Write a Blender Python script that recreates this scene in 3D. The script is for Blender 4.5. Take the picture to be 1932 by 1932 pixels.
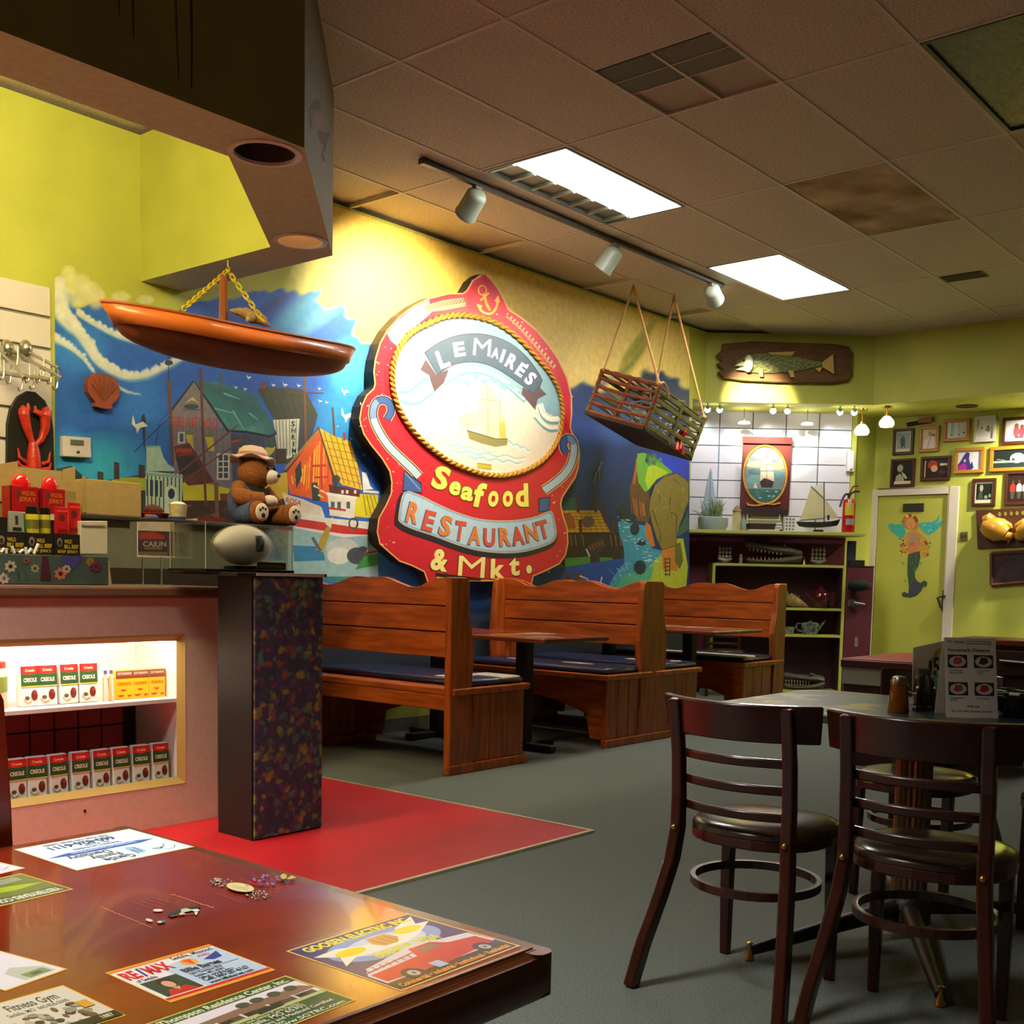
import bpy, bmesh, math, random
import numpy as np
from mathutils import Vector, Matrix
from mathutils.geometry import tessellate_polygon
random.seed(7)
for o in list(bpy.data.objects): bpy.data.objects.remove(o)
SC = bpy.context.scene
COL = SC.collection
# ------------------------------------------------------------------ camera
YAW, PITCH, ROLL = [math.radians(v) for v in (40.198, -4.867, 1.1535)]
FPX, CX, CY, EYE = 2124.66, 966.0, 1271.2, 1.15
F_ = Vector((math.cos(PITCH)*math.cos(YAW), math.cos(PITCH)*math.sin(YAW), math.sin(PITCH)))
R_ = Vector((math.sin(YAW), -math.cos(YAW), 0.0)); U_ = R_.cross(F_)
R_, U_ = math.cos(ROLL)*R_ + math.sin(ROLL)*U_, -math.sin(ROLL)*R_ + math.cos(ROLL)*U_
CAM = Vector((0, 0, EYE))
cd = bpy.data.cameras.new('camera'); cam = bpy.data.objects.new('camera', cd); COL.objects.link(cam)
cam.matrix_world = Matrix(((R_.x, U_.x, -F_.x, 0), (R_.y, U_.y, -F_.y, 0), (R_.z, U_.z, -F_.z, EYE), (0, 0, 0, 1)))
cd.sensor_width = 36.0; cd.lens = FPX/1932*36.0; cd.shift_y = (CY-966.0)/1932.0; cd.clip_start = 0.05
SC.camera = cam
# ------------------------------------------------------------------ world, exposure
w = bpy.data.worlds.new('world'); SC.world = w; w.use_nodes = True
w.node_tree.nodes['Background'].inputs[0].default_value = (0.05, 0.05, 0.045, 1)
w.node_tree.nodes['Background'].inputs[1].default_value = 0.3
SC.view_settings.view_transform = 'Standard'; SC.view_settings.look = 'None'
SC.view_settings.exposure = 0.0; SC.view_settings.gamma = 1.0; SC.view_settings.use_curve_mapping = False
FLUOR = 30.0          # radiance of the lit ceiling troffers
FLUOR_COL = (1.0, 0.94, 0.90)
# room dimensions
YM, ZC, ZS = 5.98, 3.63, 2.815      # mural wall, ceiling, left soffit underside
XD, ZN = 12.07, 2.95                # door wall, corner soffit underside

# ------------------------------------------------------------------ helpers
def ray(px, py): return F_ + R_*((px-CX)/FPX) - U_*((py-CY)/FPX)
def at_z(px, py, z): d = ray(px, py); return CAM + d*((z-EYE)/d.z)
def at_y(px, py, y): d = ray(px, py); return CAM + d*(y/d.y)
def at_x(px, py, x): d = ray(px, py); return CAM + d*(x/d.x)
CYA, SYA = math.cos(YAW), math.sin(YAW)
def at_d(px, py, dd): d = ray(px, py); return CAM + d*(dd/(d.x*CYA + d.y*SYA))
def srgb(c):
    if isinstance(c, str):
        c = c.lstrip('#'); c = tuple(int(c[i:i+2], 16)/255 for i in (0, 2, 4))
    return tuple((v/12.92 if v <= 0.04045 else ((v+0.055)/1.055)**2.4) for v in c[:3])

MATS = {}
def mat(name, col='#808080', rough=0.5, metal=0.0, emit=None, estr=0.0, var=0.0, vscale=8.0, vcol=None, bump=0.0,
        stretch=(1, 1, 1), trans=0.0, ior=1.45, spec=0.5, coat=0.0, alpha=1.0, detail=4.0):
    if name in MATS: return MATS[name]
    m = bpy.data.materials.new(name); m.use_nodes = True; nt = m.node_tree; b = nt.nodes['Principled BSDF']
    c = srgb(col)
    b.inputs['Base Color'].default_value = (*c, 1); b.inputs['Roughness'].default_value = rough
    b.inputs['Metallic'].default_value = metal; b.inputs['IOR'].default_value = ior
    b.inputs['Specular IOR Level'].default_value = spec; b.inputs['Coat Weight'].default_value = coat
    b.inputs['Transmission Weight'].default_value = trans; b.inputs['Alpha'].default_value = alpha
    if emit:
        b.inputs['Emission Color'].default_value = (*emit, 1) if not isinstance(emit, str) else (*srgb(emit), 1)
        b.inputs['Emission Strength'].default_value = estr
    if var > 0 or bump > 0:
        tc = nt.nodes.new('ShaderNodeTexCoord'); mp = nt.nodes.new('ShaderNodeMapping'); nz = nt.nodes.new('ShaderNodeTexNoise')
        mp.inputs['Scale'].default_value = stretch; nz.inputs['Scale'].default_value = vscale; nz.inputs['Detail'].default_value = detail
        nt.links.new(tc.outputs['Object'], mp.inputs[0]); nt.links.new(mp.outputs[0], nz.inputs[0])
        if var > 0:
            mx = nt.nodes.new('ShaderNodeMix'); mx.data_type = 'RGBA'
            c2 = srgb(vcol) if vcol else tuple(v*(1-var) for v in c)
            mx.inputs[6].default_value = (*c, 1); mx.inputs[7].default_value = (*c2, 1)
            rp = nt.nodes.new('ShaderNodeMapRange'); rp.inputs[1].default_value = 0.35; rp.inputs[2].default_value = 0.65
            nt.links.new(nz.outputs[0], rp.inputs[0]); nt.links.new(rp.outputs[0], mx.inputs[0]); nt.links.new(mx.outputs[2], b.inputs['Base Color'])
        if bump > 0:
            bp = nt.nodes.new('ShaderNodeBump'); bp.inputs['Strength'].default_value = bump; bp.inputs['Distance'].default_value = 0.01
            nt.links.new(nz.outputs[0], bp.inputs['Height']); nt.links.new(bp.outputs[0], b.inputs['Normal'])
    MATS[name] = m
    return m
def paint_mat(name, rough=0.6, mottled=0.12, scale=60.0, coat=0.0, spec=0.5):
    if name in MATS: return MATS[name]
    m = bpy.data.materials.new(name); m.use_nodes = True; nt = m.node_tree; b = nt.nodes['Principled BSDF']
    at = nt.nodes.new('ShaderNodeAttribute'); at.attribute_name = 'Col'
    b.inputs['Roughness'].default_value = rough; b.inputs['Coat Weight'].default_value = coat; b.inputs['Specular IOR Level'].default_value = spec
    if mottled > 0:
        tc = nt.nodes.new('ShaderNodeTexCoord'); nz = nt.nodes.new('ShaderNodeTexNoise'); nz.inputs['Scale'].default_value = scale; nz.inputs['Detail'].default_value = 3
        mr = nt.nodes.new('ShaderNodeMapRange'); mr.inputs[1].default_value = 0.3; mr.inputs[2].default_value = 0.7
        mr.inputs[3].default_value = 1-mottled; mr.inputs[4].default_value = 1+mottled
        mx = nt.nodes.new('ShaderNodeVectorMath'); mx.operation = 'SCALE'
        nt.links.new(tc.outputs['Object'], nz.inputs[0]); nt.links.new(nz.outputs[0], mr.inputs[0])
        nt.links.new(at.outputs['Color'], mx.inputs[0]); nt.links.new(mr.outputs[0], mx.inputs['Scale'])
        nt.links.new(mx.outputs[0], b.inputs['Base Color'])
    else: nt.links.new(at.outputs['Color'], b.inputs['Base Color'])
    MATS[name] = m
    return m

def tag(o, label, cat, group=None):
    o['label'] = label; o['category'] = cat
    if group: o['group'] = group
    return o
def wloc(o):
    v = Vector((0, 0, 0))
    while o is not None: v += o.location; o = o.parent
    return v
def thing(name, label, cat, loc=(0, 0, 0), group=None, rotz=0.0):
    o = bpy.data.objects.new(name, None); COL.objects.link(o); o.empty_display_size = 0.05
    o.location = loc; o.rotation_euler = (0, 0, rotz); tag(o, label, cat, group)
    return o
def link(name, me, parent=None, org=None):
    o = bpy.data.objects.new(name, me); COL.objects.link(o)
    if parent is not None: o.parent = parent
    if org is not None: o.location = org
    return o
def copy_tree(o, parent=None):
    c = o.copy(); COL.objects.link(c)
    if parent is not None: c.parent = parent
    for ch in list(o.children): copy_tree(ch, c)
    return c

class MB:
    """collects geometry in world coordinates, becomes ONE mesh object"""
    def __init__(s): s.v = []; s.f = []
    def add(s, vs, fs):
        n = len(s.v); s.v += [tuple(v) for v in vs]; s.f += [tuple(i+n for i in f) for f in fs]; return s
    def box(s, x0, x1, y0, y1, z0, z1):
        return s.add([(x0, y0, z0), (x1, y0, z0), (x1, y1, z0), (x0, y1, z0), (x0, y0, z1), (x1, y0, z1), (x1, y1, z1), (x0, y1, z1)],
                     [(0, 3, 2, 1), (4, 5, 6, 7), (0, 1, 5, 4), (1, 2, 6, 5), (2, 3, 7, 6), (3, 0, 4, 7)])
    def hexa(s, p):   # 8 points: bottom 4, top 4
        return s.add(p, [(0, 3, 2, 1), (4, 5, 6, 7), (0, 1, 5, 4), (1, 2, 6, 5), (2, 3, 7, 6), (3, 0, 4, 7)])
    def obox(s, o, a, b, c):  # corner + three edge vectors
        o, a, b, c = Vector(o), Vector(a), Vector(b), Vector(c)
        return s.hexa([o, o+a, o+a+b, o+b, o+c, o+a+c, o+a+b+c, o+b+c])
    def prism(s, pts, vec):   # polygon of 3D points swept by vec
        vec = Vector(vec); n = len(pts); P = [Vector(p) for p in pts]
        tris = tessellate_polygon([P])
        fs = [tuple(t) for t in tris] + [tuple(i+n for i in reversed(t)) for t in tris]
        fs += [(i, (i+1) % n, (i+1) % n+n, i+n) for i in range(n)]
        return s.add(P+[p+vec for p in P], fs)
    def tube(s, pts, r, n=8, cap=True, r2=None):
        P = [Vector(p) for p in pts]; m = len(P); rings = []; up = None
        for i, p in enumerate(P):
            t = (P[min(i+1, m-1)]-P[max(i-1, 0)])
            t = t.normalized() if t.length > 1e-9 else Vector((0, 0, 1))
            if up is None: up = Vector((0, 0, 1)) if abs(t.z) < 0.9 else Vector((1, 0, 0))
            a = t.cross(up)
            a = a.normalized() if a.length > 1e-6 else t.orthogonal().normalized()
            b = a.cross(t).normalized(); up = b
            rr = r[i] if isinstance(r, (list, tuple)) else (r if r2 is None else r+(r2-r)*i/max(1, m-1))
            rings.append([p+a*math.cos(2*math.pi*k/n)*rr+b*math.sin(2*math.pi*k/n)*rr for k in range(n)])
        vs = [v for rg in rings for v in rg]
        fs = [(i*n+k, i*n+(k+1) % n, (i+1)*n+(k+1) % n, (i+1)*n+k) for i in range(m-1) for k in range(n)]
        if cap: fs += [tuple(reversed(range(n))), tuple((m-1)*n+k for k in range(n))]
        return s.add(vs, fs)
    def sweep(s, pts, w, h, side=(0, 1, 0)):   # rectangular section, w along side, h across
        P = [Vector(p) for p in pts]; m = len(P); vs = []
        sd = Vector(side)
        for i, p in enumerate(P):
            t = (P[min(i+1, m-1)]-P[max(i-1, 0)]).normalized()
            a = (sd - t*sd.dot(t)).normalized(); b = a.cross(t)
            ww = w[i] if isinstance(w, (list, tuple)) else w; hh = h[i] if isinstance(h, (list, tuple)) else h
            vs += [p-a*ww/2-b*hh/2, p+a*ww/2-b*hh/2, p+a*ww/2+b*hh/2, p-a*ww/2+b*hh/2]
        fs = [(i*4+k, i*4+(k+1) % 4, (i+1)*4+(k+1) % 4, (i+1)*4+k) for i in range(m-1) for k in range(4)]
        fs += [(3, 2, 1, 0), ((m-1)*4, (m-1)*4+1, (m-1)*4+2, (m-1)*4+3)]
        return s.add(vs, fs)
    def lathe(s, prof, c=(0, 0, 0), n=24, sx=1.0, sy=1.0, cap=True):   # prof: (r, z)
        c = Vector(c); m = len(prof)
        vs = [c+Vector((r*sx*math.cos(2*math.pi*k/n), r*sy*math.sin(2*math.pi*k/n), z)) for r, z in prof for k in range(n)]
        fs = [(i*n+k, i*n+(k+1) % n, (i+1)*n+(k+1) % n, (i+1)*n+k) for i in range(m-1) for k in range(n)]
        if cap: fs += [tuple(reversed(range(n))), tuple((m-1)*n+k for k in range(n))]
        return s.add(vs, fs)
    def ball(s, c, r, nu=16, nv=10, rot=None):
        c = Vector(c); r = (r, r, r) if not isinstance(r, (tuple, list)) else r; vs = []
        for j in range(nv+1):
            th = math.pi*j/nv
            for k in range(nu):
                ph = 2*math.pi*k/nu
                v = Vector((r[0]*math.sin(th)*math.cos(ph), r[1]*math.sin(th)*math.sin(ph), r[2]*math.cos(th)))
                if rot is not None: v = rot @ v
                vs.append(c+v)
        fs = [(j*nu+k, (j+1)*nu+k, (j+1)*nu+(k+1) % nu, j*nu+(k+1) % nu) for j in range(nv) for k in range(nu)]
        return s.add(vs, fs)
    def xform(s, M, start=0):
        s.v = s.v[:start]+[tuple(M @ Vector(v)) for v in s.v[start:]]; return s
    def build(s, name, m, parent=None, smooth=False, bevel=0.0, org=None, kind=None, sub=0):
        base = wloc(parent) if parent is not None else Vector((0, 0, 0))
        if org is None:
            if parent is None and s.v:
                a = np.array(s.v); org = Vector(((a[:, 0].min()+a[:, 0].max())/2, (a[:, 1].min()+a[:, 1].max())/2, a[:, 2].min()))
            else: org = Vector((0, 0, 0))
        off = base+Vector(org)
        me = bpy.data.meshes.new(name); me.from_pydata([tuple(Vector(v)-off) for v in s.v], [], s.f)
        bm = bmesh.new(); bm.from_mesh(me); bmesh.ops.remove_doubles(bm, verts=bm.verts, dist=1e-6); bmesh.ops.recalc_face_normals(bm, faces=bm.faces); bm.to_mesh(me); bm.free()
        me.materials.append(m)
        if smooth:
            me.shade_smooth()
            try: me.set_sharp_from_angle(angle=math.radians(42))
            except Exception: pass
        o = link(name, me, parent, org)
        if bevel > 0:
            md = o.modifiers.new('bevel', 'BEVEL'); md.width = bevel; md.segments = 2; md.limit_method = 'ANGLE'; md.angle_limit = math.radians(40)
        if sub: md = o.modifiers.new('sub', 'SUBSURF'); md.levels = sub; md.render_levels = sub
        if kind: o['kind'] = kind
        return o

_GL = {}
def glyphs(body, bold=0.0):
    key = (body, bold)
    if key in _GL: return _GL[key]
    cu = bpy.data.curves.new('t', 'FONT'); cu.body = body; cu.size = 1.0; cu.offset = bold; cu.resolution_u = 3
    o = bpy.data.objects.new('t', cu); COL.objects.link(o)
    dg = bpy.context.evaluated_depsgraph_get(); me = bpy.data.meshes.new_from_object(o.evaluated_get(dg))
    V = [(v.co.x, v.co.y) for v in me.vertices]; Fc = [tuple(p.vertices) for p in me.polygons]
    bpy.data.objects.remove(o); bpy.data.curves.remove(cu); bpy.data.meshes.remove(me)
    if V:
        xs = [v[0] for v in V]; ys = [v[1] for v in V]; bb = (min(xs), max(xs), min(ys), max(ys))
    else: bb = (0, 1, 0, 1)
    _GL[key] = (V, Fc, bb); return _GL[key]

class Paint:
    """flat paint or print on a real surface: fn(u,v)->point, thin layers along nrm"""
    def __init__(s, fn, nrm, eps=6e-5, base=4e-4):
        s.fn = fn; s.n = Vector(nrm).normalized(); s.eps = eps; s.base = base; s.v = []; s.f = []; s.c = []; s.l = 0
    def _tris(s, P2, fs, cols):
        s.l += 1; n = len(s.v); off = s.n*(s.base+s.eps*s.l)
        for p in P2: s.v.append(tuple(Vector(s.fn(p[0], p[1]))+off))
        s.c += cols; s.f += [tuple(i+n for i in f) for f in fs]
    def poly(s, pts, col, cols=None):
        tr = tessellate_polygon([[Vector((p[0], p[1], 0)) for p in pts]])
        cl = [srgb(k) for k in cols] if cols else [srgb(col)]*len(pts)
        s._tris(pts, [tuple(t) for t in tr], cl); return s
    def rect(s, x0, y0, x1, y1, col): return s.poly([(x0, y0), (x1, y0), (x1, y1), (x0, y1)], col)
    def ell(s, cx, cy, rx, ry, col, rot=0, n=28):
        r = math.radians(rot); ca, sa = math.cos(r), math.sin(r)
        return s.poly([(cx+rx*math.cos(t)*ca-ry*math.sin(t)*sa, cy+rx*math.cos(t)*sa+ry*math.sin(t)*ca) for t in [2*math.pi*k/n for k in range(n)]], col)
    def line(s, pts, w, col, w2=None):
        n = len(pts); L = []; Rr = []
        for i in range(n):
            a = pts[max(0, i-1)]; b = pts[min(n-1, i+1)]; dx, dy = b[0]-a[0], b[1]-a[1]; d = math.hypot(dx, dy) or 1
            ww = (w if w2 is None else w+(w2-w)*i/max(1, n-1))/2
            L.append((pts[i][0]-dy/d*ww, pts[i][1]+dx/d*ww)); Rr.append((pts[i][0]+dy/d*ww, pts[i][1]-dx/d*ww))
        P = L+Rr; fs = [(i, i+1, n+i+1, n+i) for i in range(n-1)]
        s._tris(P, fs, [srgb(col)]*len(P)); return s
    def closed(s, pts, w, col): return s.line(list(pts)+[pts[0], pts[1]], w, col)
    def text(s, body, x, y, h, col, rot=0, w=None, bold=0.02, align='l', flip=1, shear=0.0):
        """baseline-left at (x,y); h = cap height; v axis down when flip=1; w = total width"""
        V, Fc, bb = glyphs(body, bold)
        if not V: return s
        sy = h/0.69; sx = sy if w is None else w/(bb[1]-bb[0])
        ox = {'l': bb[0], 'c': (bb[0]+bb[1])/2, 'r': bb[1]}[align]
        r = math.radians(rot); ca, sa = math.cos(r), math.sin(r); P = []
        for a, b in V:
            u = (a-ox)*sx+shear*b*sy; v = -b*sy*flip
            P.append((x+u*ca-v*sa, y+u*sa+v*ca))
        s._tris(P, Fc, [srgb(col)]*len(P)); return s
    def glyph(s, ch, cx, cy, w, h, col, rot=0, shear=0.0, bold=0.02):
        V, Fc, bb = glyphs(ch, bold); r = math.radians(rot); ca, sa = math.cos(r), math.sin(r); P = []
        for a, b in V:
            v = -((b-bb[2])/max(1e-6, bb[3]-bb[2])-0.5)*h; u = ((a-bb[0])/max(1e-6, bb[1]-bb[0])-0.5)*w - shear*v
            P.append((cx+u*ca-v*sa, cy+u*sa+v*ca))
        s._tris(P, Fc, [srgb(col)]*len(P)); return s
    def grid(s, xs, ys, rgb):  # rgb: (ny,nx,3) linear
        nx, ny = len(xs), len(ys); s.l += 1; n = len(s.v); off = s.n*(s.base+s.eps*s.l)
        for j in range(ny):
            for i in range(nx):
                s.v.append(tuple(Vector(s.fn(xs[i], ys[j]))+off)); s.c.append(tuple(rgb[j, i]))
        s.f += [(n+j*nx+i, n+j*nx+i+1, n+(j+1)*nx+i+1, n+(j+1)*nx+i) for j in range(ny-1) for i in range(nx-1)]
        return s
    def build(s, name, parent=None, m=None, org=None, kind=None):
        base = wloc(parent) if parent is not None else Vector((0, 0, 0))
        if org is None:
            if parent is None: a = np.array(s.v); org = Vector(((a[:, 0].min()+a[:, 0].max())/2, (a[:, 1].min()+a[:, 1].max())/2, a[:, 2].min()))
            else: org = Vector((0, 0, 0))
        off = base+Vector(org)
        me = bpy.data.meshes.new(name); me.from_pydata([tuple(Vector(v)-off) for v in s.v], [], s.f)
        at = me.color_attributes.new('Col', 'FLOAT_COLOR', 'POINT')
        a = np.ones((len(s.v), 4), dtype=np.float32); a[:, :3] = np.array(s.c, dtype=np.float32); at.data.foreach_set('color', a.ravel())
        me.materials.append(m or paint_mat('paint'))
        o = link(name, me, parent, org)
        if kind: o['kind'] = kind
        return o
def spot(name, loc, target, power, angle, col=(1, 1, 1), size=0.03, blend=0.6, parent=None):
    l = bpy.data.lights.new(name, 'SPOT'); l.energy = power; l.color = col; l.spot_size = math.radians(angle); l.spot_blend = blend; l.shadow_soft_size = size
    o = bpy.data.objects.new(name, l); COL.objects.link(o)
    d = Vector(target)-Vector(loc); o.rotation_euler = d.to_track_quat('-Z', 'Y').to_euler()
    o.location = Vector(loc)-(wloc(parent) if parent is not None else Vector((0, 0, 0)))
    if parent is not None: o.parent = parent
    return o
def point(name, loc, power, col=(1, 1, 1), size=0.03, parent=None):
    l = bpy.data.lights.new(name, 'POINT'); l.energy = power; l.color = col; l.shadow_soft_size = size
    o = bpy.data.objects.new(name, l); COL.objects.link(o)
    o.location = Vector(loc)-(wloc(parent) if parent is not None else Vector((0, 0, 0)))
    if parent is not None: o.parent = parent
    return o
def struct(o): o['kind'] = 'structure'; return o
V3 = lambda *a: Vector(a)
def lerp(a, b, t): return a+(b-a)*t
# ================================================================== STRUCTURE
M_LIME = mat('lime_wall_paint', '#b9bd4e', 0.62, var=0.12, vscale=3.0, bump=0.02)
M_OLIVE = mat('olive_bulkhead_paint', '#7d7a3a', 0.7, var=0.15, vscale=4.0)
M_TAUPE = mat('taupe_soffit_plaster', '#c2bd98', 0.75, var=0.15, vscale=30.0, bump=0.1)
M_MAROON = mat('maroon_wall_paint', '#5e1f2c', 0.55, var=0.15, vscale=4.0)
M_WHITE = mat('white_trim_paint', '#d8cdbb', 0.45)
M_CARPET = mat('grey_green_carpet', '#727a72', 0.95, var=0.35, vscale=160.0, bump=0.5, spec=0.1)
M_RED = mat('red_floor_vinyl', '#b5121c', 0.5, var=0.15, vscale=5.0)
M_TILE = mat('speckled_ceiling_tile', '#d0c0aa', 0.9, var=0.34, vscale=75.0, bump=0.3, detail=6)
M_GRID = mat('ceiling_grid_metal', '#c4b8a4', 0.6)
M_METAL = mat('brushed_metal', '#b9b6ad', 0.3, 1.0)
M_DARK = mat('dark_void', '#14110d', 0.8)
M_CREAM = mat('cream_wall_paint', '#a89f88', 0.7)

mb = MB().box(-3.2, 12.4, -4.2, 7.2, -0.1, 0.0); struct(mb.build('floor', M_CARPET, org=V3(0, 0, 0)))
fl_red = MB().box(-3.0, 4.10, 2.985, YM, 0.0, 0.008).build('floor_red', M_RED); struct(fl_red)
struct(MB().box(-3.0, 4.118, 2.966, 2.986, 0.0, 0.012).build('trim_1', mat('pale_metal_strip', '#d8cfae', 0.35, 0.6)))
struct(MB().box(4.098, 4.118, 2.986, YM, 0.0, 0.012).build('trim_2', MATS['pale_metal_strip']))

# walls
XW = 9.76     # right end of the mural wall
mbw = MB().box(-3.0, XW, YM, YM+0.14, 0.0, ZC); wall_left = struct(mbw.build('wall_left', M_LIME))
struct(MB().box(-3.0, XW, YM-0.014, YM, 0.0, 0.10).build('baseboard_left', mat('grey_baseboard', '#6e6a60', 0.5)))
wall_back = struct(MB().box(XD, XD+0.14, -4.0, 4.22, 0.0, ZC).box(XD, XD+0.14, 5.02, 7.1, 0.0, ZC).box(XD, XD+0.14, 4.22, 5.02, 2.135, ZC).build('wall_back', M_LIME))
struct(MB().box(-3.0, XD, -4.14, -4.0, 0.0, ZC).build('wall_right', M_CREAM))
struct(MB().box(-3.14, -3.0, -4.0, YM+0.14, 0.0, ZC).build('wall_rear', M_CREAM))
# niche in the diagonal corner
NBL, NBR = at_d(1290, 900, 12.15), at_d(1600, 900, 12.15)
nv = V3(CYA, SYA, 0)            # into the niche
sv = V3(SYA, -CYA, 0)           # to the right along the diagonal
def quadwall(name, a, b, z0, z1, th, m, outward):
    a = V3(a.x, a.y, z0); b = V3(b.x, b.y, z0)
    return struct(MB().obox(a, b-a, outward*th, V3(0, 0, z1-z0)).build(name, m))
wall_corner = quadwall('wall_corner', NBL-sv*0.9, NBR, 0, ZC, 0.1, M_MAROON, nv)
colR = V3(XD, 5.06, 0)
quadwall('wall_pier', NBR, colR, 0, ZN, 0.08, M_LIME, V3(0.13, 0.99, 0))
# upper soffit mass over the corner and the door wall
pf = [(XW, YM, ZN), (9.99, YM, ZN), (11.08, 4.69, ZN), (11.08, -4.0, ZN), (XD, -4.0, ZN), (XD, 7.1, ZN), (XW, 7.1, ZN)]
sof = MB().prism(pf, (0, 0, ZC-ZN)).build('ceiling_soffit', M_LIME); struct(sof)

# left bulkhead soffit: olive front, lime inside, taupe underside with two can holes
outer = [(-3.0, 3.61), (2.945, 3.61), (4.0, 4.67), (3.98, YM), (3.685, YM), (3.705, 4.81), (2.817, 3.925), (-3.0, 3.925)]
CANS = [(at_z(500, 288, ZS), 0.125), (at_z(567, 454, ZS), 0.115)]
holes = [[(c.x+r*math.cos(2*math.pi*k/24), c.y+r*math.sin(2*math.pi*k/24)) for k in range(24)] for c, r in CANS]
def facemesh(name, polys3d, m):
    mbx = MB()
    for loops in polys3d:
        P = [p for l in loops for p in l]; tr = tessellate_polygon([[Vector(p) for p in l] for l in loops]); mbx.add(P, [tuple(t) for t in tr])
    return mbx.build(name, m)
bulk = facemesh('ceiling_bulkhead', [[[(x, y, ZS) for x, y in outer]]+[[(x, y, ZS) for x, y in h] for h in holes]], M_TAUPE); struct(bulk)
def side(i, j): (a, b), (c, d) = outer[i], outer[j]; return [[(a, b, ZS), (c, d, ZS), (c, d, ZC), (a, b, ZC)]]
def chl(name, polys, m):
    o = facemesh(name, polys, m); o.parent = bulk; o.location = o.location-bulk.location; return o
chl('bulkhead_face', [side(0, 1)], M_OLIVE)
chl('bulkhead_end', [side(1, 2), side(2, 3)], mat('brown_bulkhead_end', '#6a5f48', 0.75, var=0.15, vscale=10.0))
chl('cove_lining', [side(4, 5), side(5, 6), side(6, 7)], M_LIME)
for k, (c, r) in enumerate(CANS):
    t = thing('recessed_can_light', ['unlit recessed can light in the soffit above the hanging boat', 'glowing recessed can light at the corner of the soffit'][k], 'can light', (c.x, c.y, ZS), 'soffit can lights')
    MB().lathe([(r*0.96, 0.004), (r*1.17, 0.002), (r*1.17, -0.006), (r*0.98, -0.008), (r*0.96, 0.004)], (c.x, c.y, ZS), 32, cap=False).build('trim_ring', mat('can_ring', '#cfc2b2', 0.4), t, True)
    cup = MB()
    n = 32; zz = [0.0, 0.05, 0.12]; rr = [r*0.97, r*0.93, r*0.7]
    cup.add([(c.x+rr[i]*math.cos(2*math.pi*q/n), c.y+rr[i]*math.sin(2*math.pi*q/n), ZS+zz[i]) for i in range(3) for q in range(n)],
            [(i*n+q, i*n+(q+1) % n, (i+1)*n+(q+1) % n, (i+1)*n+q) for i in range(2) for q in range(n)]+[tuple(2*n+q for q in range(n))])
    cup.build('can_cup', mat('can_cup_dark', '#3a3026', 0.5) if k == 0 else mat('can_cup_warm', '#cdb596', 0.35, 0.2), t, True)
    MB().ball((c.x, c.y, ZS+0.085), (r*0.5, r*0.5, 0.03)).build('bulb', mat('dead_bulb', '#4a4036', 0.4) if k == 0 else mat('warm_bulb', '#ffd9a0', 0.4, emit='#ffcf96', estr=3.0), t, True)
    if k == 1: spot('can_lamp', (c.x, c.y, ZS+0.03), (c.x, c.y, 0), 22, 95, (1, 0.78, 0.5), 0.05, 0.8, t)

# ceiling: slab, tiles and grid
struct(MB().box(-3.0, XD, -4.0, YM+0.14, ZC+0.03, ZC+0.10).build('ceiling', M_TILE))
ceil = bpy.data.objects['ceiling']
TX, TY, TX0, TY0 = 1.325, 0.6725, 5.275, 4.80
def inside(poly, x, y):
    c = False
    for i in range(len(poly)):
        (a, b), (p, q) = poly[i], poly[i-1]
        if (b > y) != (q > y) and x < (p-a)*(y-b)/(q-b)+a: c = not c
    return c
FIX = {(0, 0), (2, 0), (0, -4), (-4, -3)}      # troffers: lit, lit, dark, added unseen one
VENT = (-1, -2)
tile_me = {}
def ceil_child(o): o.parent = ceil; o.location = o.location-ceil.location; return o
for i in range(-7, 6):
    for j in range(-13, 2):
        x0 = TX0+TX*i; x1 = min(x0+TX, XD); y1 = TY0+TY*j; y0 = y1-TY
        y1 = min(y1, YM)
        if x0 >= XD-0.05 or x0 < -3.05 or y1 <= y0+0.05 or y0 < -4.0: continue
        if (i, j) in FIX: continue
        x1e = x1 - TX/2 if (i, j) == VENT else x1
        g = 0.0015
        key = (round(x1e-x0, 3), round(y1-y0, 3))
        m_ = MB().box(g, x1e-x0-g, g, y1-y0-g, 0, 0.03)
        mt = M_TILE
        if (i, j) == (1, -2): 
            m_ = MB().box(g, TX-g, g, y1-y0-g, 0, 0.03); mt = mat('stained_ceiling_tile', '#b9a27f', 0.9, var=0.6, vscale=2.6, vcol='#7d5a38', bump=0.2)
        if mt is M_TILE and key in tile_me:
            o = link('ceiling_tile', tile_me[key], None, (x0, y0, ZC))
        else:
            o = m_.build('ceiling_tile', mt, org=V3(0, 0, 0)); o.location = (x0, y0, ZC)
            if mt is M_TILE: tile_me[key] = o.data
        ceil_child(o)
for j in range(-13, 2):
    y = TY0+TY*j
    if y < YM: ceil_child(MB().box(-3, XD, y-0.011, y+0.011, ZC-0.004, ZC+0.02).build('grid_bar', M_GRID))
for i in range(-6, 6):
    x = TX0+TX*i
    if x < XD: ceil_child(MB().box(x-0.011, x+0.011, -4, YM, ZC-0.003, ZC+0.02).build('grid_bar', M_GRID))

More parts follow.
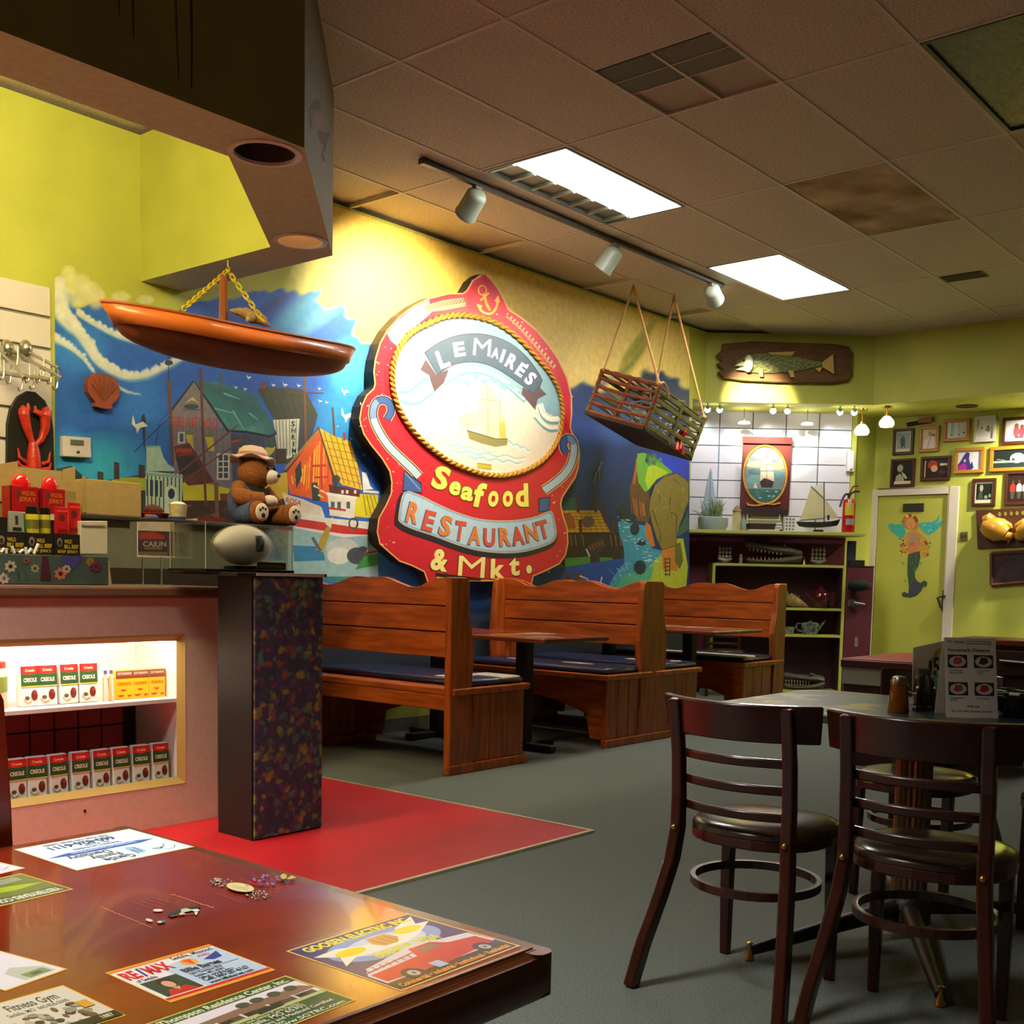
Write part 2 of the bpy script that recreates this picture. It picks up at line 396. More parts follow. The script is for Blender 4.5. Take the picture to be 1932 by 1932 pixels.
def troffer(i, j, lit, label, reveal):
    x0 = TX0+TX*i+0.014; x1 = x0+TX-0.028; y1 = TY0+TY*j-0.014; y0 = y1-TY+0.028
    t = thing('ceiling_troffer', label, 'ceiling light', ((x0+x1)/2, (y0+y1)/2, ZC), 'fluorescent ceiling troffers')
    fr = MB().box(x0, x1, y0, y0+0.02, ZC-0.006, ZC+0.03).box(x0, x1, y1-0.02, y1, ZC-0.006, ZC+0.03).box(x0, x0+0.02, y0+0.02, y1-0.02, ZC-0.006, ZC+0.03).box(x1-0.02, x1, y0+0.02, y1-0.02, ZC-0.006, ZC+0.03)
    fr.build('frame', mat('troffer_frame_dark', '#3a3a2c', 0.3, 0.7) if not lit else mat('troffer_frame', '#6a6f66', 0.4, 0.5), t)
    ys = y1-0.02-reveal
    if lit:
        MB().box(x0+0.02, x1-0.02, y0+0.02, ys, ZC+0.008, ZC+0.02).build('lens', mat('lit_troffer_lens', '#ffffff', 0.5, emit=FLUOR_COL, estr=FLUOR), t)
    else:
        MB().box(x0+0.02, x1-0.02, y0+0.02, ys, ZC+0.006, ZC+0.02).build('lens', mat('dark_troffer_lens', '#5c5a44', 0.25, var=0.5, vscale=14.0, stretch=(1, 3, 1)), t)
    if reveal > 0:
        MB().box(x0+0.02, x1-0.02, ys, y1-0.02, ZC+0.018, ZC+0.026).build('reflector', mat('louvre_reflector', '#7f7660', 0.35, 0.6), t)
        for k in range(7):
            xx = x0+0.05+(x1-x0-0.1)*k/6
            MB().box(xx-0.012, xx+0.012, ys, y1-0.02, ZC-0.002, ZC+0.018).build('louvre_blade', mat('louvre_blade', '#9aa08c', 0.3, 0.7), t)
troffer(0, 0, True, 'lit fluorescent troffer with louvre strip beside the track lights, nearer one', 0.19)
troffer(2, 0, True, 'lit fluorescent troffer further away, near the green corner', 0.0)
troffer(0, -4, False, 'unlit dark ceiling troffer at the upper right', 0.0)
t = thing('ceiling_troffer', 'unseen louvred troffer added to light the advert table and display counter', 'ceiling light', (TX0-3.5*TX, TY0-3.5*TY, ZC), 'fluorescent ceiling troffers')
xx, yy = TX0-3.5*TX, TY0-3.5*TY
MB().box(xx-TX/2+.014, xx+TX/2-.014, yy-TY/2+.014, yy+TY/2-.014, ZC+.006, ZC+.03).build('housing', mat('added_troffer_housing', '#c9c4b8', 0.4), t)
for k in range(9): MB().box(xx-TX/2+.05+k*.15, xx-TX/2+.058+k*.15, yy-TY/2+.02, yy+TY/2-.02, ZC-.03, ZC+.006).build('louvre_blade', mat('louvre_blade', '#9aa08c', 0.3, 0.7), t)
la = bpy.data.lights.new('added_fill_lamp', 'AREA'); la.shape = 'RECTANGLE'; la.size = 1.2; la.size_y = .55; la.energy = 72; la.color = FLUOR_COL; la.spread = math.radians(104)  # area light added overhead, out of view, to brighten table and counter
lo_ = bpy.data.objects.new('added_fill_lamp', la); COL.objects.link(lo_); lo_.parent = t; lo_.location = (0, 0, -.035)
# square return-air diffuser next to the grid crossing
vx0, vx1, vy1 = TX0-TX/2+0.01, TX0-0.012, TY0-2*TY-0.012; vy0 = vy1-TY+0.024
t = thing('ceiling_diffuser', 'square ceiling air diffuser with two dark and two pale panels', 'air vent', ((vx0+vx1)/2, (vy0+vy1)/2, ZC))
mv = (vx0+vx1)/2; my = (vy0+vy1)/2
MB().box(vx0, vx1, vy0, vy1, ZC+0.012, ZC+0.03).build('backing', mat('diffuser_pale', '#a8987f', 0.8), t)
MB().box(vx0, mv, my+0.008, vy1, ZC, ZC+0.012).build('dark_panel', mat('diffuser_dark', '#57574a', 0.7), t)
MB().box(vx0, mv, vy0, my-0.008, ZC, ZC+0.012).build('dark_panel', mat('diffuser_dark2', '#676452', 0.7), t)
MB().box(vx0, vx1, my-0.008, my+0.008, ZC-0.003, ZC+0.012).box((vx0+mv)/2-0.003, (vx0+mv)/2+0.003, vy0, vy1, ZC-0.003, ZC+0.012).box(mv-0.004, mv+0.004, vy0, vy1, ZC-0.002, ZC+0.012).build('divider_bar', M_GRID, t)
t = thing('ceiling_vent', 'small dark ceiling vent far off at the right', 'air vent', (9.36, 3.26, ZC))
MB().box(9.27, 9.47, 3.10, 3.43, ZC-0.006, ZC+0.004).build('frame', mat('vent_frame', '#5c5238', 0.6), t)
for k in range(5): MB().box(9.285+k*0.036, 9.305+k*0.036, 3.115, 3.415, ZC-0.012, ZC-0.006).build('slat', mat('vent_slat', '#3b351f', 0.6), t)

# door with frame
t = struct(MB().box(XD+0.005, XD+0.06, 4.24, 5.0, 0.0, 2.115).build('door_1', mat('lime_door_paint', '#b6b64a', 0.5, var=0.1, vscale=2.0)))
door = t
fr = struct(MB().box(XD-0.02, XD+0.07, 4.13, 4.235, 0.0, 2.195).box(XD-0.02, XD+0.07, 5.005, 5.11, 0.0, 2.195).box(XD-0.02, XD+0.07, 4.235, 5.005, 2.12, 2.195).build('trim_door', M_WHITE, bevel=0.006))
# ================================================================== BENCHES AND BOOTH TABLES
M_PINE = mat('orange_pine', '#c4601f', 0.38, var=0.3, vscale=5.0, stretch=(6, 0.7, 6), vcol='#944415', coat=0.15)
M_PINEV = mat('orange_pine_upright', '#b85a1e', 0.38, var=0.3, vscale=5.0, stretch=(6, 6, 0.7), vcol='#8a4014', coat=0.15)
M_NAVY = mat('navy_vinyl', '#1d2746', 0.32, var=0.2, vscale=12.0)
M_TAPE = mat('pale_split_vinyl', '#cfcab4', 0.6)
M_IRON = mat('black_cast_iron', '#1b1613', 0.5)
YE = 4.43     # aisle end of the benches
YB = 5.855
def scallop(x, th, y0, y1, z0, z1, nm, par):
    # top plank with dips either side of a double hump
    L = y1-y0; pr = [(0.0, 1.0), (0.03, 1.0), (0.07, 0.95), (0.115, 0.72), (0.16, 0.40), (0.20, 0.27), (0.24, 0.30), (0.30, 0.55), (0.36, 0.86), (0.40, 0.99), (0.435, 1.0), (0.47, 0.95), (0.5, 0.90)]
    pr = pr+[(1-a, b) for a, b in reversed(pr[:-1])]
    pts = [(x, y0, z0)]+[(x, y0+a*L, z0+(z1-z0)*(0.5+0.5*b)) for a, b in pr]+[(x, y1, z0)]
    return MB().prism(pts, (th, 0, 0)).build(nm, M_PINE, par, bevel=0.006)
def cushion(x0, x1, y0, y1, z0, z1, par):
    return MB().box(x0, x1, y0, y1, z0, z1).build('seat_cushion', M_NAVY, par, True, bevel=0.022)
def end_post(xs, par, dirn):
    # profile of one back post: xs = outer back edge, dirn=+1 seat to +x
    prof = [(0, 0), (0.205, 0), (0.195, 0.25), (0.185, 0.46), (0.195, 0.62), (0.205, 0.72), (0.19, 0.80), (0.165, 0.90), (0.155, 1.0), (0.155, 1.11), (0.145, 1.135), (0.12, 1.147), (0, 1.147)]
    for ya, nm in ((YE, 'end_post'), (YB-0.05, 'end_post')):
        MB().prism([(xs+dirn*a, ya, b) for a, b in prof], (0, 0.05, 0)).build(nm, M_PINEV, par, bevel=0.007)
def half_bench(xs, dirn, par, posts=True, sd=0.715, a0=0.208):
    if posts: end_post(xs, par, dirn)
    X = lambda a: xs+dirn*a
    def bx(a, b, y0, y1, z0, z1): return MB().box(min(X(a), X(b)), max(X(a), X(b)), y0, y1, z0, z1)
    # back planks
    bx(0.015, 0.05, YE+0.05, YB-0.05, 0.683, 0.8265).build('back_plank', M_PINE, par, bevel=0.005)
    bx(0.015, 0.05, YE+0.05, YB-0.05, 0.8335, 0.9775).build('back_plank', M_PINE, par, bevel=0.005)
    scallop(min(X(0.015), X(0.05)), 0.035, YE+0.05, YB-0.05, 0.9845, 1.142, 'back_plank', par)
    bx(0.028, 0.037, YE+0.05, YB-0.05, 0.70, 1.02).build('back_batten', mat('dark_joint_wood', '#2a1408', 0.8), par)
    # seat
    bx(0.02, sd, YE-0.012, YB, 0.462, 0.502).build('seat_board', M_PINE, par, bevel=0.008)
    bx(0.02, 0.05, YE+0.05, YB-0.05, 0.372, 0.460).build('back_rail', M_PINE, par, bevel=0.005)
    # front apron with an arched cut-out
    n = 10; ar = [(X(sd-.075), YE+0.05, 0.46), (X(sd-.075), YE+0.05, 0.05), (X(sd-.075), YE+0.16, 0.05), (X(sd-.075), YE+0.2, 0.22)]
    ar += [(X(sd-.075), YE+0.2+(YB-YE-0.4)*k/n, 0.22+0.10*math.sin(math.pi*k/n)) for k in range(1, n)]
    ar += [(X(sd-.075), YB-0.2, 0.22), (X(sd-.075), YB-0.16, 0.05), (X(sd-.075), YB-0.05, 0.05), (X(sd-.075), YB-0.05, 0.46)]
    MB().prism(ar, (dirn*0.022, 0, 0)).build('front_apron', M_PINE, par)
    for ya in (YE+0.012, YB-0.04):
        for k in range(3):
            dw = (sd-.03-a0)/3; a = a0+k*dw; bx(a, a+dw-.004, ya, ya+0.03, 0.055, 0.46).build('side_board', M_PINEV, par, bevel=0.004)
        bx(0.0 if not posts else -0.008, sd-.015, ya-0.022, ya+0.03, 0.0, 0.055).build('base_trim', M_PINEV, par, bevel=0.006)
    return cushion(min(X(a0-.05), X(sd-.025)), max(X(a0-.05), X(sd-.025)), YE+0.02, YB-0.06, 0.502, 0.545, par)
def rip(par, x, y, z, rx, ry, seed):
    rnd = random.Random(seed); n = 14
    pts = [(x+rx*math.cos(2*math.pi*k/n)*rnd.uniform(0.6, 1.1), y+ry*math.sin(2*math.pi*k/n)*rnd.uniform(0.6, 1.1), z) for k in range(n)]
    MB().prism(pts, (0, 0, 0.004)).build('split_patch', M_TAPE, par)
b1 = thing('booth_bench', 'orange pine booth bench nearest the patterned column', 'bench', (5.05, 5.2, 0), 'pine booth benches')
half_bench(4.695, 1, b1)
# split cushion corner
MB().box(5.17, 5.34, YE+0.012, YE+0.30, 0.530, 0.5505).build('split_patch', M_TAPE, b1, True, bevel=0.012)
MB().box(4.92, 5.17, YE+0.22, YE+0.36, 0.530, 0.548).build('split_patch', M_TAPE, b1, True, bevel=0.01)
b2 = thing('booth_bench', 'double pine booth bench with back-to-back seats between the two booth tables', 'bench', (6.85, 5.2, 0), 'pine booth benches')
half_bench(6.815, -1, b2, False, .585, .155)
half_bench(6.817, 1, b2, False, .662, .155)
pf2 = [(6.655, 0), (6.975, 0), (6.972, 0.46), (6.985, 0.62), (6.99, 0.72), (6.97, 0.80), (6.945, 0.90), (6.935, 1.0), (6.935, 1.11), (6.925, 1.135), (6.90, 1.147), (6.70, 1.147), (6.68, 1.13), (6.665, 1.08), (6.655, 0.95), (6.645, 0.80), (6.64, 0.72), (6.648, 0.6), (6.66, 0.46)]
for ya in (YE, YB-.05): MB().prism([(a, ya, b) for a, b in pf2], (0, 0.05, 0)).build('end_post', M_PINEV, b2, bevel=0.007)
for k, (x, y, rx, ry) in enumerate([(6.50, 4.88, 0.03, 0.16), (6.46, 5.45, 0.03, 0.07), (7.30, 4.55, 0.05, 0.05), (7.2, 4.85, 0.03, 0.10)]): rip(b2, x, y, 0.545, rx, ry, k)
b3 = thing('booth_bench', 'pine booth bench farthest along the mural wall, below the niche', 'bench', (8.55, 5.2, 0), 'pine booth benches')
half_bench(8.85, -1, b3)
MB().box(8.19, 8.40, YE+0.03, YE+0.95, 0.532, 0.551).build('split_patch', M_TAPE, b3, True, bevel=0.012)

def booth_table(x0, x1, label, seed):
    t = thing('booth_table', label, 'table', ((x0+x1)/2, 5.15, 0), 'booth tables between pine benches')
    MB().box(x0, x1, 4.36, 5.84, 0.745, 0.775).build('table_top', mat('varnished_table_edge', '#7a3a1c', 0.25, var=0.3, vscale=6, stretch=(4, 1, 4)), t, bevel=0.008)
    p = Paint(lambda u, v: V3(x0+u, 4.36+v, 0.775), (0, 0, 1)); r = random.Random(seed)
    for j in range(5):
        for i in range(2):
            a, b = 0.06+i*(x1-x0-0.1)/2, 0.06+j*0.3
            p.rect(a, b, a+0.26, b+0.2, r.choice(['#d8c79a', '#c9a070', '#b8843f', '#cfc0a8', '#a8341c'])); p.rect(a+0.03, b+0.05, a+0.2, b+0.1, r.choice(['#7a2a1a', '#31405a', '#8a6a2a']))
    p.build('advert_card', t, paint_mat('laminated_print', 0.18, 0.0, coat=0.3))
    xc = (x0+x1)/2
    for yy in (4.80, 5.60):
        MB().box(xc-0.045, xc+0.045, yy-0.045, yy+0.045, 0.05, 0.745).build('pedestal_post', M_IRON, t, bevel=0.01)
        MB().box(xc-0.3, xc+0.3, yy-0.035, yy+0.035, 0.0, 0.05).box(xc-0.035, xc+0.035, yy-0.26, yy-0.035, 0.0, 0.05).box(xc-0.035, xc+0.035, yy+0.035, yy+0.26, 0.0, 0.05).build('pedestal_foot', M_IRON, t, bevel=0.012)
booth_table(5.46, 6.16, 'booth table with varnished advert top between the two nearest pine benches', 3)
booth_table(7.52, 8.30, 'booth table with varnished advert top between the two farther pine benches', 5)

# ================================================================== DARK CHAIRS AND DINING TABLE
M_MAHOG = mat('dark_mahogany', '#3a150c', 0.3, var=0.3, vscale=6.0, stretch=(3, 3, 1), coat=0.2)
M_SEAT = mat('dark_vinyl_seat', '#3b2f26', 0.22, var=0.15, vscale=10.0)
M_BRASS = mat('brass_bolt', '#c79a4a', 0.3, 1.0)
def make_chair(label):
    t = thing('cafe_chair', label, 'chair', (0, 0, 0), 'dark slatted chairs around the dining table')
    for s in (-1, 1):
        y = s*0.17
        pts = [(-0.295, y+s*.058, 0.0), (-0.257, y+s*.044, 0.12), (-0.205, y+s*.022, 0.26), (-0.172, y+s*.008, 0.36), (-0.16, y, 0.45), (-0.16, y, 0.55), (-0.168, y, 0.66), (-0.185, y, 0.76), (-0.199, y, 0.822)]
        rl_ = MB().sweep(pts, [0.034]*9, [0.040, 0.042, 0.044, 0.044, 0.040, 0.036, 0.033, 0.030, 0.026]).build('rear_leg', M_MAHOG, t, bevel=0.006)
        MB().sweep([(0.15, y, 0.0), (0.147, y, 0.22), (0.143, y*.98, 0.435)], [0.028, 0.034, 0.036], [0.028, 0.034, 0.036]).build('front_leg', M_MAHOG, t, bevel=0.005)
        MB().ball((-0.182, y, 0.452), 0.009, 10, 6).build('bolt', M_BRASS, rl_, True)
    # crest rail and slats, bowed backwards in the middle
    def rail(z, hh, half, fwd, th, nm):
        n = 14; pts = []
        lean = 0.158+max(0.0, z-0.55)*0.15
        for k in range(n+1):
            u = -1+2*k/n; pts.append((-lean+(.022 if fwd > .05 else 0)+fwd*(u*u-.55), u*half, z))
        MB().sweep(pts, [hh]*(n+1), [th]*(n+1), (-0.16, 0, 0.987)).build(nm, M_MAHOG, t, True, bevel=0.005)
    rail(0.777, 0.104, 0.235, 0.10, 0.020, 'crest_rail')
    for z in (0.668, 0.593, 0.518): rail(z, 0.026, 0.162, 0.045, 0.014, 'back_slat')
    # seat: rounded at the front, straight at the back
    n = 28; out = []
    for k in range(n):
        a = 2*math.pi*k/n; c, s_ = math.cos(a), math.sin(a)
        e = 2.6; out.append((0.045+0.205*math.copysign(abs(c)**(2/e), c), 0.205*math.copysign(abs(s_)**(2/e), s_)*(1.0 if c > 0 else 1-0.10*abs(c))))
    MB().prism([(x, y, 0.415) for x, y in out], (0, 0, 0.032)).build('seat_frame', M_MAHOG, t, bevel=0.006)
    m = MB(); rings = [(1.0, 0.447), (0.99, 0.458), (0.94, 0.468), (0.80, 0.474), (0.4, 0.472)]
    vs = [(0.045+(x-0.045)*f, y*f, z) for f, z in rings for x, y in out]
    m.add(vs, [(i*n+k, i*n+(k+1) % n, (i+1)*n+(k+1) % n, (i+1)*n+k) for i in range(4) for k in range(n)]+[tuple(4*n+k for k in range(n))]+[tuple(reversed(range(n)))])
    m.build('seat_pad', M_SEAT, t, True)
    ring = [( -0.005+0.182*math.cos(a), 0.178*math.sin(a), 0.295) for a in [2*math.pi*k/36 for k in range(37)]]
    MB().sweep(ring, [0.024]*37, [0.014]*37, (0, 0, 1)).build('ring_stretcher', M_MAHOG, t)
    return t
def place(t, x, y, rz, label):
    t.location = (x, y, 0); t.rotation_euler = (0, 0, math.radians(rz)); t['label'] = label
ch = make_chair('')
chairs = [ch]+[copy_tree(ch) for _ in range(3)]
place(chairs[0], 2.905, 1.515, 1, 'dark wooden slat-back chair, left of the two with backs to us')
place(chairs[1], 2.925, 1.03, 6, 'dark wooden slat-back chair closest to us, right of the two with backs to us')
place(chairs[2], 4.13, 1.50, 176, 'dark wooden chair on the far side of the marbled table, left one')
place(chairs[3], 4.13, 0.92, 184, 'dark wooden chair on the far side of the marbled table, half out of frame')

# marbled dining table
t = thing('dining_table', 'four-seat table with marbled teal top and ribbed pedestal', 'table', (3.63, 1.30, 0))
def rrect(x0, x1, y0, y1, r, z, n=6):
    P = []
    for cx_, cy_, a0 in ((x1-r, y1-r, 0), (x0+r, y1-r, 90), (x0+r, y0+r, 180), (x1-r, y0+r, 270)):
        P += [(cx_+r*math.cos(math.radians(a0+90*k/n)), cy_+r*math.sin(math.radians(a0+90*k/n)), z) for k in range(n+1)]
    return P
mt = mat('marbled_teal_laminate', '#3a5048', 0.3, var=0.7, vscale=4.5, vcol='#2b4048', detail=6)
nt = mt.node_tree; b = nt.nodes['Principled BSDF']
n2 = nt.nodes.new('ShaderNodeTexNoise'); n2.inputs['Scale'].default_value = 7.0; n2.inputs['Detail'].default_value = 2
rp = nt.nodes.new('ShaderNodeMapRange'); rp.inputs[1].default_value = 0.54; rp.inputs[2].default_value = 0.62
mx = nt.nodes.new('ShaderNodeMix'); mx.data_type = 'RGBA'; mx.inputs[7].default_value = (*srgb('#a9a047'), 1)
tc = [n for n in nt.nodes if n.type == 'TEX_COORD'][0]
old = b.inputs['Base Color'].links[0].from_socket
nt.links.new(tc.outputs['Object'], n2.inputs[0]); nt.links.new(n2.outputs[0], rp.inputs[0]); nt.links.new(rp.outputs[0], mx.inputs[0]); nt.links.new(old, mx.inputs[6]); nt.links.new(mx.outputs[2], b.inputs['Base Color'])
MB().prism(rrect(3.23, 4.03, 0.66, 1.90, 0.10, 0.725), (0, 0, 0.025)).build('table_top', mt, t, bevel=0.006)
m = MB(); n = 40
m.add([(3.63+(0.052+(0.006 if k % 2 else 0))*math.cos(2*math.pi*k/n), 1.34+(0.052+(0.006 if k % 2 else 0))*math.sin(2*math.pi*k/n), z) for z in (0.10, 0.70) for k in range(n)], [(k, (k+1) % n, n+(k+1) % n, n+k) for k in range(n)])
m.build('ribbed_pedestal', mat('ribbed_bronze', '#8a6a48', 0.3, 0.7, var=0.4, vscale=3, stretch=(20, 20, 0.3)), t)
MB().lathe([(0.02, 0.70), (0.12, 0.70), (0.20, 0.724), (0.02, 0.724)], (3.63, 1.34, 0), 24).build('mounting_plate', M_IRON, t)
MB().lathe([(0.02, 0.05), (0.075, 0.05), (0.07, 0.12), (0.055, 0.135), (0.02, 0.135)], (3.63, 1.34, 0), 24).build('pedestal_hub', M_IRON, t, True)
for a in (156, 209, 28, -28):
    ca, sa = math.cos(math.radians(a)), math.sin(math.radians(a))
    MB().tube([(3.63+ca*0.03, 1.34+sa*0.03, 0.10), (3.63+ca*0.3, 1.34+sa*0.3, 0.07), (3.63+ca*0.60, 1.34+sa*0.60, 0.035), (3.63+ca*0.64, 1.34+sa*0.64, 0.03)], [0.032, 0.026, 0.018, 0.016], 10).build('base_leg', M_IRON, t, True)
    MB().lathe([(0.012, 0.0), (0.016, 0.004), (0.012, 0.02), (0.006, 0.045), (0.01, 0.055), (0.003, 0.058)], (3.63+ca*0.64, 1.34+sa*0.64, 0), 12).build('glide_foot', M_BRASS, t, True)
# ================================================================== FOREGROUND TABLE WITH ADVERTS
M_TABLE = mat('red_varnished_wood', '#8e2f16', 0.16, var=0.3, vscale=3.0, stretch=(1, 2.5, 1), vcol='#6f1f0e', coat=0.25)
M_TEDGE = mat('dark_walnut_edge', '#6b3a1c', 0.25, var=0.35, vscale=8.0, stretch=(1, 6, 6), coat=0.2)
M_PRINT = paint_mat('glossy_print', 0.3, 0.0, coat=0.08, spec=0.35)
tb = thing('foreground_table', 'glossy red wooden table covered in laminated adverts, closest to us', 'table', (0.35, 1.15, 0))
MB().prism(rrect(-0.5, 0.925, 0.75, 1.575, 0.02, 0.72), (0, 0, 0.03)).build('table_top', M_TABLE, tb, bevel=0.003)
# grooved front edge and plain side edges
prof = [(0.755, 0.75), (0.749, 0.7505), (0.747, 0.748), (0.744, 0.7495), (0.741, 0.747), (0.738, 0.748), (0.735, 0.7455), (0.731, 0.745), (0.727, 0.738), (0.725, 0.728), (0.7255, 0.708), (0.73, 0.70), (0.755, 0.70)]
MB().prism([(-0.5, a, b) for a, b in prof], (1.43, 0, 0)).build('front_edge', M_TEDGE, tb, True)
MB().prism(rrect(0.915, 0.944, 0.727, 1.588, 0.012, 0.702), (0, 0, 0.047)).build('side_edge', M_TEDGE, tb, bevel=0.006)
MB().box(-0.5, 0.92, 1.572, 1.588, 0.702, 0.749).build('rear_edge', M_TEDGE, tb, bevel=0.005)
MB().box(0.06, 0.14, 1.11, 1.19, 0.04, 0.72).build('pedestal_post', M_IRON, tb, bevel=0.01)
MB().box(-0.22, 0.42, 1.12, 1.18, 0.0, 0.04).box(0.07, 0.13, 0.85, 1.12, 0.0, 0.04).box(0.07, 0.13, 1.18, 1.45, 0.0, 0.04).build('pedestal_foot', M_IRON, tb, bevel=0.01)
def card(tl, tr, bl, name='advert_card'):
    a, b, c = at_z(*tl, 0.75), at_z(*tr, 0.75), at_z(*bl, 0.75)
    ex = b-a; ey = c-a; ey = ey-ex*(ey.dot(ex)/ex.dot(ex)); W = ex.length*100; Hh = ey.length*100
    p = Paint(lambda u, v: a+ex*(u/W)+ey*(v/Hh), (0, 0, 1), 1.5e-5, 3e-4)
    return p, W, Hh
# --- estate agent card
p, W, H = card((198, 1836), (394, 1782), (316, 1894))
p.rect(0, 0, W, H, '#e2b23a').rect(W*.012, H*.02, W*.99, H*.98, '#e8e4e0').rect(W*.012, H*.02, W*.99, H*.07, '#e0842c')
p.poly([(W*.35, H*.25), (W*.985, H*.1), (W*.985, H*.9), (W*.4, H*.9)], '#b9cfe0').rect(W*.012, H*.90, W*.99, H*.95, '#d0221c').rect(W*.012, H*.95, W*.99, H*.98, '#e8a03a')
p.text('RE', W*.04, H*.32, H*.2, '#cf1f24', w=W*.13, bold=.05).text('/', W*.18, H*.32, H*.2, '#27357f', w=W*.05, bold=.06).text('MAX', W*.24, H*.32, H*.2, '#cf1f24', w=W*.23, bold=.05)
p.text('of Sedalia', W*.06, H*.43, H*.07, '#2c3330', w=W*.18).text('Sedalia, Missouri', W*.55, H*.15, H*.08, '#3b4148', w=W*.4)
p.ell(W*.62, H*.28, W*.07, H*.09, '#f0a437').poly([(W*.58, H*.22), (W*.66, H*.22), (W*.62, H*.38)], '#e0551e').poly([(W*.74, H*.32), (W*.94, H*.20), (W*.9, H*.36), (W*.8, H*.38)], '#2b3f96').text('AVID', W*.74, H*.24, H*.05, '#c22f4a', w=W*.12)
p.rect(W*.05, H*.46, W*.38, H*.88, '#2d4238').ell(W*.21, H*.6, W*.07, H*.12, '#38241a').ell(W*.21, H*.63, W*.045, H*.09, '#d9a27f').poly([(W*.08, H*.88), (W*.14, H*.74), (W*.21, H*.78), (W*.29, H*.74), (W*.35, H*.88)], '#c9281c').poly([(W*.18, H*.73), (W*.25, H*.73), (W*.215, H*.80)], '#d9a27f')
p.text('Billie Barnes', W*.45, H*.50, H*.10, '#2b3138', w=W*.36, bold=.03).line([(W*.45, H*.53), (W*.95, H*.53)], H*.008, '#7a6a70')
for k, (s, ww) in enumerate([('1301 Thompson Blvd', .30), ('Sedalia, MO 65301', .28), ('Office: 660-826-9911', .33)]): p.text(s, W*.45, H*(.59+.065*k), H*.045, '#3e4c5a', w=W*ww)
p.text('Cell: 660-287-6167', W*.45, H*.80, H*.08, '#26343f', w=W*.44).text('www.billiebarnes.com', W*.45, H*.88, H*.06, '#2d3d48', w=W*.42)
p.build('advert_card', tb, M_PRINT)
# --- electrician card
p, W, H = card((539, 1795), (769, 1724), (745, 1875))
p.rect(0, 0, W, H, '#e8c65c').rect(W*.012, H*.015, W*.988, H*.985, '#23276e').ell(W*.5, H*.33, W*.42, H*.24, '#7f9fd0').ell(W*.5, H*.34, W*.3, H*.16, '#c9d6e6')
p.poly([(W*.03, H*.22), (W*.22, H*.2), (W*.35, H*.27), (W*.62, H*.27), (W*.74, H*.16), (W*.97, H*.06), (W*.88, H*.2), (W*.98, H*.22), (W*.76, H*.36), (W*.6, H*.42), (W*.36, H*.42), (W*.2, H*.40), (W*.06, H*.48), (W*.14, H*.33)], '#f2ecd6')
p.ell(W*.24, H*.31, W*.11, H*.06, '#f0d821').ell(W*.76, H*.25, W*.11, H*.06, '#f0d821').poly([(W*.42, H*.3), (W*.45, H*.2), (W*.6, H*.2), (W*.63, H*.3), (W*.56, H*.38), (W*.46, H*.38)], '#c99a55')
for k in range(3): p.line([(W*(.47+.05*k), H*.23), (W*(.48+.05*k), H*.36)], W*.008, '#8d5f2c')
p.text('GOOSEN ELECTRIC INC.', W*.07, H*.13, H*.085, '#e9e04b', w=W*.85, bold=.05).text('660-829-2024', W*.28, H*.52, H*.09, '#d9d53c', w=W*.52, bold=.05)
p.poly([(W*.03, H*.86), (W*.03, H*.7), (W*.10, H*.60), (W*.62, H*.47), (W*.72, H*.53), (W*.97, H*.58), (W*.985, H*.80), (W*.6, H*.92)], '#d9d2d0')
p.rect(W*.02, H*.86, W*.98, H*.98, '#3a2312').poly([(W*.05, H*.84), (W*.05, H*.70), (W*.45, H*.66), (W*.5, H*.53), (W*.68, H*.53), (W*.75, H*.62), (W*.95, H*.66), (W*.96, H*.82), (W*.5, H*.87)], '#c8202a').poly([(W*.52, H*.64), (W*.54, H*.56), (W*.66, H*.56), (W*.70, H*.64)], '#7a6a55')
for k in range(7): p.line([(W*(.08+.055*k), H*.66), (W*(.09+.055*k), H*.6)], W*.008, '#b5262b')
p.line([(W*.06, H*.66), (W*.5, H*.59)], H*.012, '#c23437')
for cx_ in (.24, .84): p.ell(W*cx_, H*.85, W*.07, H*.085, '#25201f').ell(W*cx_, H*.85, W*.035, H*.045, '#b9b3ae').ell(W*cx_, H*.85, W*.012, H*.016, '#4a4542')
p.rect(W*.40, H*.80, W*.48, H*.90, '#a9c4dd')
p.text('Commercial \u2022 Industrial \u2022 Institutional \u2022 Residential', W*.05, H*.965, H*.05, '#f0a02c', w=W*.9, bold=.04)
p.build('advert_card', tb, M_PRINT)
# --- residence centre card
p, W, H = card((190, 1962), (539, 1841), (331, 2022))
p.rect(0, 0, W, H, '#dcc24a').rect(W*.01, H*.02, W*.99, H*.98, '#2c5a34').rect(W*.015, H*.18, W*.985, H*.62, '#e6dfe2')
p.text('Stan G. Thompson Residence Center, Inc.', W*.08, H*.15, H*.10, '#e6ddb0', w=W*.88, bold=.03)
p.poly([(W*.02, H*.62), (W*.02, H*.55), (W*.5, H*.50), (W*.985, H*.55), (W*.985, H*.62)], '#b9c27f').poly([(W*.2, H*.46), (W*.3, H*.36), (W*.95, H*.30), (W*.985, H*.40), (W*.985, H*.45), (W*.22, H*.52)], '#8a6a52').rect(W*.25, H*.47, W*.96, H*.56, '#5c4a3c')
for a in (.3, .42, .55, .7, .85): p.rect(W*a, H*.48, W*(a+.06), H*.55, '#2d2f22').rect(W*(a-.015), H*.45, W*a, H*.57, '#d9d0c2')
for a in (.62, .7, .8, .9): p.ell(W*a, H*.3, W*.035, H*.06, '#4a5340')
p.ell(W*.2, H*.52, W*.06, H*.08, '#c9b92e').poly([(W*.6, H*.56), (W*.62, H*.50), (W*.72, H*.50), (W*.75, H*.58), (W*.6, H*.6)], '#2b2c30')
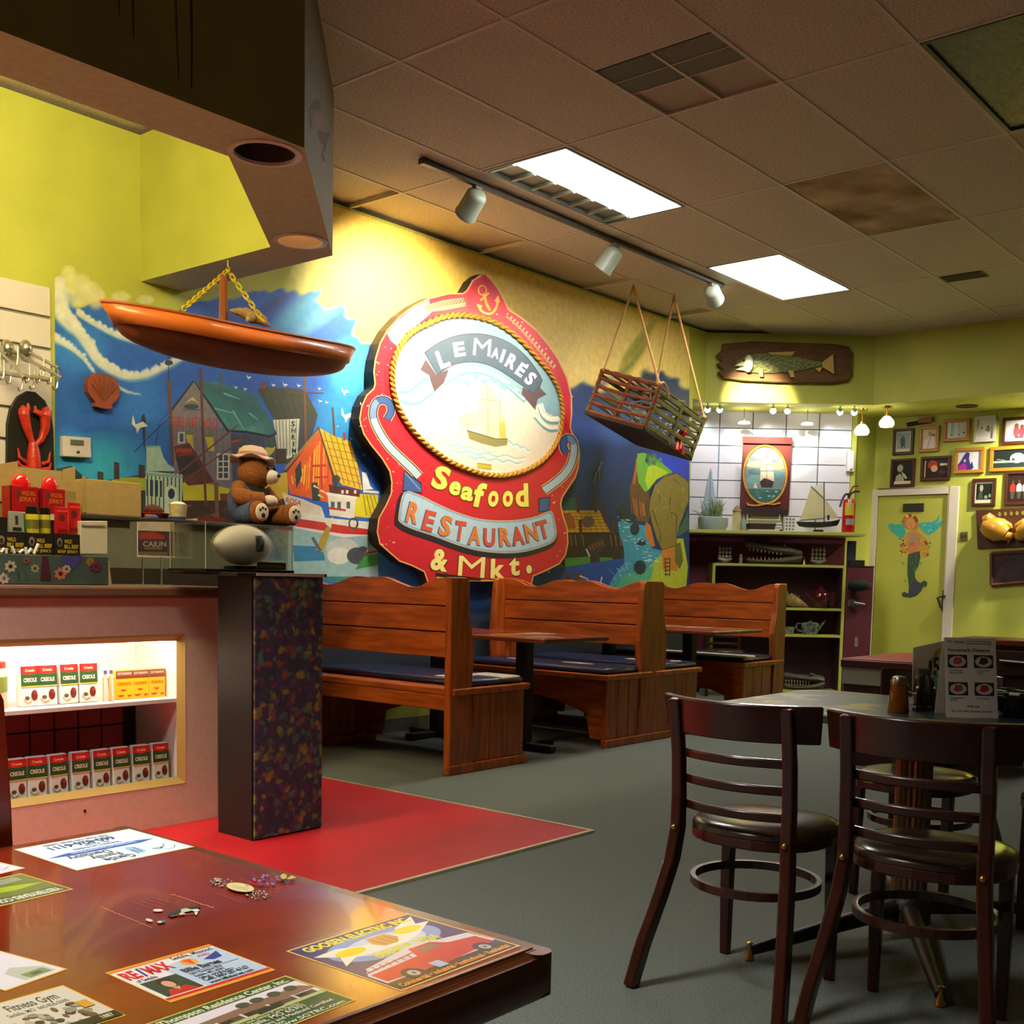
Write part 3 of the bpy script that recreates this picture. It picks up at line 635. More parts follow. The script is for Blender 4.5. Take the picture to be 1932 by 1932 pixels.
p.text('Skilled Nursing and Senior Care Facility', W*.3, H*.68, H*.05, '#dcd598', w=W*.5).text('Sedalia, MO 65301', W*.45, H*.76, H*.07, '#e3dfc0', w=W*.35).text('Beds \u2022 Medicare and Medicaid Certified', W*.35, H*.84, H*.055, '#e3dfc0', w=W*.58).text('Transportation', W*.42, H*.90, H*.05, '#e3dfc0', w=W*.2).text('www.SGTRC.com', W*.55, H*.965, H*.07, '#e3dfc0', w=W*.4)
p.build('advert_card', tb, M_PRINT)
# --- dentist card (printed for the other side of the table)
p, W, H = card((367, 1598), (145, 1643), (255, 1562))
p.rect(0, 0, W, H, '#d9c77a').rect(W*.01, H*.02, W*.99, H*.98, '#d6e2ea').poly([(W*.05, H*.52), (W*.2, H*.46), (W*.8, H*.46), (W*.97, H*.5), (W*.8, H*.56), (W*.2, H*.56)], '#2a5fb0')
p.text('Gentle', W*.46, H*.18, H*.11, '#2c4a46', w=W*.24, bold=.03).text('Family', W*.50, H*.31, H*.11, '#2c4a46', w=W*.24, bold=.03).text('Dentistry', W*.52, H*.44, H*.11, '#2c4a46', w=W*.34, bold=.03)
for a, b in (((.06, .2), (.2, .1)), ((.1, .3), (.24, .2))): p.line([(W*a[0], H*a[1]), (W*(a[0]+.06), H*(a[1]-.1)), (W*b[0], H*b[1])], W*.008, '#5f8f98')
p.line([(W*.17, H*.2), (W*.21, H*.16), (W*.26, H*.2)], W*.02, '#5a4a44').ell(W*.37, H*.27, W*.05, H*.13, '#9ec3d2').line([(W*.34, H*.36), (W*.36, H*.18), (W*.39, H*.3), (W*.41, H*.14)], W*.012, '#3b5f8e')
p.text('New Patients and Emergencies Welcome', W*.22, H*.545, H*.05, '#cfe2f2', w=W*.55).text('Emergency Care Available', W*.3, H*.65, H*.06, '#4a7f9c', w=W*.4).text('Dr. Kruse', W*.36, H*.72, H*.05, '#4a6a6a', w=W*.2).text('660-826-6111', W*.26, H*.85, H*.11, '#244a70', w=W*.55, bold=.04).text('3700 West 10th Street, Sedalia', W*.25, H*.94, H*.06, '#4c6c80', w=W*.55)
p.build('advert_card', tb, M_PRINT)
# --- golf course card
p, W, H = card((139, 1678), (-90, 1732), (59, 1644))
p.rect(0, 0, W, H, '#d8b24a').rect(W*.012, H*.03, W*.99, H*.97, '#6d7a3e').poly([(0.02*W, H*.5), (W*.3, H*.42), (W*.7, H*.5), (W*.95, H*.45), (W*.95, H*.7), (W*.3, H*.62)], '#9fb52a').poly([(W*.1, H*.75), (W*.5, H*.68), (W*.9, H*.8), (W*.9, H*.92), (W*.1, H*.92)], '#8f9a7a').rect(W*.012, H*.03, W*.99, H*.26, '#55603a').text('YESTERYEARS COUNTRY CLUB', W*.05, H*.21, H*.12, '#dfe0c8', w=W*.9, bold=.03).line([(W*.72, H*.35), (W*.72, H*.85)], W*.01, '#3a4424')
p.build('advert_card', tb, M_PRINT)
# --- small white card at the rim, plain white card, gym card
p, W, H = card((48, 1638), (-60, 1664), (0, 1617)); p.rect(0, 0, W, H, '#dcc490').rect(W*.03, H*.05, W*.97, H*.95, '#ddd5d8').line([(W*.1, H*.3), (W*.25, H*.2), (W*.45, H*.4), (W*.6, H*.3)], W*.02, '#6d6a76').build('advert_card', tb, M_PRINT)
p, W, H = card((-110, 1826), (0, 1794), (-30, 1876)) if False else card((-120, 1832), (0, 1794), (-30, 1885))
p.rect(0, 0, W, H, '#e0b23a').rect(W*.02, H*.02, W*.975, H*.97, '#dfdbdd').poly([(W*.4, H*.92), (W*.4, H*.62), (W*.6, H*.5), (W*.9, H*.72), (W*.9, H*.92)], '#b9bfae').rect(W*.5, H*.75, W*.85, H*.9, '#7d8f5c').rect(W*.6, H*.8, W*.75, H*.86, '#3f5a38')
p.build('advert_card', tb, M_PRINT)
p, W, H = card((-110, 1923), (119, 1859), (10, 1988))
p.rect(0, 0, W, H, '#e0b23a').rect(W*.012, H*.02, W*.988, H*.98, '#d3cdb8').text('Fitness Gym', W*.42, H*.26, H*.15, '#353a30', w=W*.42, bold=.02).text('Sedalia, MO  660-826-5000', W*.36, H*.38, H*.07, '#4c5340', w=W*.5)
r_ = random.Random(4)
for k in range(46): p.ell(W*r_.uniform(.3, .86), H*r_.uniform(.45, .86), W*r_.uniform(.015, .04), H*r_.uniform(.03, .07), r_.choice(['#6e4a2a', '#8a8a78', '#b8a88c', '#3f3626', '#7a5a2c', '#a89a80', '#5c3a22']))
p.rect(W*.86, H*.45, W*.95, H*.62, '#d59a2a').rect(W*.6, H*.84, W*.988, H*.98, '#2a2619').text('1887', W*.84, H*.94, H*.07, '#d8d0a0', w=W*.1)
p.build('advert_card', tb, M_PRINT)
# --- adverts printed straight onto the wood
p = Paint(lambda u, v: at_z(u, v, 0.75), (0, 0, 1), 1.5e-5, 3e-4); q = lambda x, y: (180+x/4.83, 1640+y/4.83)
r_ = random.Random(9)
def along(a, b, n, w, col, j=1.2):
    for k in range(n):
        t_ = (k+.5)/n; x, y = lerp(a[0], b[0], t_), lerp(a[1], b[1], t_); d = (b[0]-a[0])/n*.33
        p.line([(x-d, y-d*.4+r_.uniform(-j, j)*.4), (x, y+r_.uniform(-j, j)), (x+d, y+d*.4+r_.uniform(-j, j)*.4)], w, col)
along(q(50, 345), q(520, 540), 24, 1.0, '#d6a04a'); along(q(690, 230), q(1080, 360), 18, 1.2, '#d6a04a')
for k in range(4): along(q(330+60*k, 300-12*k+0), q(560+40*k, 375-20*k), 9, .5, '#9a6a3c', .5)
p.ell(*q(570, 385), 9.5, 2.6, '#d8cdb4').ell(*q(490, 475), 7, 2.6, '#cfc6b4', 12).ell(*q(600, 488), 8, 3, '#5f6a66', -8).ell(*q(585, 492), 4, 1.6, '#ddd5c4').poly([q(650, 430), q(720, 390), q(860, 350), q(960, 345), q(930, 380), q(800, 400), q(700, 450)], '#24312c').poly([q(780, 375), q(830, 365), q(900, 385), q(780, 410)], '#b7c29a').ell(*q(790, 418), 6, 2, '#d9d0bc').ell(*q(915, 385), 7, 2.4, '#ded6c6').poly([q(900, 400), q(935, 400), q(925, 428), q(912, 428)], '#ded6c6').line([q(690, 440), q(900, 412)], 1.5, '#b5481c')
for (cx_, cy_) in ((1140, 130), (1480, 250)):
    for k in range(70):
        x, y = r_.uniform(-120, 120), r_.uniform(-38, 38)
        if abs(x)/120+abs(y)/60 < 1: p.ell(*q(cx_+x, cy_+y), 1.7, 1.0, r_.choice(['#4c6a58', '#9fb59a', '#c9d2bc', '#2f4a40', '#7d9a88']), 0, 6)
p.ell(*q(1320, 185), 27, 8.6, '#b98a2c', 8).ell(*q(1320, 185), 25.5, 7.4, '#d8cf92', 8)
along(q(1235, 165), q(1400, 200), 8, .7, '#6f6a3a'); along(q(1230, 180), q(1390, 212), 8, .6, '#6f6a3a')
for k in range(4): along(q(1290+25*k, 90+30*k), q(1660, 235-35*k), 8, .7, '#b01c2c', .4)
along(q(1100, 240), q(1340, 330), 10, .6, '#c0403c', .5)
for k in range(26): p.ell(*q(r_.uniform(1430, 1730), 125+r_.uniform(-45, 40)), 3.0, 1.5, r_.choice(['#3f3f86', '#5b4f9a', '#c8344c', '#7f7fb8']), 20, 6)
p.ell(*q(1715, 95), 6, 5.2, '#c9a94a').poly([q(1740, 120), q(1790, 85), q(1830, 105), q(1780, 118)], '#c9b060')
p.build('printed_advert', tb, M_PRINT, kind='stuff')
# red wooden chair back that stands past the left frame edge
t = thing('wooden_chair', 'red-brown wooden chair cut off by the left edge, behind the advert table', 'chair', (0.6, 1.5, 0))
M_RCH = mat('red_brown_chair_wood', '#b53c1c', 0.3, var=0.2, vscale=4.0, stretch=(3, 3, 1), coat=0.2)
cR = at_z(18, 1440, 0.87); cx_, cy_ = 0.784, 1.64
MB().prism([(cx_-0.035, cy_, 0.44), (cx_+0.012, cy_, 0.44), (cx_+0.004, cy_, 0.80), (cx_-0.004, cy_, 0.955), (cx_-0.012, cy_, 0.972), (cx_-0.03, cy_, 0.975), (cx_-0.42, cy_, 0.975), (cx_-0.44, cy_, 0.95), (cx_-0.44, cy_, 0.44), (cx_-0.40, cy_, 0.44), (cx_-0.40, cy_, 0.70), (cx_-0.05, cy_, 0.70)], (0, 0.03, 0)).build('backrest', M_RCH, t, bevel=0.005)
MB().box(cx_-0.44, cx_+0.0, cy_-0.02-0.40, cy_, 0.41, 0.44).build('seat', M_RCH, t, bevel=0.008)
for xx in (cx_-0.43, cx_-0.03):
    for yy in (cy_-0.40, cy_-0.03): MB().box(xx, xx+0.035, yy, yy+0.035, 0, 0.41).build('leg', M_RCH, t, bevel=0.004)
t.location = t.location

# ================================================================== DISPLAY COUNTER
YF = 4.39
M_CTR = mat('pinkish_cream_panel', '#dcc2ac', 0.55, var=0.08, vscale=40.0)
M_CASE = mat('case_interior_white', '#e6ddd6', 0.5)
M_BEV = mat('golden_bevel', '#a58a4a', 0.5)
ct = thing('display_counter', 'cream service counter with lit recessed display window', 'counter', (2.0, 4.7, 0))
X0, X1, OX0, OX1, OZ0, OZ1 = 0.6, 3.085, 1.35, 2.912, 0.192, 0.868
MB().box(X0, OX0, YF, 4.95, 0, 1.03).box(OX1, X1, YF, 4.95, 0, 1.03).box(OX0, OX1, YF, 4.95, 0, OZ0).box(OX0, OX1, YF, 4.95, OZ1, 1.03).box(OX0, OX1, 4.80, 4.95, OZ0, OZ1).build('body', M_CTR, ct)
fr = MB(); g = 0.03
fr.hexa([(OX0, YF+0.001, OZ1-g), (OX1-g, YF+0.022, OZ1-g), (OX1-g, YF+0.024, OZ1-g), (OX0, YF+0.024, OZ1-g), (OX0, YF-0.002, OZ1), (OX1, YF-0.002, OZ1), (OX1, YF+0.024, OZ1), (OX0, YF+0.024, OZ1)])
fr.hexa([(OX0, YF-0.002, OZ0), (OX1, YF-0.002, OZ0), (OX1, YF+0.024, OZ0), (OX0, YF+0.024, OZ0), (OX0, YF+0.022, OZ0+g), (OX1-g, YF+0.022, OZ0+g), (OX1-g, YF+0.024, OZ0+g), (OX0, YF+0.024, OZ0+g)])
fr.hexa([(OX1-g, YF+0.022, OZ0+g), (OX1, YF-0.002, OZ0), (OX1, YF+0.024, OZ0), (OX1-g, YF+0.024, OZ0+g), (OX1-g, YF+0.022, OZ1-g), (OX1, YF-0.002, OZ1), (OX1, YF+0.024, OZ1), (OX1-g, YF+0.024, OZ1-g)])
fr.build('window_bevel', M_BEV, ct)
MB().box(X0, 3.115, YF-0.035, 4.95, 1.032, 1.083).build('countertop', mat('brown_laminate_top', '#6d5140', 0.4, var=0.15, vscale=20), ct, bevel=0.012)
MB().box(OX0+0.002, OX1-0.002, 4.785, 4.80, 0.57, OZ1-0.002).box(OX1-0.012, OX1-0.002, YF+0.03, 4.785, OZ0+0.01, OZ1-0.002).build('case_lining', M_CASE, ct)
MB().box(OX0, OX1-0.014, YF+0.035, 4.785, 0.560, 0.577).build('case_shelf', M_CASE, ct)
MB().box(OX0, OX1-0.014, YF+0.03, 4.785, OZ0+0.001, OZ0+0.012).build('case_floor', mat('case_floor_grey', '#9fa598', 0.5), ct)
MB().box(OX0+0.01, OX1-0.02, 4.775, 4.785, OZ0+0.012, 0.558).build('tile_backing', mat('case_grout_dark', '#2a1a16', 0.8), ct)
tm = MB().box(0, 0.105, 0, 0.010, 0, 0.105); first = None
for i in range(14):
    for j in range(3):
        o_ = (OX0+0.012+i*0.113, 4.764, OZ0+0.02+j*0.113)
        if o_[0]+0.105 > OX1-0.02: continue
        if first is None: first = tm.build('back_tile', mat('case_red_tile', '#a8392e', 0.45, var=0.2, vscale=8), None, org=V3(0, 0, 0)); first.parent = ct; first.location = V3(*o_)-ct.location
        else: c_ = first.copy(); COL.objects.link(c_); c_.location = V3(*o_)-ct.location
MB().tube([(OX0+0.05, YF+0.042, OZ1-0.020), (OX1-0.06, YF+0.042, OZ1-0.020)], 0.012, 10).build('case_lamp_tube', mat('case_tube', '#fff2e6', 0.5, emit=(1.0, 0.90, 0.80), estr=55.0), ct)
MB().tube([(2.42, YF-0.001, 0.135), (2.42, YF-0.004, 0.135)], 0.006, 10).build('screw_head', M_IRON, ct)

# packets of seasoning
def make_packet():
    t = thing('seasoning_packet', '', 'food packet', (0, 0, 0)); w, d, h = 0.082, 0.05, 0.172
    MB().hexa([(-w/2, -d/2, 0), (w/2, -d/2, 0), (w/2, d/2, 0), (-w/2, d/2, 0), (-w/2, -0.016, h), (w/2, -0.016, h), (w/2, 0.016, h), (-w/2, 0.016, h)]).build('pouch', mat('packet_white_film', '#d9d8cf', 0.35), t, bevel=0.006)
    p = Paint(lambda u, v: V3(-w/2+u*w, -d/2-0.001+(d/2-0.016)*(1-v), h*(1-v)), (0, -1, 0.2), 3e-5, 6e-4)
    p.rect(0.0, 0.02, 1.0, 0.20, '#b51f1f').rect(0, 0.20, 1, 0.50, '#33502a').ell(0.5, 0.12, 0.4, 0.1, '#c62a26').text('Creole', .5, .155, .06, '#e8c8a0', w=.5, align='c').text('CREOLE', 0.5, 0.40, 0.09, '#dcd8c2', w=0.72, align='c', bold=0.03)
    p.rect(0, .50, 1, .53, '#c9b24a').ell(.7, .73, .17, .13, '#6b2a1e').ell(.3, .8, .2, .1, '#d8d2c4').ell(.3, .79, .13, .05, '#5c4a3c').ell(.75, .66, .08, .06, '#8a3a28').line([(.1, .82), (.3, .92), (.55, .88)], .04, '#a98a6a')
    p.build('printed_front', t, M_PRINT)
    return t
pk = make_packet(); used = [False]
def put_packet(px, py, yy, z, label, group, rz=0):
    o = pk if not used[0] else copy_tree(pk); used[0] = True
    c = at_y(px, py, yy); o.location = (c.x, yy, z); o.rotation_euler = (0, 0, math.radians(rz)); o['label'] = label; o['group'] = group
for k, px in enumerate((28, 67, 107, 149, 188, 225, 263, 299)):
    put_packet(px, 1480, 4.475, OZ0+0.0125, 'green and white seasoning packet on the lower shelf, %s from the right' % ['eighth', 'seventh', 'sixth', 'fifth', 'fourth', 'third', 'second', 'first'][k], 'seasoning packets on the lower shelf', (2, -4, 3, -1, 2, 0, -3, 1)[k])
for k, px in enumerate((52, 86, 126, 163)):
    put_packet(px, 1310, 4.535, 0.578, 'bright seasoning packet on the upper lit shelf, %s' % ['leftmost of the row', 'second from the left', 'third from the left', 'nearest the yellow boxes'][k], 'seasoning packets on the upper shelf', (5, -2, 3, 0)[k])
bx0 = thing('crab_boil_box', '', 'food box', (0, 0, 0)); w, d, h = 0.082, 0.05, 0.128
MB().box(-w/2, w/2, -d/2, d/2, 0, h).build('carton', mat('yellow_carton', '#e3b81e', 0.4), bx0, bevel=0.002)
p = Paint(lambda u, v: V3(-w/2+u*w, -d/2-0.0005, h*(1-v)), (0, -1, 0), 3e-5, 2e-4)
p.rect(0, 0, 1, .2, '#7d4a3a').rect(0, .2, 1, .27, '#8a3a20').text("ZATARAIN'S", .5, .14, .08, '#e6c8b4', w=.84, align='c').text('CRAB BOIL', .5, .50, .10, '#c9601c', w=.8, align='c', bold=.03)
for a, b, s_ in ((.45, .68, .12), (.3, .87, .16), (.8, .88, .1)): p.ell(a, b, s_, .035, '#c8401a').line([(a-s_, b), (a-s_*1.3, b-.05)], .03, '#c8401a').line([(a+s_, b), (a+s_*1.3, b-.05)], .03, '#c8401a')
p.build('printed_front', bx0, M_PRINT)
for k, px in enumerate((229, 260, 291)):
    o = bx0 if k == 0 else copy_tree(bx0); c = at_y(px, 1300, 4.54); o.location = (c.x, 4.54, 0.578); o['label'] = 'yellow seafood boil box on the upper shelf, ' + ['left of three', 'middle of three', 'right of three'][k]; o['group'] = 'yellow boil boxes'
c = at_y(10, 1300, 4.48)
t = thing('spice_jar', 'pinkish jar with green label at the far left of the lit shelf', 'jar', (c.x-0.01, 4.55, 0.578))
MB().lathe([(0.02, 0), (0.045, 0.0), (0.047, 0.01), (0.047, 0.15), (0.04, 0.165), (0.02, 0.166)], t.location, 20).build('jar_body', mat('pink_jar', '#d6a58c', 0.4), t, True)
MB().lathe([(0.048, 0.07), (0.0485, 0.07), (0.0485, 0.13), (0.048, 0.13)], t.location, 20).build('label_band', mat('green_red_band', '#6a7a2a', 0.5), t)
MB().lathe([(0.01, 0.166), (0.043, 0.166), (0.043, 0.19), (0.01, 0.192)], t.location, 20).build('lid', mat('red_lid', '#b5221a', 0.4), t, True)
for k, px in enumerate((199, 210)):
    c = at_y(px, 1310, 4.5); t = thing('glass_vial', 'slim clear vial beside the yellow boxes, ' + ['left one', 'right one'][k], 'vial', (c.x, 4.5, 0.578), 'clear vials on the lit shelf')
    MB().lathe([(0.004, 0), (0.011, 0), (0.012, 0.01), (0.012, 0.10), (0.006, 0.11), (0.006, 0.12)], t.location, 14).build('vial_body', mat('clear_glass', '#f2f4f4', 0.05, trans=0.9), t, True)
    MB().lathe([(0.002, 0.12), (0.007, 0.12), (0.007, 0.135), (0.002, 0.135)], t.location, 12).build('stopper', mat('violet_cap', '#4a4590', 0.5), t)

# ================================================================== PATTERNED COLUMN
mf = bpy.data.materials.new('floral_fabric'); mf.use_nodes = True; nt = mf.node_tree; b = nt.nodes['Principled BSDF']; b.inputs['Roughness'].default_value = 0.9; b.inputs['Specular IOR Level'].default_value = 0.1
tc = nt.nodes.new('ShaderNodeTexCoord'); vo = nt.nodes.new('ShaderNodeTexVoronoi'); vo.inputs['Scale'].default_value = 30.0; nz = nt.nodes.new('ShaderNodeTexNoise'); nz.inputs['Scale'].default_value = 22.0
ad = nt.nodes.new('ShaderNodeVectorMath'); ad.operation = 'MULTIPLY_ADD'; ad.inputs[1].default_value = (0.06, 0.06, 0.06)
nt.links.new(tc.outputs['Object'], nz.inputs[0]); nt.links.new(nz.outputs['Color'], ad.inputs[0]); nt.links.new(tc.outputs['Object'], ad.inputs[2]); nt.links.new(ad.outputs[0], vo.inputs[0])
sp = nt.nodes.new('ShaderNodeSeparateColor'); rm = nt.nodes.new('ShaderNodeValToRGB'); rm.color_ramp.interpolation = 'CONSTANT'
nt.links.new(vo.outputs['Color'], sp.inputs[0]); nt.links.new(sp.outputs[0], rm.inputs[0])
els = ['#4a4a56', '#5a6866', '#5f4060', '#86843e', '#4c4c58', '#8a5642', '#5a7a70', '#664466', '#9a824a', '#4e4858']
rm.color_ramp.elements[0].color = (*srgb(els[0]), 1); rm.color_ramp.elements[1].position = 0.1; rm.color_ramp.elements[1].color = (*srgb(els[1]), 1)
for k in range(2, 10): e = rm.color_ramp.elements.new(k/10); e.color = (*srgb(els[k]), 1)
mx = nt.nodes.new('ShaderNodeMix'); mx.data_type = 'RGBA'; mr = nt.nodes.new('ShaderNodeMapRange'); mr.inputs[1].default_value = 0.3; mr.inputs[2].default_value = 0.75
nt.links.new(vo.outputs['Distance'], mr.inputs[0]); nt.links.new(mr.outputs[0], mx.inputs[0]); nt.links.new(rm.outputs[0], mx.inputs[6]); mx.inputs[7].default_value = (*srgb('#454350'), 1)
nt.links.new(mx.outputs[2], b.inputs['Base Color'])
t = thing('patterned_column', 'square column with dark floral fabric front, at the end of the counter', 'column', (3.09, 4.0, 0))
MB().box(2.905, 3.284, 3.892, 4.13, 0.0, 1.135).build('core', mat('dark_brown_board', '#1d1612', 0.6, var=0.2, vscale=6), t)
MB().box(2.912, 3.282, 3.88, 3.892, 0.012, 1.135).build('fabric_panel', mf, t, bevel=0.004)
MB().box(2.82, 3.30, 3.875, 4.36, 1.136, 1.150).build('top_slab', mat('black_slab', '#1c1714', 0.4), t, bevel=0.003)
MB().box(2.915, 3.284, 3.8725, 3.876, 1.137, 1.149).build('edge_strip', mat('pale_edge', '#c9bfa8', 0.4), t)

# ================================================================== BACK COUNTER BEHIND
t = thing('back_counter', 'grey high back counter behind the display counter', 'counter', (2.7, 5.2, 0))
MB().box(1.2, 3.96, 4.98, 5.40, 0.0, 1.385).build('body', mat('grey_green_panel', '#63665c', 0.7, var=0.1, vscale=30), t)
MB().box(1.18, 3.98, 4.96, 5.42, 1.386, 1.408).build('top_board', mat('dark_cap', '#2c2620', 0.5), t, bevel=0.004)
MB().box(2.55, 3.96, 4.958, 4.979, 1.03, 1.16).build('ledge', mat('dark_ledge', '#2b241f', 0.5), t)
# ================================================================== MURAL
def cr(P, n=6, closed=False):
    out = []; m = len(P)
    rng = range(m if closed else m-1)
    for i in rng:
        if closed: p0, p1, p2, p3 = P[(i-1) % m], P[i], P[(i+1) % m], P[(i+2) % m]
        else: p0, p1, p2, p3 = P[max(i-1, 0)], P[i], P[i+1], P[min(i+2, m-1)]
        for k in range(n):
            t = k/n
            out.append(tuple(0.5*((2*p1[j])+(-p0[j]+p2[j])*t+(2*p0[j]-5*p1[j]+4*p2[j]-p3[j])*t*t+(-p0[j]+3*p1[j]-3*p2[j]+p3[j])*t**3) for j in range(len(p1))))
    if not closed: out.append(tuple(P[-1]))
    return out
hx = lambda s: np.array([int(s[i:i+2], 16)/255 for i in (1, 3, 5)])
STEP = 3.0
gx = np.arange(103.5, 1306, STEP); gy = np.arange(380, 1300, STEP)
GX, GY = np.meshgrid(gx, gy)
rs = np.random.RandomState(3)
def fnoise(sx, sy, ang=0.0):
    a = math.radians(ang); u = (GX*math.cos(a)+GY*math.sin(a))/sx; v = (-GX*math.sin(a)+GY*math.cos(a))/sy
    lat = rs.rand(400, 400); iu = np.floor(u).astype(int); iv = np.floor(v).astype(int); fu = u-iu; fv = v-iv
    fu = fu*fu*(3-2*fu); fv = fv*fv*(3-2*fv); g = lambda i, j: lat[i % 400, j % 400]
    return (g(iu, iv)*(1-fu)+g(iu+1, iv)*fu)*(1-fv)+(g(iu, iv+1)*(1-fu)+g(iu+1, iv+1)*fu)*fv
img = np.zeros(GX.shape+(3,)); img[:] = hx('#b9bd4e')
def blend(col, a):
    global img
    c = hx(col) if isinstance(col, str) else col
    img = img*(1-a[..., None])+c*a[..., None]
def dab(x, y, rx, ry, col, alpha=1.0, rot=0, hard=1.5):
    a = math.radians(rot); dx, dy = GX-x, GY-y; u = (dx*math.cos(a)+dy*math.sin(a))/rx; v = (-dx*math.sin(a)+dy*math.cos(a))/ry
    blend(col, alpha*np.clip((1-(u*u+v*v))*hard, 0, 1))
sm = lambda a, b, x: (lambda t: t*t*(3-2*t))(np.clip((x-a)/(b-a), 0, 1))
n1 = fnoise(60, 18, -35); n2 = fnoise(22, 10, -35); n3 = fnoise(90, 70)
# golden sky towards and right of the sign, warm spotlight put into its colour
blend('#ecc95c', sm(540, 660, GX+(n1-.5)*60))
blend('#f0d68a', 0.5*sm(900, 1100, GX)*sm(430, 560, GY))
# blue field under a painterly upper edge
xt = [100, 130, 200, 265, 300, 335, 420, 480, 540, 600, 640, 680, 700, 720, 1050, 1075, 1110, 1150, 1185, 1215, 1245, 1310]
yt = [556, 560, 585, 600, 600, 590, 560, 545, 540, 552, 585, 640, 672, 700, 752, 742, 738, 735, 715, 690, 700, 745]
edge = np.interp(GX, xt, yt)+(n1-.5)*46+(n2-.5)*22
mask = sm(-9, 9, GY-edge)
sky = np.zeros_like(img); sky[:] = hx('#1d55b4')
def smix(col, a):
    global sky
    sky = sky*(1-a[..., None])+hx(col)*a[..., None]
def sdab(x, y, rx, ry, col, alpha=1.0, rot=0):
    a = math.radians(rot); dx, dy = GX-x, GY-y; u = (dx*math.cos(a)+dy*math.sin(a))/rx; v = (-dx*math.sin(a)+dy*math.cos(a))/ry
    smix(col, alpha*np.clip(1-(u*u+v*v), 0, 1)**0.8)
smix('#2a6fca', 0.6*n3)
sdab(190, 880, 120, 70, '#33b4dc', .95); sdab(150, 660, 60, 50, '#2f86d6', .7); sdab(270, 800, 60, 120, '#2c7fd2', .6); sdab(130, 860, 40, 60, '#2b9bd8', .8)
sdab(640, 780, 60, 130, '#2f98d6', .9, 10); sdab(660, 690, 50, 60, '#46b0c8', .8); sdab(680, 860, 40, 70, '#1f62c0', .8); sdab(470, 720, 160, 60, '#2456b0', .8)
sdab(560, 590, 90, 26, '#3f9fc0', .9, -38); sdab(600, 600, 100, 20, '#5fb0b8', .7, -38); sdab(520, 570, 60, 14, '#22468e', .8, -35); sdab(610, 640, 60, 16, '#1f5fb8', .8, -35)
smix('#1c3566', sm(1030, 1100, GX)*0.95); sdab(1110, 860, 70, 90, '#22509c', .8); sdab(1160, 820, 40, 24, '#2f62ae', .7, 20); sdab(1150, 780, 60, 20, '#3a6fb0', .5, 15)
sdab(1190, 960, 60, 60, '#173a54', .8); sdab(1270, 880, 60, 50, '#1f40d2', 1.0); sdab(1215, 700, 36, 60, '#2a2a3a', .7, 20)
sdab(660, 1060, 90, 60, '#2a78b8', .9); sdab(640, 1080, 60, 20, '#3f9a5c', .9); sdab(1090, 1085, 80, 30, '#1d4fae', .9); sdab(1070, 1062, 60, 12, '#3f7a34', 1.0)
smix('#2e2a26', sm(1110, 1180, GY)*0.8)
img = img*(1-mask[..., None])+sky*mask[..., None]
# yellow/green sweeps above the trap
for k in range(7): dab(1185+k*3, 700-k*9, 60, 10, ['#d8a92c', '#b8a038', '#7f8a3c', '#4a6a58'][k % 4], .55, -52)
# wall glimpses keep the lime paint at the lower left
c1 = lambda x, y: (x/3.864, 480+y/3.864)
rnd = random.Random(11)
def cloud(path, r0, r1, col='#cfd6cc', bump=True, shade='#8fb4c4'):
    P = cr([c1(*p) for p in path], 7)
    for i, (x, y) in enumerate(P):
        t = i/(len(P)-1); r = r0+(r1-r0)*t
        dab(x, y+r*.5, r*1.25, r*.7, shade, .55, 30, 1.0)
    for i, (x, y) in enumerate(P):
        t = i/(len(P)-1); r = r0+(r1-r0)*t
        dab(x, y, r, r*.7, col, .75, 0, 1.6)
        if bump and i % 2 == 0: dab(x+rnd.uniform(-3, 3), y-r*.55, r*rnd.uniform(.45, .75), r*rnd.uniform(.45, .75), '#dcded2', .9, 0, 2.2)
for x, y, rx, ry in ((500, 150, 16, 22), (590, 200, 20, 18), (660, 250, 20, 18), (720, 300, 14, 16), (880, 310, 20, 14), (1060, 330, 18, 12), (560, 300, 30, 26), (700, 340, 16, 20)): 
    x_, y_ = c1(x, y); dab(x_, y_, rx*1.1, ry, '#d9d6a8', .8, 0, 1.3)
cloud([(430, 250), (450, 420), (540, 520)], 20, 17); cloud([(540, 520), (640, 650), (720, 770), (820, 840), (930, 885), (1060, 875), (1180, 825), (1290, 770), (1410, 715)], 14, 6)
cloud([(580, 430), (700, 505), (850, 585), (990, 625), (1120, 640), (1230, 640)], 8, 7); cloud([(400, 610), (500, 665), (600, 745), (680, 850)], 9, 4); cloud([(840, 955), (930, 1000), (1030, 1022)], 5, 2, bump=False)
def lin(a): return np.where(a <= 0.04045, a/12.92, ((a+0.055)/1.055)**2.4)
YP = YM
pm = Paint(lambda u, v: at_y(u, v, YP), (0, -1, 0), 8e-6, 5e-4)
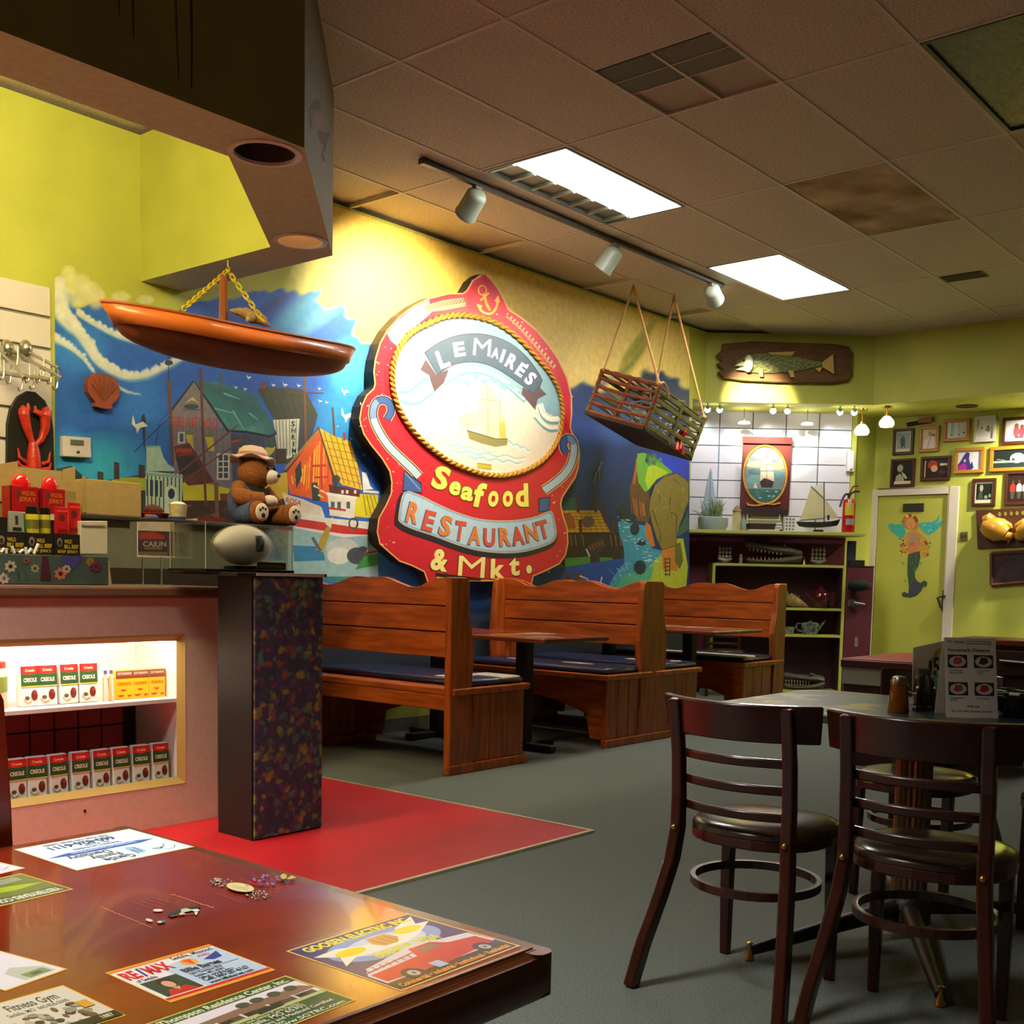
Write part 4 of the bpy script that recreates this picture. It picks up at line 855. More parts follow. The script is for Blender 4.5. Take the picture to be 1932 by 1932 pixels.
# keep the sheet below the ceiling line
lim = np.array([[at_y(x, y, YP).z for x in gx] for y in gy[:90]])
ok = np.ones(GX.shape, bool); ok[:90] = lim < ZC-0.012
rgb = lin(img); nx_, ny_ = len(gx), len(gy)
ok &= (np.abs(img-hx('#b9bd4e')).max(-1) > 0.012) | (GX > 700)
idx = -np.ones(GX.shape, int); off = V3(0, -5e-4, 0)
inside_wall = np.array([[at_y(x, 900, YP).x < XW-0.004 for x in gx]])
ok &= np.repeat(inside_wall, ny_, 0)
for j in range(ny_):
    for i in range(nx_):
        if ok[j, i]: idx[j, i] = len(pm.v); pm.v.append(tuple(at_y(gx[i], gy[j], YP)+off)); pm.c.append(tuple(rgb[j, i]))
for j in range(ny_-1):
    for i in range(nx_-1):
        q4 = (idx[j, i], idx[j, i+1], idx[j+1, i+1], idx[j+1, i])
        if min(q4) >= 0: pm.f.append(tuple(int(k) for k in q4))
A = lambda x, y: (300+x/4.6, 640+y/4.6)
PA = lambda *pts: [A(*p) for p in pts]
B1 = lambda *pts: [c1(*p) for p in pts]
C3 = lambda *pts: [(1000+x/5.682, 840+y/5.682) for x, y in pts]
# ---- harbour, left half
pm.poly(B1((410, 1560), (520, 1540), (600, 1610), (700, 1660), (820, 1640), (1060, 1600), (1060, 1960), (410, 1960)), '#2c3a3e')
pm.poly(B1((760, 1690), (840, 1630), (1060, 1620), (1060, 1720), (760, 1720)), '#a8b02c')
for x, y, w_, h_ in ((830, 1510, 40, 130), (710, 1580, 44, 80), (1010, 1530, 44, 100)): pm.poly(B1((x, y), (x+w_, y+8), (x+w_, y+h_), (x, y+h_)), '#3d3430')
pm.poly(PA((0, 1130), (140, 1180), (640, 1250), (1100, 1330), (1100, 1600), (0, 1600)), '#3a2a22')
pm.poly(PA((200, 1240), (640, 1260), (640, 1420), (480, 1440), (300, 1400), (210, 1400)), '#c9c022')
pm.poly(PA((700, 1250), (1120, 1150), (1120, 1380), (700, 1420)), '#c9a92a')
# second building
pm.poly(PA((1010, 690), (1230, 680), (1380, 650), (1340, 800), (1300, 900), (1240, 1080), (1010, 1080)), '#3b4048')
pm.poly(PA((850, 440), (890, 410), (1230, 430), (1290, 480), (1380, 660), (1240, 690), (1000, 695)), '#3d4434')
for k in range(6): pm.line(PA((880+k*62, 430), (990+k*55, 690)), 1.2, '#2e352a')
pm.rect(*A(885, 375), *A(922, 432), '#7a3424')
pm.poly(PA((990, 700), (1220, 690), (1200, 1010), (1040, 1060)), '#c3c6b0')
for k in range(7): pm.line(PA((1012+k*30, 700), (1035+k*25, 1010)), 1.6, '#6f766a')
for k, ch_ in enumerate('SHRIMP'): pm.glyph(ch_, *A(1163+k*2, 735+k*58), 2.2 if ch_ == 'I' else 8, 9.5, '#23262c', 6)
pm.rect(*A(1005, 950), *A(1105, 1080), '#3a3028')
# large seafood house
pm.poly(PA((100, 620), (300, 365), (560, 770), (640, 820), (640, 1300), (480, 1270), (130, 1170)), '#77727a')
pm.poly(PA((620, 820), (1010, 830), (1010, 1110), (900, 1200), (640, 1300)), '#454c62')
for k in range(9): pm.line(PA((650+k*42, 835), (650+k*42, 1230-k*14)), 1.0, '#343a4c')
for k in range(8): pm.line(PA((150+k*58, 640 if k > 1 else 700), (150+k*58, 1170)), .9, '#5d5860')
pm.poly(PA((300, 360), (500, 372), (840, 480), (960, 690), (1020, 810), (960, 840), (760, 800), (600, 790)), '#3c7d80', cols=['#2f5f68', '#3a7a80', '#356a72', '#2f6468', '#2c555c', '#2d5a60', '#4f9a90', '#3f8a88'])
for a_, b_ in (((420, 400), (640, 760)), ((520, 400), (760, 780)), ((640, 430), (860, 790)), ((760, 470), (950, 800))): pm.line(PA(a_, b_), 2.4, '#2b626a', .8)
for a_, b_ in (((480, 600), (640, 640)), ((560, 470), (700, 520)), ((640, 620), (740, 790)), ((780, 640), (860, 700))): pm.line(PA(a_, b_), 4.0, '#5fa89c', 1.5)
pm.line(PA((90, 640), (300, 362), (440, 560), (600, 800)), 4.2, '#28262a'); pm.line(PA((590, 795), (760, 805), (960, 845), (1020, 815)), 4.5, '#22262c')
pm.poly(PA((220, 560), (290, 500), (360, 570), (320, 540), (280, 530)), '#b9b84a'); pm.ell(*A(280, 585), 14, 5, '#39464c'); pm.line(PA((205, 610), (370, 615)), 2.5, '#4f565a')
for k, ch_ in enumerate('SEAFOOD'): pm.glyph(ch_, *A(130+k*60, 715+k*3), 11, 19, '#b8372a', 2, bold=.01)
for x0_, y0_, x1_, y1_ in ((232, 830, 300, 960), (400, 850, 480, 970)): pm.poly(PA((x0_, y0_), (x1_-10, y0_), (x1_, y1_), (x0_+30, y1_)), '#c6ba34'); pm.ell(*A((x0_+x1_)/2, y0_-20), 9, 4, '#5f7a3a')
pm.rect(*A(160, 805), *A(225, 905), '#b9bcc0'); pm.rect(*A(180, 820), *A(210, 890), '#37405c')
pm.rect(*A(500, 990), *A(612, 1220), '#c9cbb0'); pm.rect(*A(515, 1005), *A(598, 1205), '#37405a')
for k in range(3): pm.line(PA((515, 1060+k*48), (598, 1060+k*48)), 2.4, '#c9cbb0')
pm.line(PA((556, 1000), (556, 1210)), 2.6, '#c9cbb0')
for x in (690, 920): pm.poly(PA((x, 940), (x+90, 930), (x+80, 970), (x+40, 1010), (x, 1060)), '#b8b244'); pm.ell(*A(x+50, 915), 9, 6, '#3a5240')
pm.poly(PA((600, 890), (710, 865), (690, 890), (620, 905)), '#b5422c')
# dark fishing boat in front
pm.poly(PA((130, 930), (260, 900), (330, 1000), (480, 1240), (380, 1260), (250, 1270), (180, 1190)), '#5c2c22'); pm.poly(PA((140, 1020), (300, 1010), (360, 1140), (200, 1180)), '#33262a')
for k in range(5): pm.ell(*A(160+k*28, 965+rnd.uniform(-8, 8)), 3, 5, '#a8402a')
pm.ell(*A(285, 1220), 9, 9, '#5f3f30'); pm.poly(PA((200, 1400), (620, 1400), (640, 1580), (200, 1580)), '#3f241c')
for k in range(12): pm.ell(*A(rnd.uniform(220, 620), rnd.uniform(1440, 1560)), rnd.uniform(4, 9), rnd.uniform(2, 5), rnd.choice(['#6b2f22', '#2a2a24', '#7a4a30', '#4a3a2a']))
pm.rect(*A(530, 1340), *A(640, 1400), '#7a3020')
# masts and rigging
for pts, w_, c_ in (([(78, 100), (84, 370)], 1.6, '#3a2a2a'), ([(85, 370), (118, 1090)], 7, '#5f4434'), ([(360, 255), (378, 760), (405, 1450)], 5.5, '#5c3a30'), ([(1258, 240), (1268, 620), (1275, 1180)], 5, '#6e4a34'), ([(1505, 590), (1520, 820), (1525, 1200)], 4, '#5a4438'), ([(1740, 900), (1745, 1290)], 2.5, '#6f5a3c'), ([(1100, 462), (1425, 468)], 3.2, '#5a4034'),
                    ([(175, 1160), (420, 960), (690, 740)], 3.4, '#6a4434'), ([(200, 1245), (480, 1040), (720, 880)], 3.2, '#6a4434'), ([(495, 1240), (505, 1560)], 8, '#6f5434'), ([(540, 290), (538, 470)], 4, '#5a5a3c'), ([(0, 720), (80, 640)], 1.5, '#223050'), ([(-70, 1130), (0, 740)], 1.2, '#223050')):
    pm.line(PA(*pts), w_, c_, w_*.8)
pm.poly(PA((55, 365), (115, 365), (95, 430), (78, 430)), '#6a4c38'); pm.ell(*A(84, 205), 8, 5, '#2c3440')
# orange house
pm.poly(PA((1385, 770), (1510, 1190), (1480, 1420), (1130, 1340), (1110, 1150), (1190, 1050)), '#d8581c')
for k in range(16): x = 1150+k*21; pm.line(PA((x, 1340-k*3-rnd.uniform(0, 160)), (x+12, max(820, 1260-k*34))), rnd.uniform(1.2, 3), rnd.choice(['#e8a02a', '#f0b838', '#b8401a', '#e87a20']))
pm.line(PA((1330, 1100), (1450, 1095)), 4, '#b02c1c'); pm.line(PA((1345, 1200), (1470, 1195)), 3.5, '#b02c1c'); pm.line(PA((1405, 1090), (1415, 1330)), 5, '#c03a1e')
pm.poly(PA((1390, 770), (1520, 840), (1660, 885), (1720, 1080), (1765, 1310), (1590, 1265), (1510, 1180)), '#d8ae2c')
for k in range(5): pm.line(PA((1430+k*52, 800+k*20), (1560+k*46, 1240+k*14)), 1.3, '#5f4a1c')
for k in range(6): pm.line(PA((1430+k*24, 880+k*64), (1690+k*14, 930+k*66)), 1.2, '#7a5a1e')
pm.line(PA((1100, 1150), (1385, 768), (1515, 1200)), 5, '#4a3626'); pm.line(PA((1090, 1130), (1385, 790)), 5, '#9a7440')
pm.poly(PA((1180, 1130), (1230, 1050), (1240, 1180), (1190, 1300)), '#2f3a34'); pm.poly(PA((1320, 1250), (1370, 1240), (1400, 1400), (1330, 1400)), '#2f3a34')
for a_ in ((1340, 1270), (1400, 1310), (1380, 1350)): pm.line(PA(a_, (a_[0]+50, a_[1]+28)), 4, '#d8d4b0', 1)
pm.rect(*A(1595, 810), *A(1618, 880), '#8a3a4a')
pm.poly(PA((1690, 1340), (1900, 1350), (1900, 1560), (1700, 1540)), '#cfc022')
pm.poly(PA((1760, 1150), (1800, 1160), (1830, 1270), (1860, 1300), (1770, 1310)), '#d8dcd8'); pm.line(PA((1770, 1320), (1910, 1330)), 5, '#c9cdc4')
for k in range(4): pm.line(PA((1770+k*30, 1350), (1800+k*40, 1530)), 1.2, '#4a4a20')
# the white boat
pm.poly(PA((1130, 1600), (1900, 1700), (1900, 2060), (1090, 2060)), '#8fb6bc'); pm.poly(PA((1160, 1790), (1420, 1800), (1440, 1920), (1170, 1930)), '#2f7aa8')
pm.poly(PA((1070, 1335), (1250, 1390), (1410, 1460), (1440, 1550), (1880, 1590), (1880, 1700), (1600, 1720), (1180, 1640), (1120, 1530)), '#d5d6cc')
pm.poly(PA((1080, 1340), (1180, 1370), (1400, 1450), (1400, 1530), (1240, 1500), (1110, 1440)), '#d0c8b0')
pm.text('ROSA', *A(1095, 1415), 9.5, '#b03030', 12, w=30, bold=.02)
pm.poly(PA((1130, 1550), (1300, 1570), (1880, 1660), (1880, 1700), (1600, 1690), (1160, 1620)), '#c0302c')
pm.poly(PA((1460, 1345), (1705, 1380), (1695, 1560), (1480, 1530)), '#d6d3c2'); pm.line(PA((1450, 1340), (1715, 1378)), 5, '#e0dccc')
for x in (1490, 1545, 1625): pm.rect(*A(x, 1410), *A(x+32, 1470), '#4a5a58')
pm.line(PA((1470, 1465), (1620, 1485)), 4, '#b03030'); pm.poly(PA((1470, 1260), (1740, 1310), (1740, 1370), (1480, 1330)), '#5a241c')
for x in (1580, 1620, 1690): pm.rect(*A(x, 1310), *A(x+22, 1340), '#cfcabc')
pm.ell(*A(1535, 1215), 8, 8, '#3a3a38'); pm.line(PA((1535, 1240), (1530, 1340)), 5, '#34342f')
pm.closed([(A(1685, 1600)[0]+8*math.cos(t), A(1685, 1600)[1]+10*math.sin(t)) for t in [2*math.pi*k/14 for k in range(14)]], 3.2, '#4a4f4a')
pm.poly(PA((1480, 1580), (1510, 1540), (1470, 1720), (1420, 1850), (1360, 1830), (1400, 1720)), '#a8923c'); pm.line(PA((1330, 1720), (1400, 1840)), 6, '#4f6270'); pm.poly(PA((1440, 1600), (1510, 1540), (1490, 1640)), '#d9d2b8')
pm.ell(*A(1590, 1820), 30, 20, '#b9c2be'); pm.ell(*A(1560, 1880), 22, 16, '#cfd4cc'); pm.ell(*A(1720, 1880), 20, 16, '#46525a'); pm.ell(*A(1770, 1820), 8, 5, '#3c4650')
pm.poly(PA((1780, 1880), (1900, 1860), (1900, 1960), (1700, 2000)), '#3f9450'); pm.line(PA((1780, 1860), (1900, 1840)), 4, '#a83a44')
# mint tug boat
pm.poly(B1((1065, 1400), (1165, 1398), (1190, 1480), (1225, 1530), (1268, 1560), (1268, 1580), (1065, 1580)), '#a9cbb8'); pm.line(B1((1060, 1403), (1170, 1400)), 3.5, '#7fae9a')
pm.poly(B1((1060, 1580), (1330, 1605), (1320, 1920), (1060, 1900)), '#b9d2bc')
for k in range(9): pm.line(B1((1075+k*29, 1600), (1075+k*29, 1880)), 2.2, '#2b4a48')
pm.poly(B1((1060, 1590), (1330, 1612), (1330, 1630), (1060, 1612)), '#86b09c'); pm.poly(B1((1065, 1640), (1180, 1650), (1180, 1770), (1065, 1760)), '#2a3c44')
for k in range(3): pm.line(B1((1085+k*36, 1640), (1085+k*36, 1770)), 3.2, '#b9d2bc')
pm.poly(B1((1205, 1700), (1240, 1680), (1290, 1705), (1285, 1900), (1205, 1890)), '#d3e0c8'); pm.ell(*c1(1248, 1745), 6.5, 10, '#27324a')
pm.poly(B1((1030, 1180), (1050, 1160), (1060, 1200), (1055, 1400), (1048, 1400)), '#2c3038'); pm.line(B1((975, 1440), (1240, 1180)), 1.4, '#2c3850')
pm.poly(B1((1290, 1460), (1400, 1430), (1410, 1450), (1300, 1470)), '#8a2c20')
# seagulls
def gull(x, y, s, m_):
    P = m_
    pm.poly([P(x, y), P(x-18*s, y-20*s), P(x-14*s, y-60*s), P(x-2*s, y-18*s), P(x+30*s, y-30*s), P(x+52*s, y-10*s), P(x+18*s, y-4*s), P(x+4*s, y+22*s)], '#d9dcd2')
gull(990, 1270, 1.7, c1); gull(990, 280, 1.3, A); gull(1530, 260, 1.4, A); gull(1600, 470, 1.0, A); gull(1610, 690, 1.7, A); gull(770, 340, .6, A); gull(1390, 545, .5, A); gull(1450, 555, .4, A); gull(985, 405, .5, A); gull(1085, 405, .6, A); gull(1205, 410, .5, A); gull(1385, 435, .4, A); gull(660, 425, .5, A); gull(740, 440, .5, A); gull(1660, 870, .4, A); gull(1545, 760, .3, A); gull(1770, 1010, .4, A)
# ---- dock, cliffs and waterfall on the right
pm.poly(C3((340, 930), (990, 930), (1000, 1180), (900, 1290), (340, 1290)), '#2e2622'); pm.poly(C3((340, 560), (500, 560), (500, 710), (340, 710)), '#28594f')
pm.poly(C3((340, 700), (740, 700), (855, 930), (400, 935)), '#c79c22')
for k in range(6): pm.line(C3((350, 730+k*34), (750+k*18, 730+k*34)), 1.2, '#6a4c18')
for k in range(8): pm.line(C3((360+k*55, 705), (420+k*60, 930)), 1.0, '#7a5a1a')
pm.poly(C3((350, 730), (420, 720), (470, 780), (490, 890), (380, 895)), '#9a4f22'); pm.ell(1000+620/5.682, 840+820/5.682, 12, 11, '#6a5a50')
for x, y0_, y1_, w_ in ((505, 530, 720, 5), (695, 540, 720, 6), (800, 620, 830, 5), (880, 790, 950, 8), (535, 800, 1000, 6)): pm.line(C3((x, y0_), (x+8, y1_)), w_, '#4f2a1e')
for x in (430, 480, 560, 860, 910, 960): pm.line(C3((x, 960), (x+14, 1080)), 2, '#8a5a34')
pm.poly(C3((620, 1090), (700, 1010), (800, 980), (800, 1080), (720, 1190), (640, 1170)), '#3c3438')
for k in range(5): pm.line(C3((630+k*32, 1080-k*14), (655+k*32, 1130-k*14)), 2.6, '#a0483c')
pm.line(C3((600, 1110), (640, 1200)), 3.5, '#b9bcb0')
pm.poly(C3((370, 1210), (620, 1195), (880, 1205), (900, 1270), (640, 1300), (370, 1300)), '#4a8a34'); pm.poly(C3((640, 1190), (740, 1190), (760, 1330), (650, 1340)), '#33302e')
pm.poly(C3((120, 1360), (400, 1300), (1010, 1210), (1060, 1300), (900, 1580), (120, 1600)), '#1f4f9e')
for x in (395, 505): pm.rect(1000+(x-30)/5.682, 840+1370/5.682, 1000+(x+34)/5.682, 840+1470/5.682, '#5c3a2a')
pm.line(C3((530, 1400), (610, 1430), (650, 1520)), 3, '#c9ccb8', 1); pm.line(C3((770, 1410), (735, 1540)), 3, '#c9ccb8', 1)
pm.poly(C3((1060, 470), (1100, 330), (1160, 200), (1230, 300), (1300, 700), (1260, 830), (1080, 800)), '#6a4a2a')
for k in range(10): pm.line(C3((1080+k*18, 560+k*8), (1110+k*16, 760)), 2, rnd.choice(['#a8602a', '#8a5a2c', '#b87a3a', '#4a3a24']))
pm.line(C3((1150, 130), (1110, 420)), 5, '#b0622c')
pm.poly(C3((1150, 90), (1220, 80), (1400, 180), (1530, 290), (1360, 360), (1270, 480), (1230, 500), (1160, 400), (1140, 240)), '#6fb53a'); pm.poly(C3((1260, 230), (1330, 210), (1480, 290), (1350, 370), (1260, 480), (1230, 380)), '#b8d428')
for k in range(14): pm.ell(1000+rnd.uniform(1240, 1400)/5.682, 840+rnd.uniform(110, 210)/5.682, 3.5, 5, rnd.choice(['#3f6a4c', '#2f4f3c', '#5a8a5a']))
pm.poly(C3((940, 820), (1060, 800), (1120, 850), (1250, 860), (1300, 1100), (1400, 1130), (1420, 1300), (1200, 1420), (1080, 1560), (800, 1580), (900, 1400), (1010, 1260), (1000, 1100), (950, 930)), '#3f9ab0')
pm.poly(C3((1240, 820), (1290, 860), (1340, 1080), (1300, 1090), (1230, 960)), '#c8742a')
pm.poly(C3((1000, 1460), (1180, 1400), (1440, 1130), (1560, 1000), (1640, 1000), (1690, 1300), (1670, 1540), (1430, 1550), (1000, 1580)), '#b8c23c'); pm.poly(C3((880, 1580), (1000, 1400), (1200, 1330), (1330, 1290), (1300, 1420), (1120, 1580)), '#57b08c')
pm.poly(C3((1400, 1050), (1560, 1050), (1580, 1350), (1420, 1340)), '#c9822e')
rock = C3((1285, 560), (1330, 430), (1440, 330), (1570, 300), (1660, 360), (1700, 400), (1700, 600), (1620, 800), (1570, 980), (1560, 1080), (1410, 1120), (1350, 1000), (1300, 830), (1270, 680))
pm.poly(rock, '#8a7a34'); pm.closed(rock, 1.6, '#3c4030')
for a_, b_ in (((1310, 700), (1400, 960)), ((1400, 960), (1380, 1090)), ((1510, 720), (1580, 760)), ((1500, 560), (1490, 700)), ((1380, 480), (1390, 600)), ((1570, 760), (1560, 960)), ((1540, 360), (1600, 420))): pm.line(C3(a_, b_), 2, '#3a4038', .8)
for k in range(16): x, y = rnd.uniform(1320, 1660), rnd.uniform(380, 760); pm.line(C3((x, y), (x+rnd.uniform(-30, 40), y+rnd.uniform(30, 90))), 2.6, rnd.choice(['#a89040', '#6f6a34', '#9a8a3a', '#77742f']))
pm.poly(C3((1550, 1060), (1610, 1040), (1640, 1240), (1600, 1330), (1550, 1250)), '#6a6a34'); pm.poly(C3((1560, 960), (1640, 820), (1690, 700), (1700, 900), (1600, 970)), '#3f6a4a')
for x, y, rx, ry in ((1120, 900, 9, 12), (1060, 780, 14, 10), (1190, 1045, 10, 6), (1175, 1310, 12, 14), (990, 690, 9, 12)): pm.ell(1000+x/5.682, 840+y/5.682, rx, ry, '#23343e', 0, 9)
for k in range(46):
    t = rnd.random(); x = lerp(960, 1330, t)+rnd.uniform(-60, 60); y = lerp(820, 1240, t)+rnd.uniform(-60, 120)
    pm.line(C3((x, y), (x+rnd.uniform(10, 60), y+rnd.uniform(-10, 20))), rnd.uniform(1.2, 3.2), rnd.choice(['#d9e6dc', '#9fd0d0', '#c9e0cc', '#6fb8c0']), .6)
for k in range(26): x, y = rnd.uniform(820, 1080), rnd.uniform(1250, 1560); pm.line(C3((x, y), (x+25, y+14), (x+10, y+34)), 1.4, rnd.choice(['#9fd8c8', '#d0e6d2', '#5fb09a']), .5)
for k in range(5): pm.line(C3((1440+rnd.uniform(-4, 4), 1220+k*42), (1500, 1215+k*42)), 2, '#4a3a24')
pm.line(C3((1440, 1215), (1455, 1400)), 1.8, '#4a3a24'); pm.line(C3((1500, 1215), (1490, 1400)), 1.8, '#4a3a24')
for a_, b_ in (((770, 170), (650, 430)), ((740, 240), (740, 380)), ((700, 300), (690, 420))): pm.line(C3(a_, b_), 2.6, '#8f8a6a', 1)
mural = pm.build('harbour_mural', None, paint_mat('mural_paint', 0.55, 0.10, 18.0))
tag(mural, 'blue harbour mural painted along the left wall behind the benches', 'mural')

# ================================================================== BIG PAINTED SIGN
YSG = 5.885
S1 = lambda x, y: (660+x/4.293, 480+y/4.293)
S2 = lambda x, y: (660+x/4.293, 780+y/4.293)
L1 = lambda *p: [S1(*q_) for q_ in p]; L2 = lambda *p: [S2(*q_) for q_ in p]
out = L1((1095, 150), (1150, 200), (1205, 275), (1240, 335), (1275, 425), (1300, 450), (1400, 515), (1520, 615), (1615, 730), (1695, 850), (1765, 1000), (1800, 1150), (1802, 1290), (1790, 1400), (1803, 1440), (1850, 1515), (1866, 1620), (1855, 1730))
out += L2((1830, 520), (1770, 610), (1725, 680), (1712, 735), (1730, 820), (1765, 930), (1772, 1050), (1750, 1150), (1700, 1220), (1600, 1272), (1490, 1320), (1470, 1400), (1440, 1470), (1380, 1480), (1340, 1400), (1240, 1360), (760, 1360), (720, 1380), (640, 1400), (600, 1285), (500, 1235), (400, 1200), (320, 1130), (240, 1060), (217, 960), (230, 850), (290, 740), (330, 650), (336, 560), (320, 470), (260, 370), (170, 260), (110, 170), (82, 80))
out += L1((75, 1330), (92, 1230), (132, 1140), (190, 1085), (200, 1050), (190, 950), (202, 850), (240, 720), (300, 612), (400, 500), (520, 412), (640, 352), (800, 312), (915, 312), (945, 290), (990, 212), (1050, 165))
sign = thing('restaurant_sign', 'large red painted wooden restaurant sign with oval ship scene', 'sign', (at_y(900, 800, YSG).x, YSG, 1.0))
out3 = [at_y(x, y, YSG) for x, y in out]
MB().prism(out3, (0, 0.09, 0)).build('board', mat('sign_dark_edge', '#2e2220', 0.6), sign)
ps = Paint(lambda u, v: at_y(u, v, YSG), (0, -1, 0), 8e-6, 4e-4)
ps.poly(out, '#d9a45a')
cxs, cys = S1(980, 1250)
def inset(P, d):
    n = len(P); R2 = []
    area = sum(P[i][0]*P[(i+1) % n][1]-P[(i+1) % n][0]*P[i][1] for i in range(n)); sgn = 1 if area > 0 else -1
    for i in range(n):
        a, b, c = P[i-1], P[i], P[(i+1) % n]; dx, dy = c[0]-a[0], c[1]-a[1]; L = math.hypot(dx, dy) or 1
        R2.append((b[0]-sgn*dy/L*d, b[1]+sgn*dx/L*d))
    return R2
ps.poly(inset(out, 2.6), '#c02030')
rw = random.Random(21)
for k in range(120):   # worn flecks
    i = rw.randrange(len(out)); x, y = inset(out, rw.uniform(4, 24))[i]; ps.ell(x+rw.uniform(-8, 8), y+rw.uniform(-8, 8), rw.uniform(.6, 3.2), rw.uniform(.5, 1.6), rw.choice(['#e0b088', '#d8a070', '#d4606a', '#e4c0a0']), rw.uniform(0, 180), 7)
ps.poly(L1((300, 640), (380, 540), (520, 430), (640, 370), (660, 470), (560, 560), (450, 640), (400, 760), (330, 700)), '#d89a90')  # worn patch, with the spotlight's pale glare painted into it
ps.poly(L1((590, 420), (760, 370), (920, 350), (940, 420), (780, 450), (620, 470)), '#8c8460')
for k in range(12): x = 610+k*27; ps.line(L1((x, 455-k*5), (x+26, 415-k*5), (x+40, 385-k*3)), 3, '#5f5a3c', .8); ps.line(L1((x, 455-k*5), (x+34, 445-k*5)), 2.6, '#b0a070', .8)
for k in range(15): x, y = lerp(1290, 1640, k/14), lerp(520, 910, (k/14)**1.15); ps.line(L1((x-24, y-20), (x+12, y+12)), 5, '#9a8a52', 1.5); ps.line(L1((x+22, y-16), (x+6, y+16)), 4, '#c9b078', 1.2)
ps.poly(L1((1660, 870), (1700, 900), (1760, 1030), (1780, 1200), (1760, 1400), (1745, 1400), (1745, 1200), (1710, 1040)), '#c8102c')
ps.poly(L1((950, 330), (1010, 230), (1095, 165), (1180, 270), (1240, 360), (1275, 440), (1190, 480), (960, 440)), '#bf1226')
ps.line(L1((1095, 160), (1100, 290)), 1.2, '#3a1014'); ps.line(L1((985, 215), (1060, 180)), 2.2, '#d8909a')
# anchor
ps.closed([S1(1072+32*math.cos(t), 290+38*math.sin(t)) for t in [2*math.pi*k/14 for k in range(14)]], 2.6, '#d9a02a')
ps.line(L1((1085, 325), (1105, 400), (1135, 455)), 5, '#d9a02a'); ps.line(L1((1055, 375), (1125, 310)), 4, '#d9a02a')
ps.line(cr(L1((1035, 410), (1075, 465), (1140, 480), (1185, 430), (1200, 345)), 6), 4.5, '#d9a02a'); ps.poly(L1((1170, 380), (1200, 330), (1215, 390)), '#e0b040'); ps.poly(L1((1025, 400), (1075, 415), (1050, 455)), '#e0b040')
oval = L1((610, 570), (760, 508), (900, 492), (1060, 512), (1220, 572), (1380, 690), (1520, 840), (1620, 960), (1690, 1090), (1717, 1200), (1722, 1320), (1702, 1450), (1660, 1550), (1590, 1640), (1480, 1720), (1350, 1770), (1230, 1790), (1100, 1780), (960, 1740), (820, 1680), (700, 1600), (580, 1500), (470, 1370), (390, 1230), (352, 1090), (345, 960), (370, 830), (430, 710), (505, 630))
ov = cr(oval, 5, True)
ps.poly(ov, '#d9d1bd'); ps.closed(ov, 3, '#8a4a22')
ps.poly(inset(cr(L1((610, 570), (760, 508), (900, 492), (1060, 512), (1220, 572), (1380, 690), (1520, 840), (1620, 960), (1690, 1090), (1717, 1200), (1715, 1330), (1600, 1300), (1500, 1230), (1300, 1060), (1060, 960), (900, 950), (700, 1060), (560, 1120), (400, 1150), (352, 1090), (345, 960), (370, 830), (430, 710), (505, 630)), 4, True), 3), '#7aa2ae')
for path, w_ in (([(395, 1085), (470, 1080), (540, 1020), (600, 980), (650, 985)], 9), ([(410, 1150), (470, 1180), (560, 1170), (640, 1110), (680, 1090)], 9), ([(760, 1030), (860, 960), (980, 930), (1100, 945), (1230, 1010), (1330, 1090), (1420, 1170)], 8), ([(1540, 1210), (1570, 1290), (1620, 1330), (1690, 1330)], 10), ([(1500, 1290), (1560, 1360), (1620, 1400), (1680, 1395)], 8)):
    P = cr(L1(*path), 5); ps.line([(x, y+5) for x, y in P], w_*1.1, '#6aa0a8'); ps.line(P, w_, '#eee6d4'); ps.line([(x, y-w_*.5) for x, y in P], 1, '#7aa8a8')
for k in range(8): x, y = lerp(860, 1380, k/7), 985+160*abs(k/7-.3)**1.5+30*(k % 2); ps.poly(L1((x-40, y), (x+40, y-20), (x+30, y+50), (x-10, y+24)), '#7aaab0')
# sea and ship
for k, (y0_, dy, x0_, x1_) in enumerate(((1430, 90, 750, 930), (1470, 90, 740, 950), (1540, 60, 760, 1180), (1500, 90, 1230, 1470), (1590, 60, 800, 1420), (1640, 50, 960, 1400))):
    P = cr(L1(*[(lerp(x0_, x1_, t), y0_+dy*t+(10 if j % 2 else -10)) for j, t in enumerate([i/8 for i in range(9)])]), 4); ps.line(P, 5, '#9cc0c2', 2); ps.line([(x, y+3.2) for x, y in P], 2, '#d9e4dc')
ps.poly(L1((950, 1425), (1060, 1460), (1180, 1500), (1275, 1500), (1272, 1545), (1180, 1560), (1060, 1530), (965, 1495)), '#8a8450'); ps.line(L1((945, 1425), (1180, 1495), (1278, 1495)), 2, '#5f5a34')
for P in (((1100, 1040), (1160, 1100), (1190, 1180), (1060, 1160), (1060, 1080)), ((1050, 1170), (1210, 1190), (1250, 1290), (1040, 1270)), ((930, 1300), (1040, 1290), (1250, 1310), (1260, 1400), (960, 1380)), ((890, 1330), (940, 1300), (960, 1420), (910, 1390)), ((1080, 1400), (1230, 1420), (1250, 1490), (1080, 1450))):
    ps.poly(L1(*P), '#ead9a8'); ps.closed(L1(*P), .9, '#c9b074')
ps.line(L1((1110, 1030), (1120, 1460)), 1.2, '#a89260'); ps.line(L1((1210, 1120), (1215, 1480)), 1.2, '#a89260'); ps.poly(L1((1215, 1360), (1255, 1350), (1265, 1490), (1215, 1480)), '#e0b450')
ps.poly(L1((1030, 1690), (1145, 1705), (1145, 1745), (1030, 1728)), '#b9a83a'); ps.closed(L1((1030, 1690), (1145, 1705), (1145, 1745), (1030, 1728)), 1, '#5f5420')
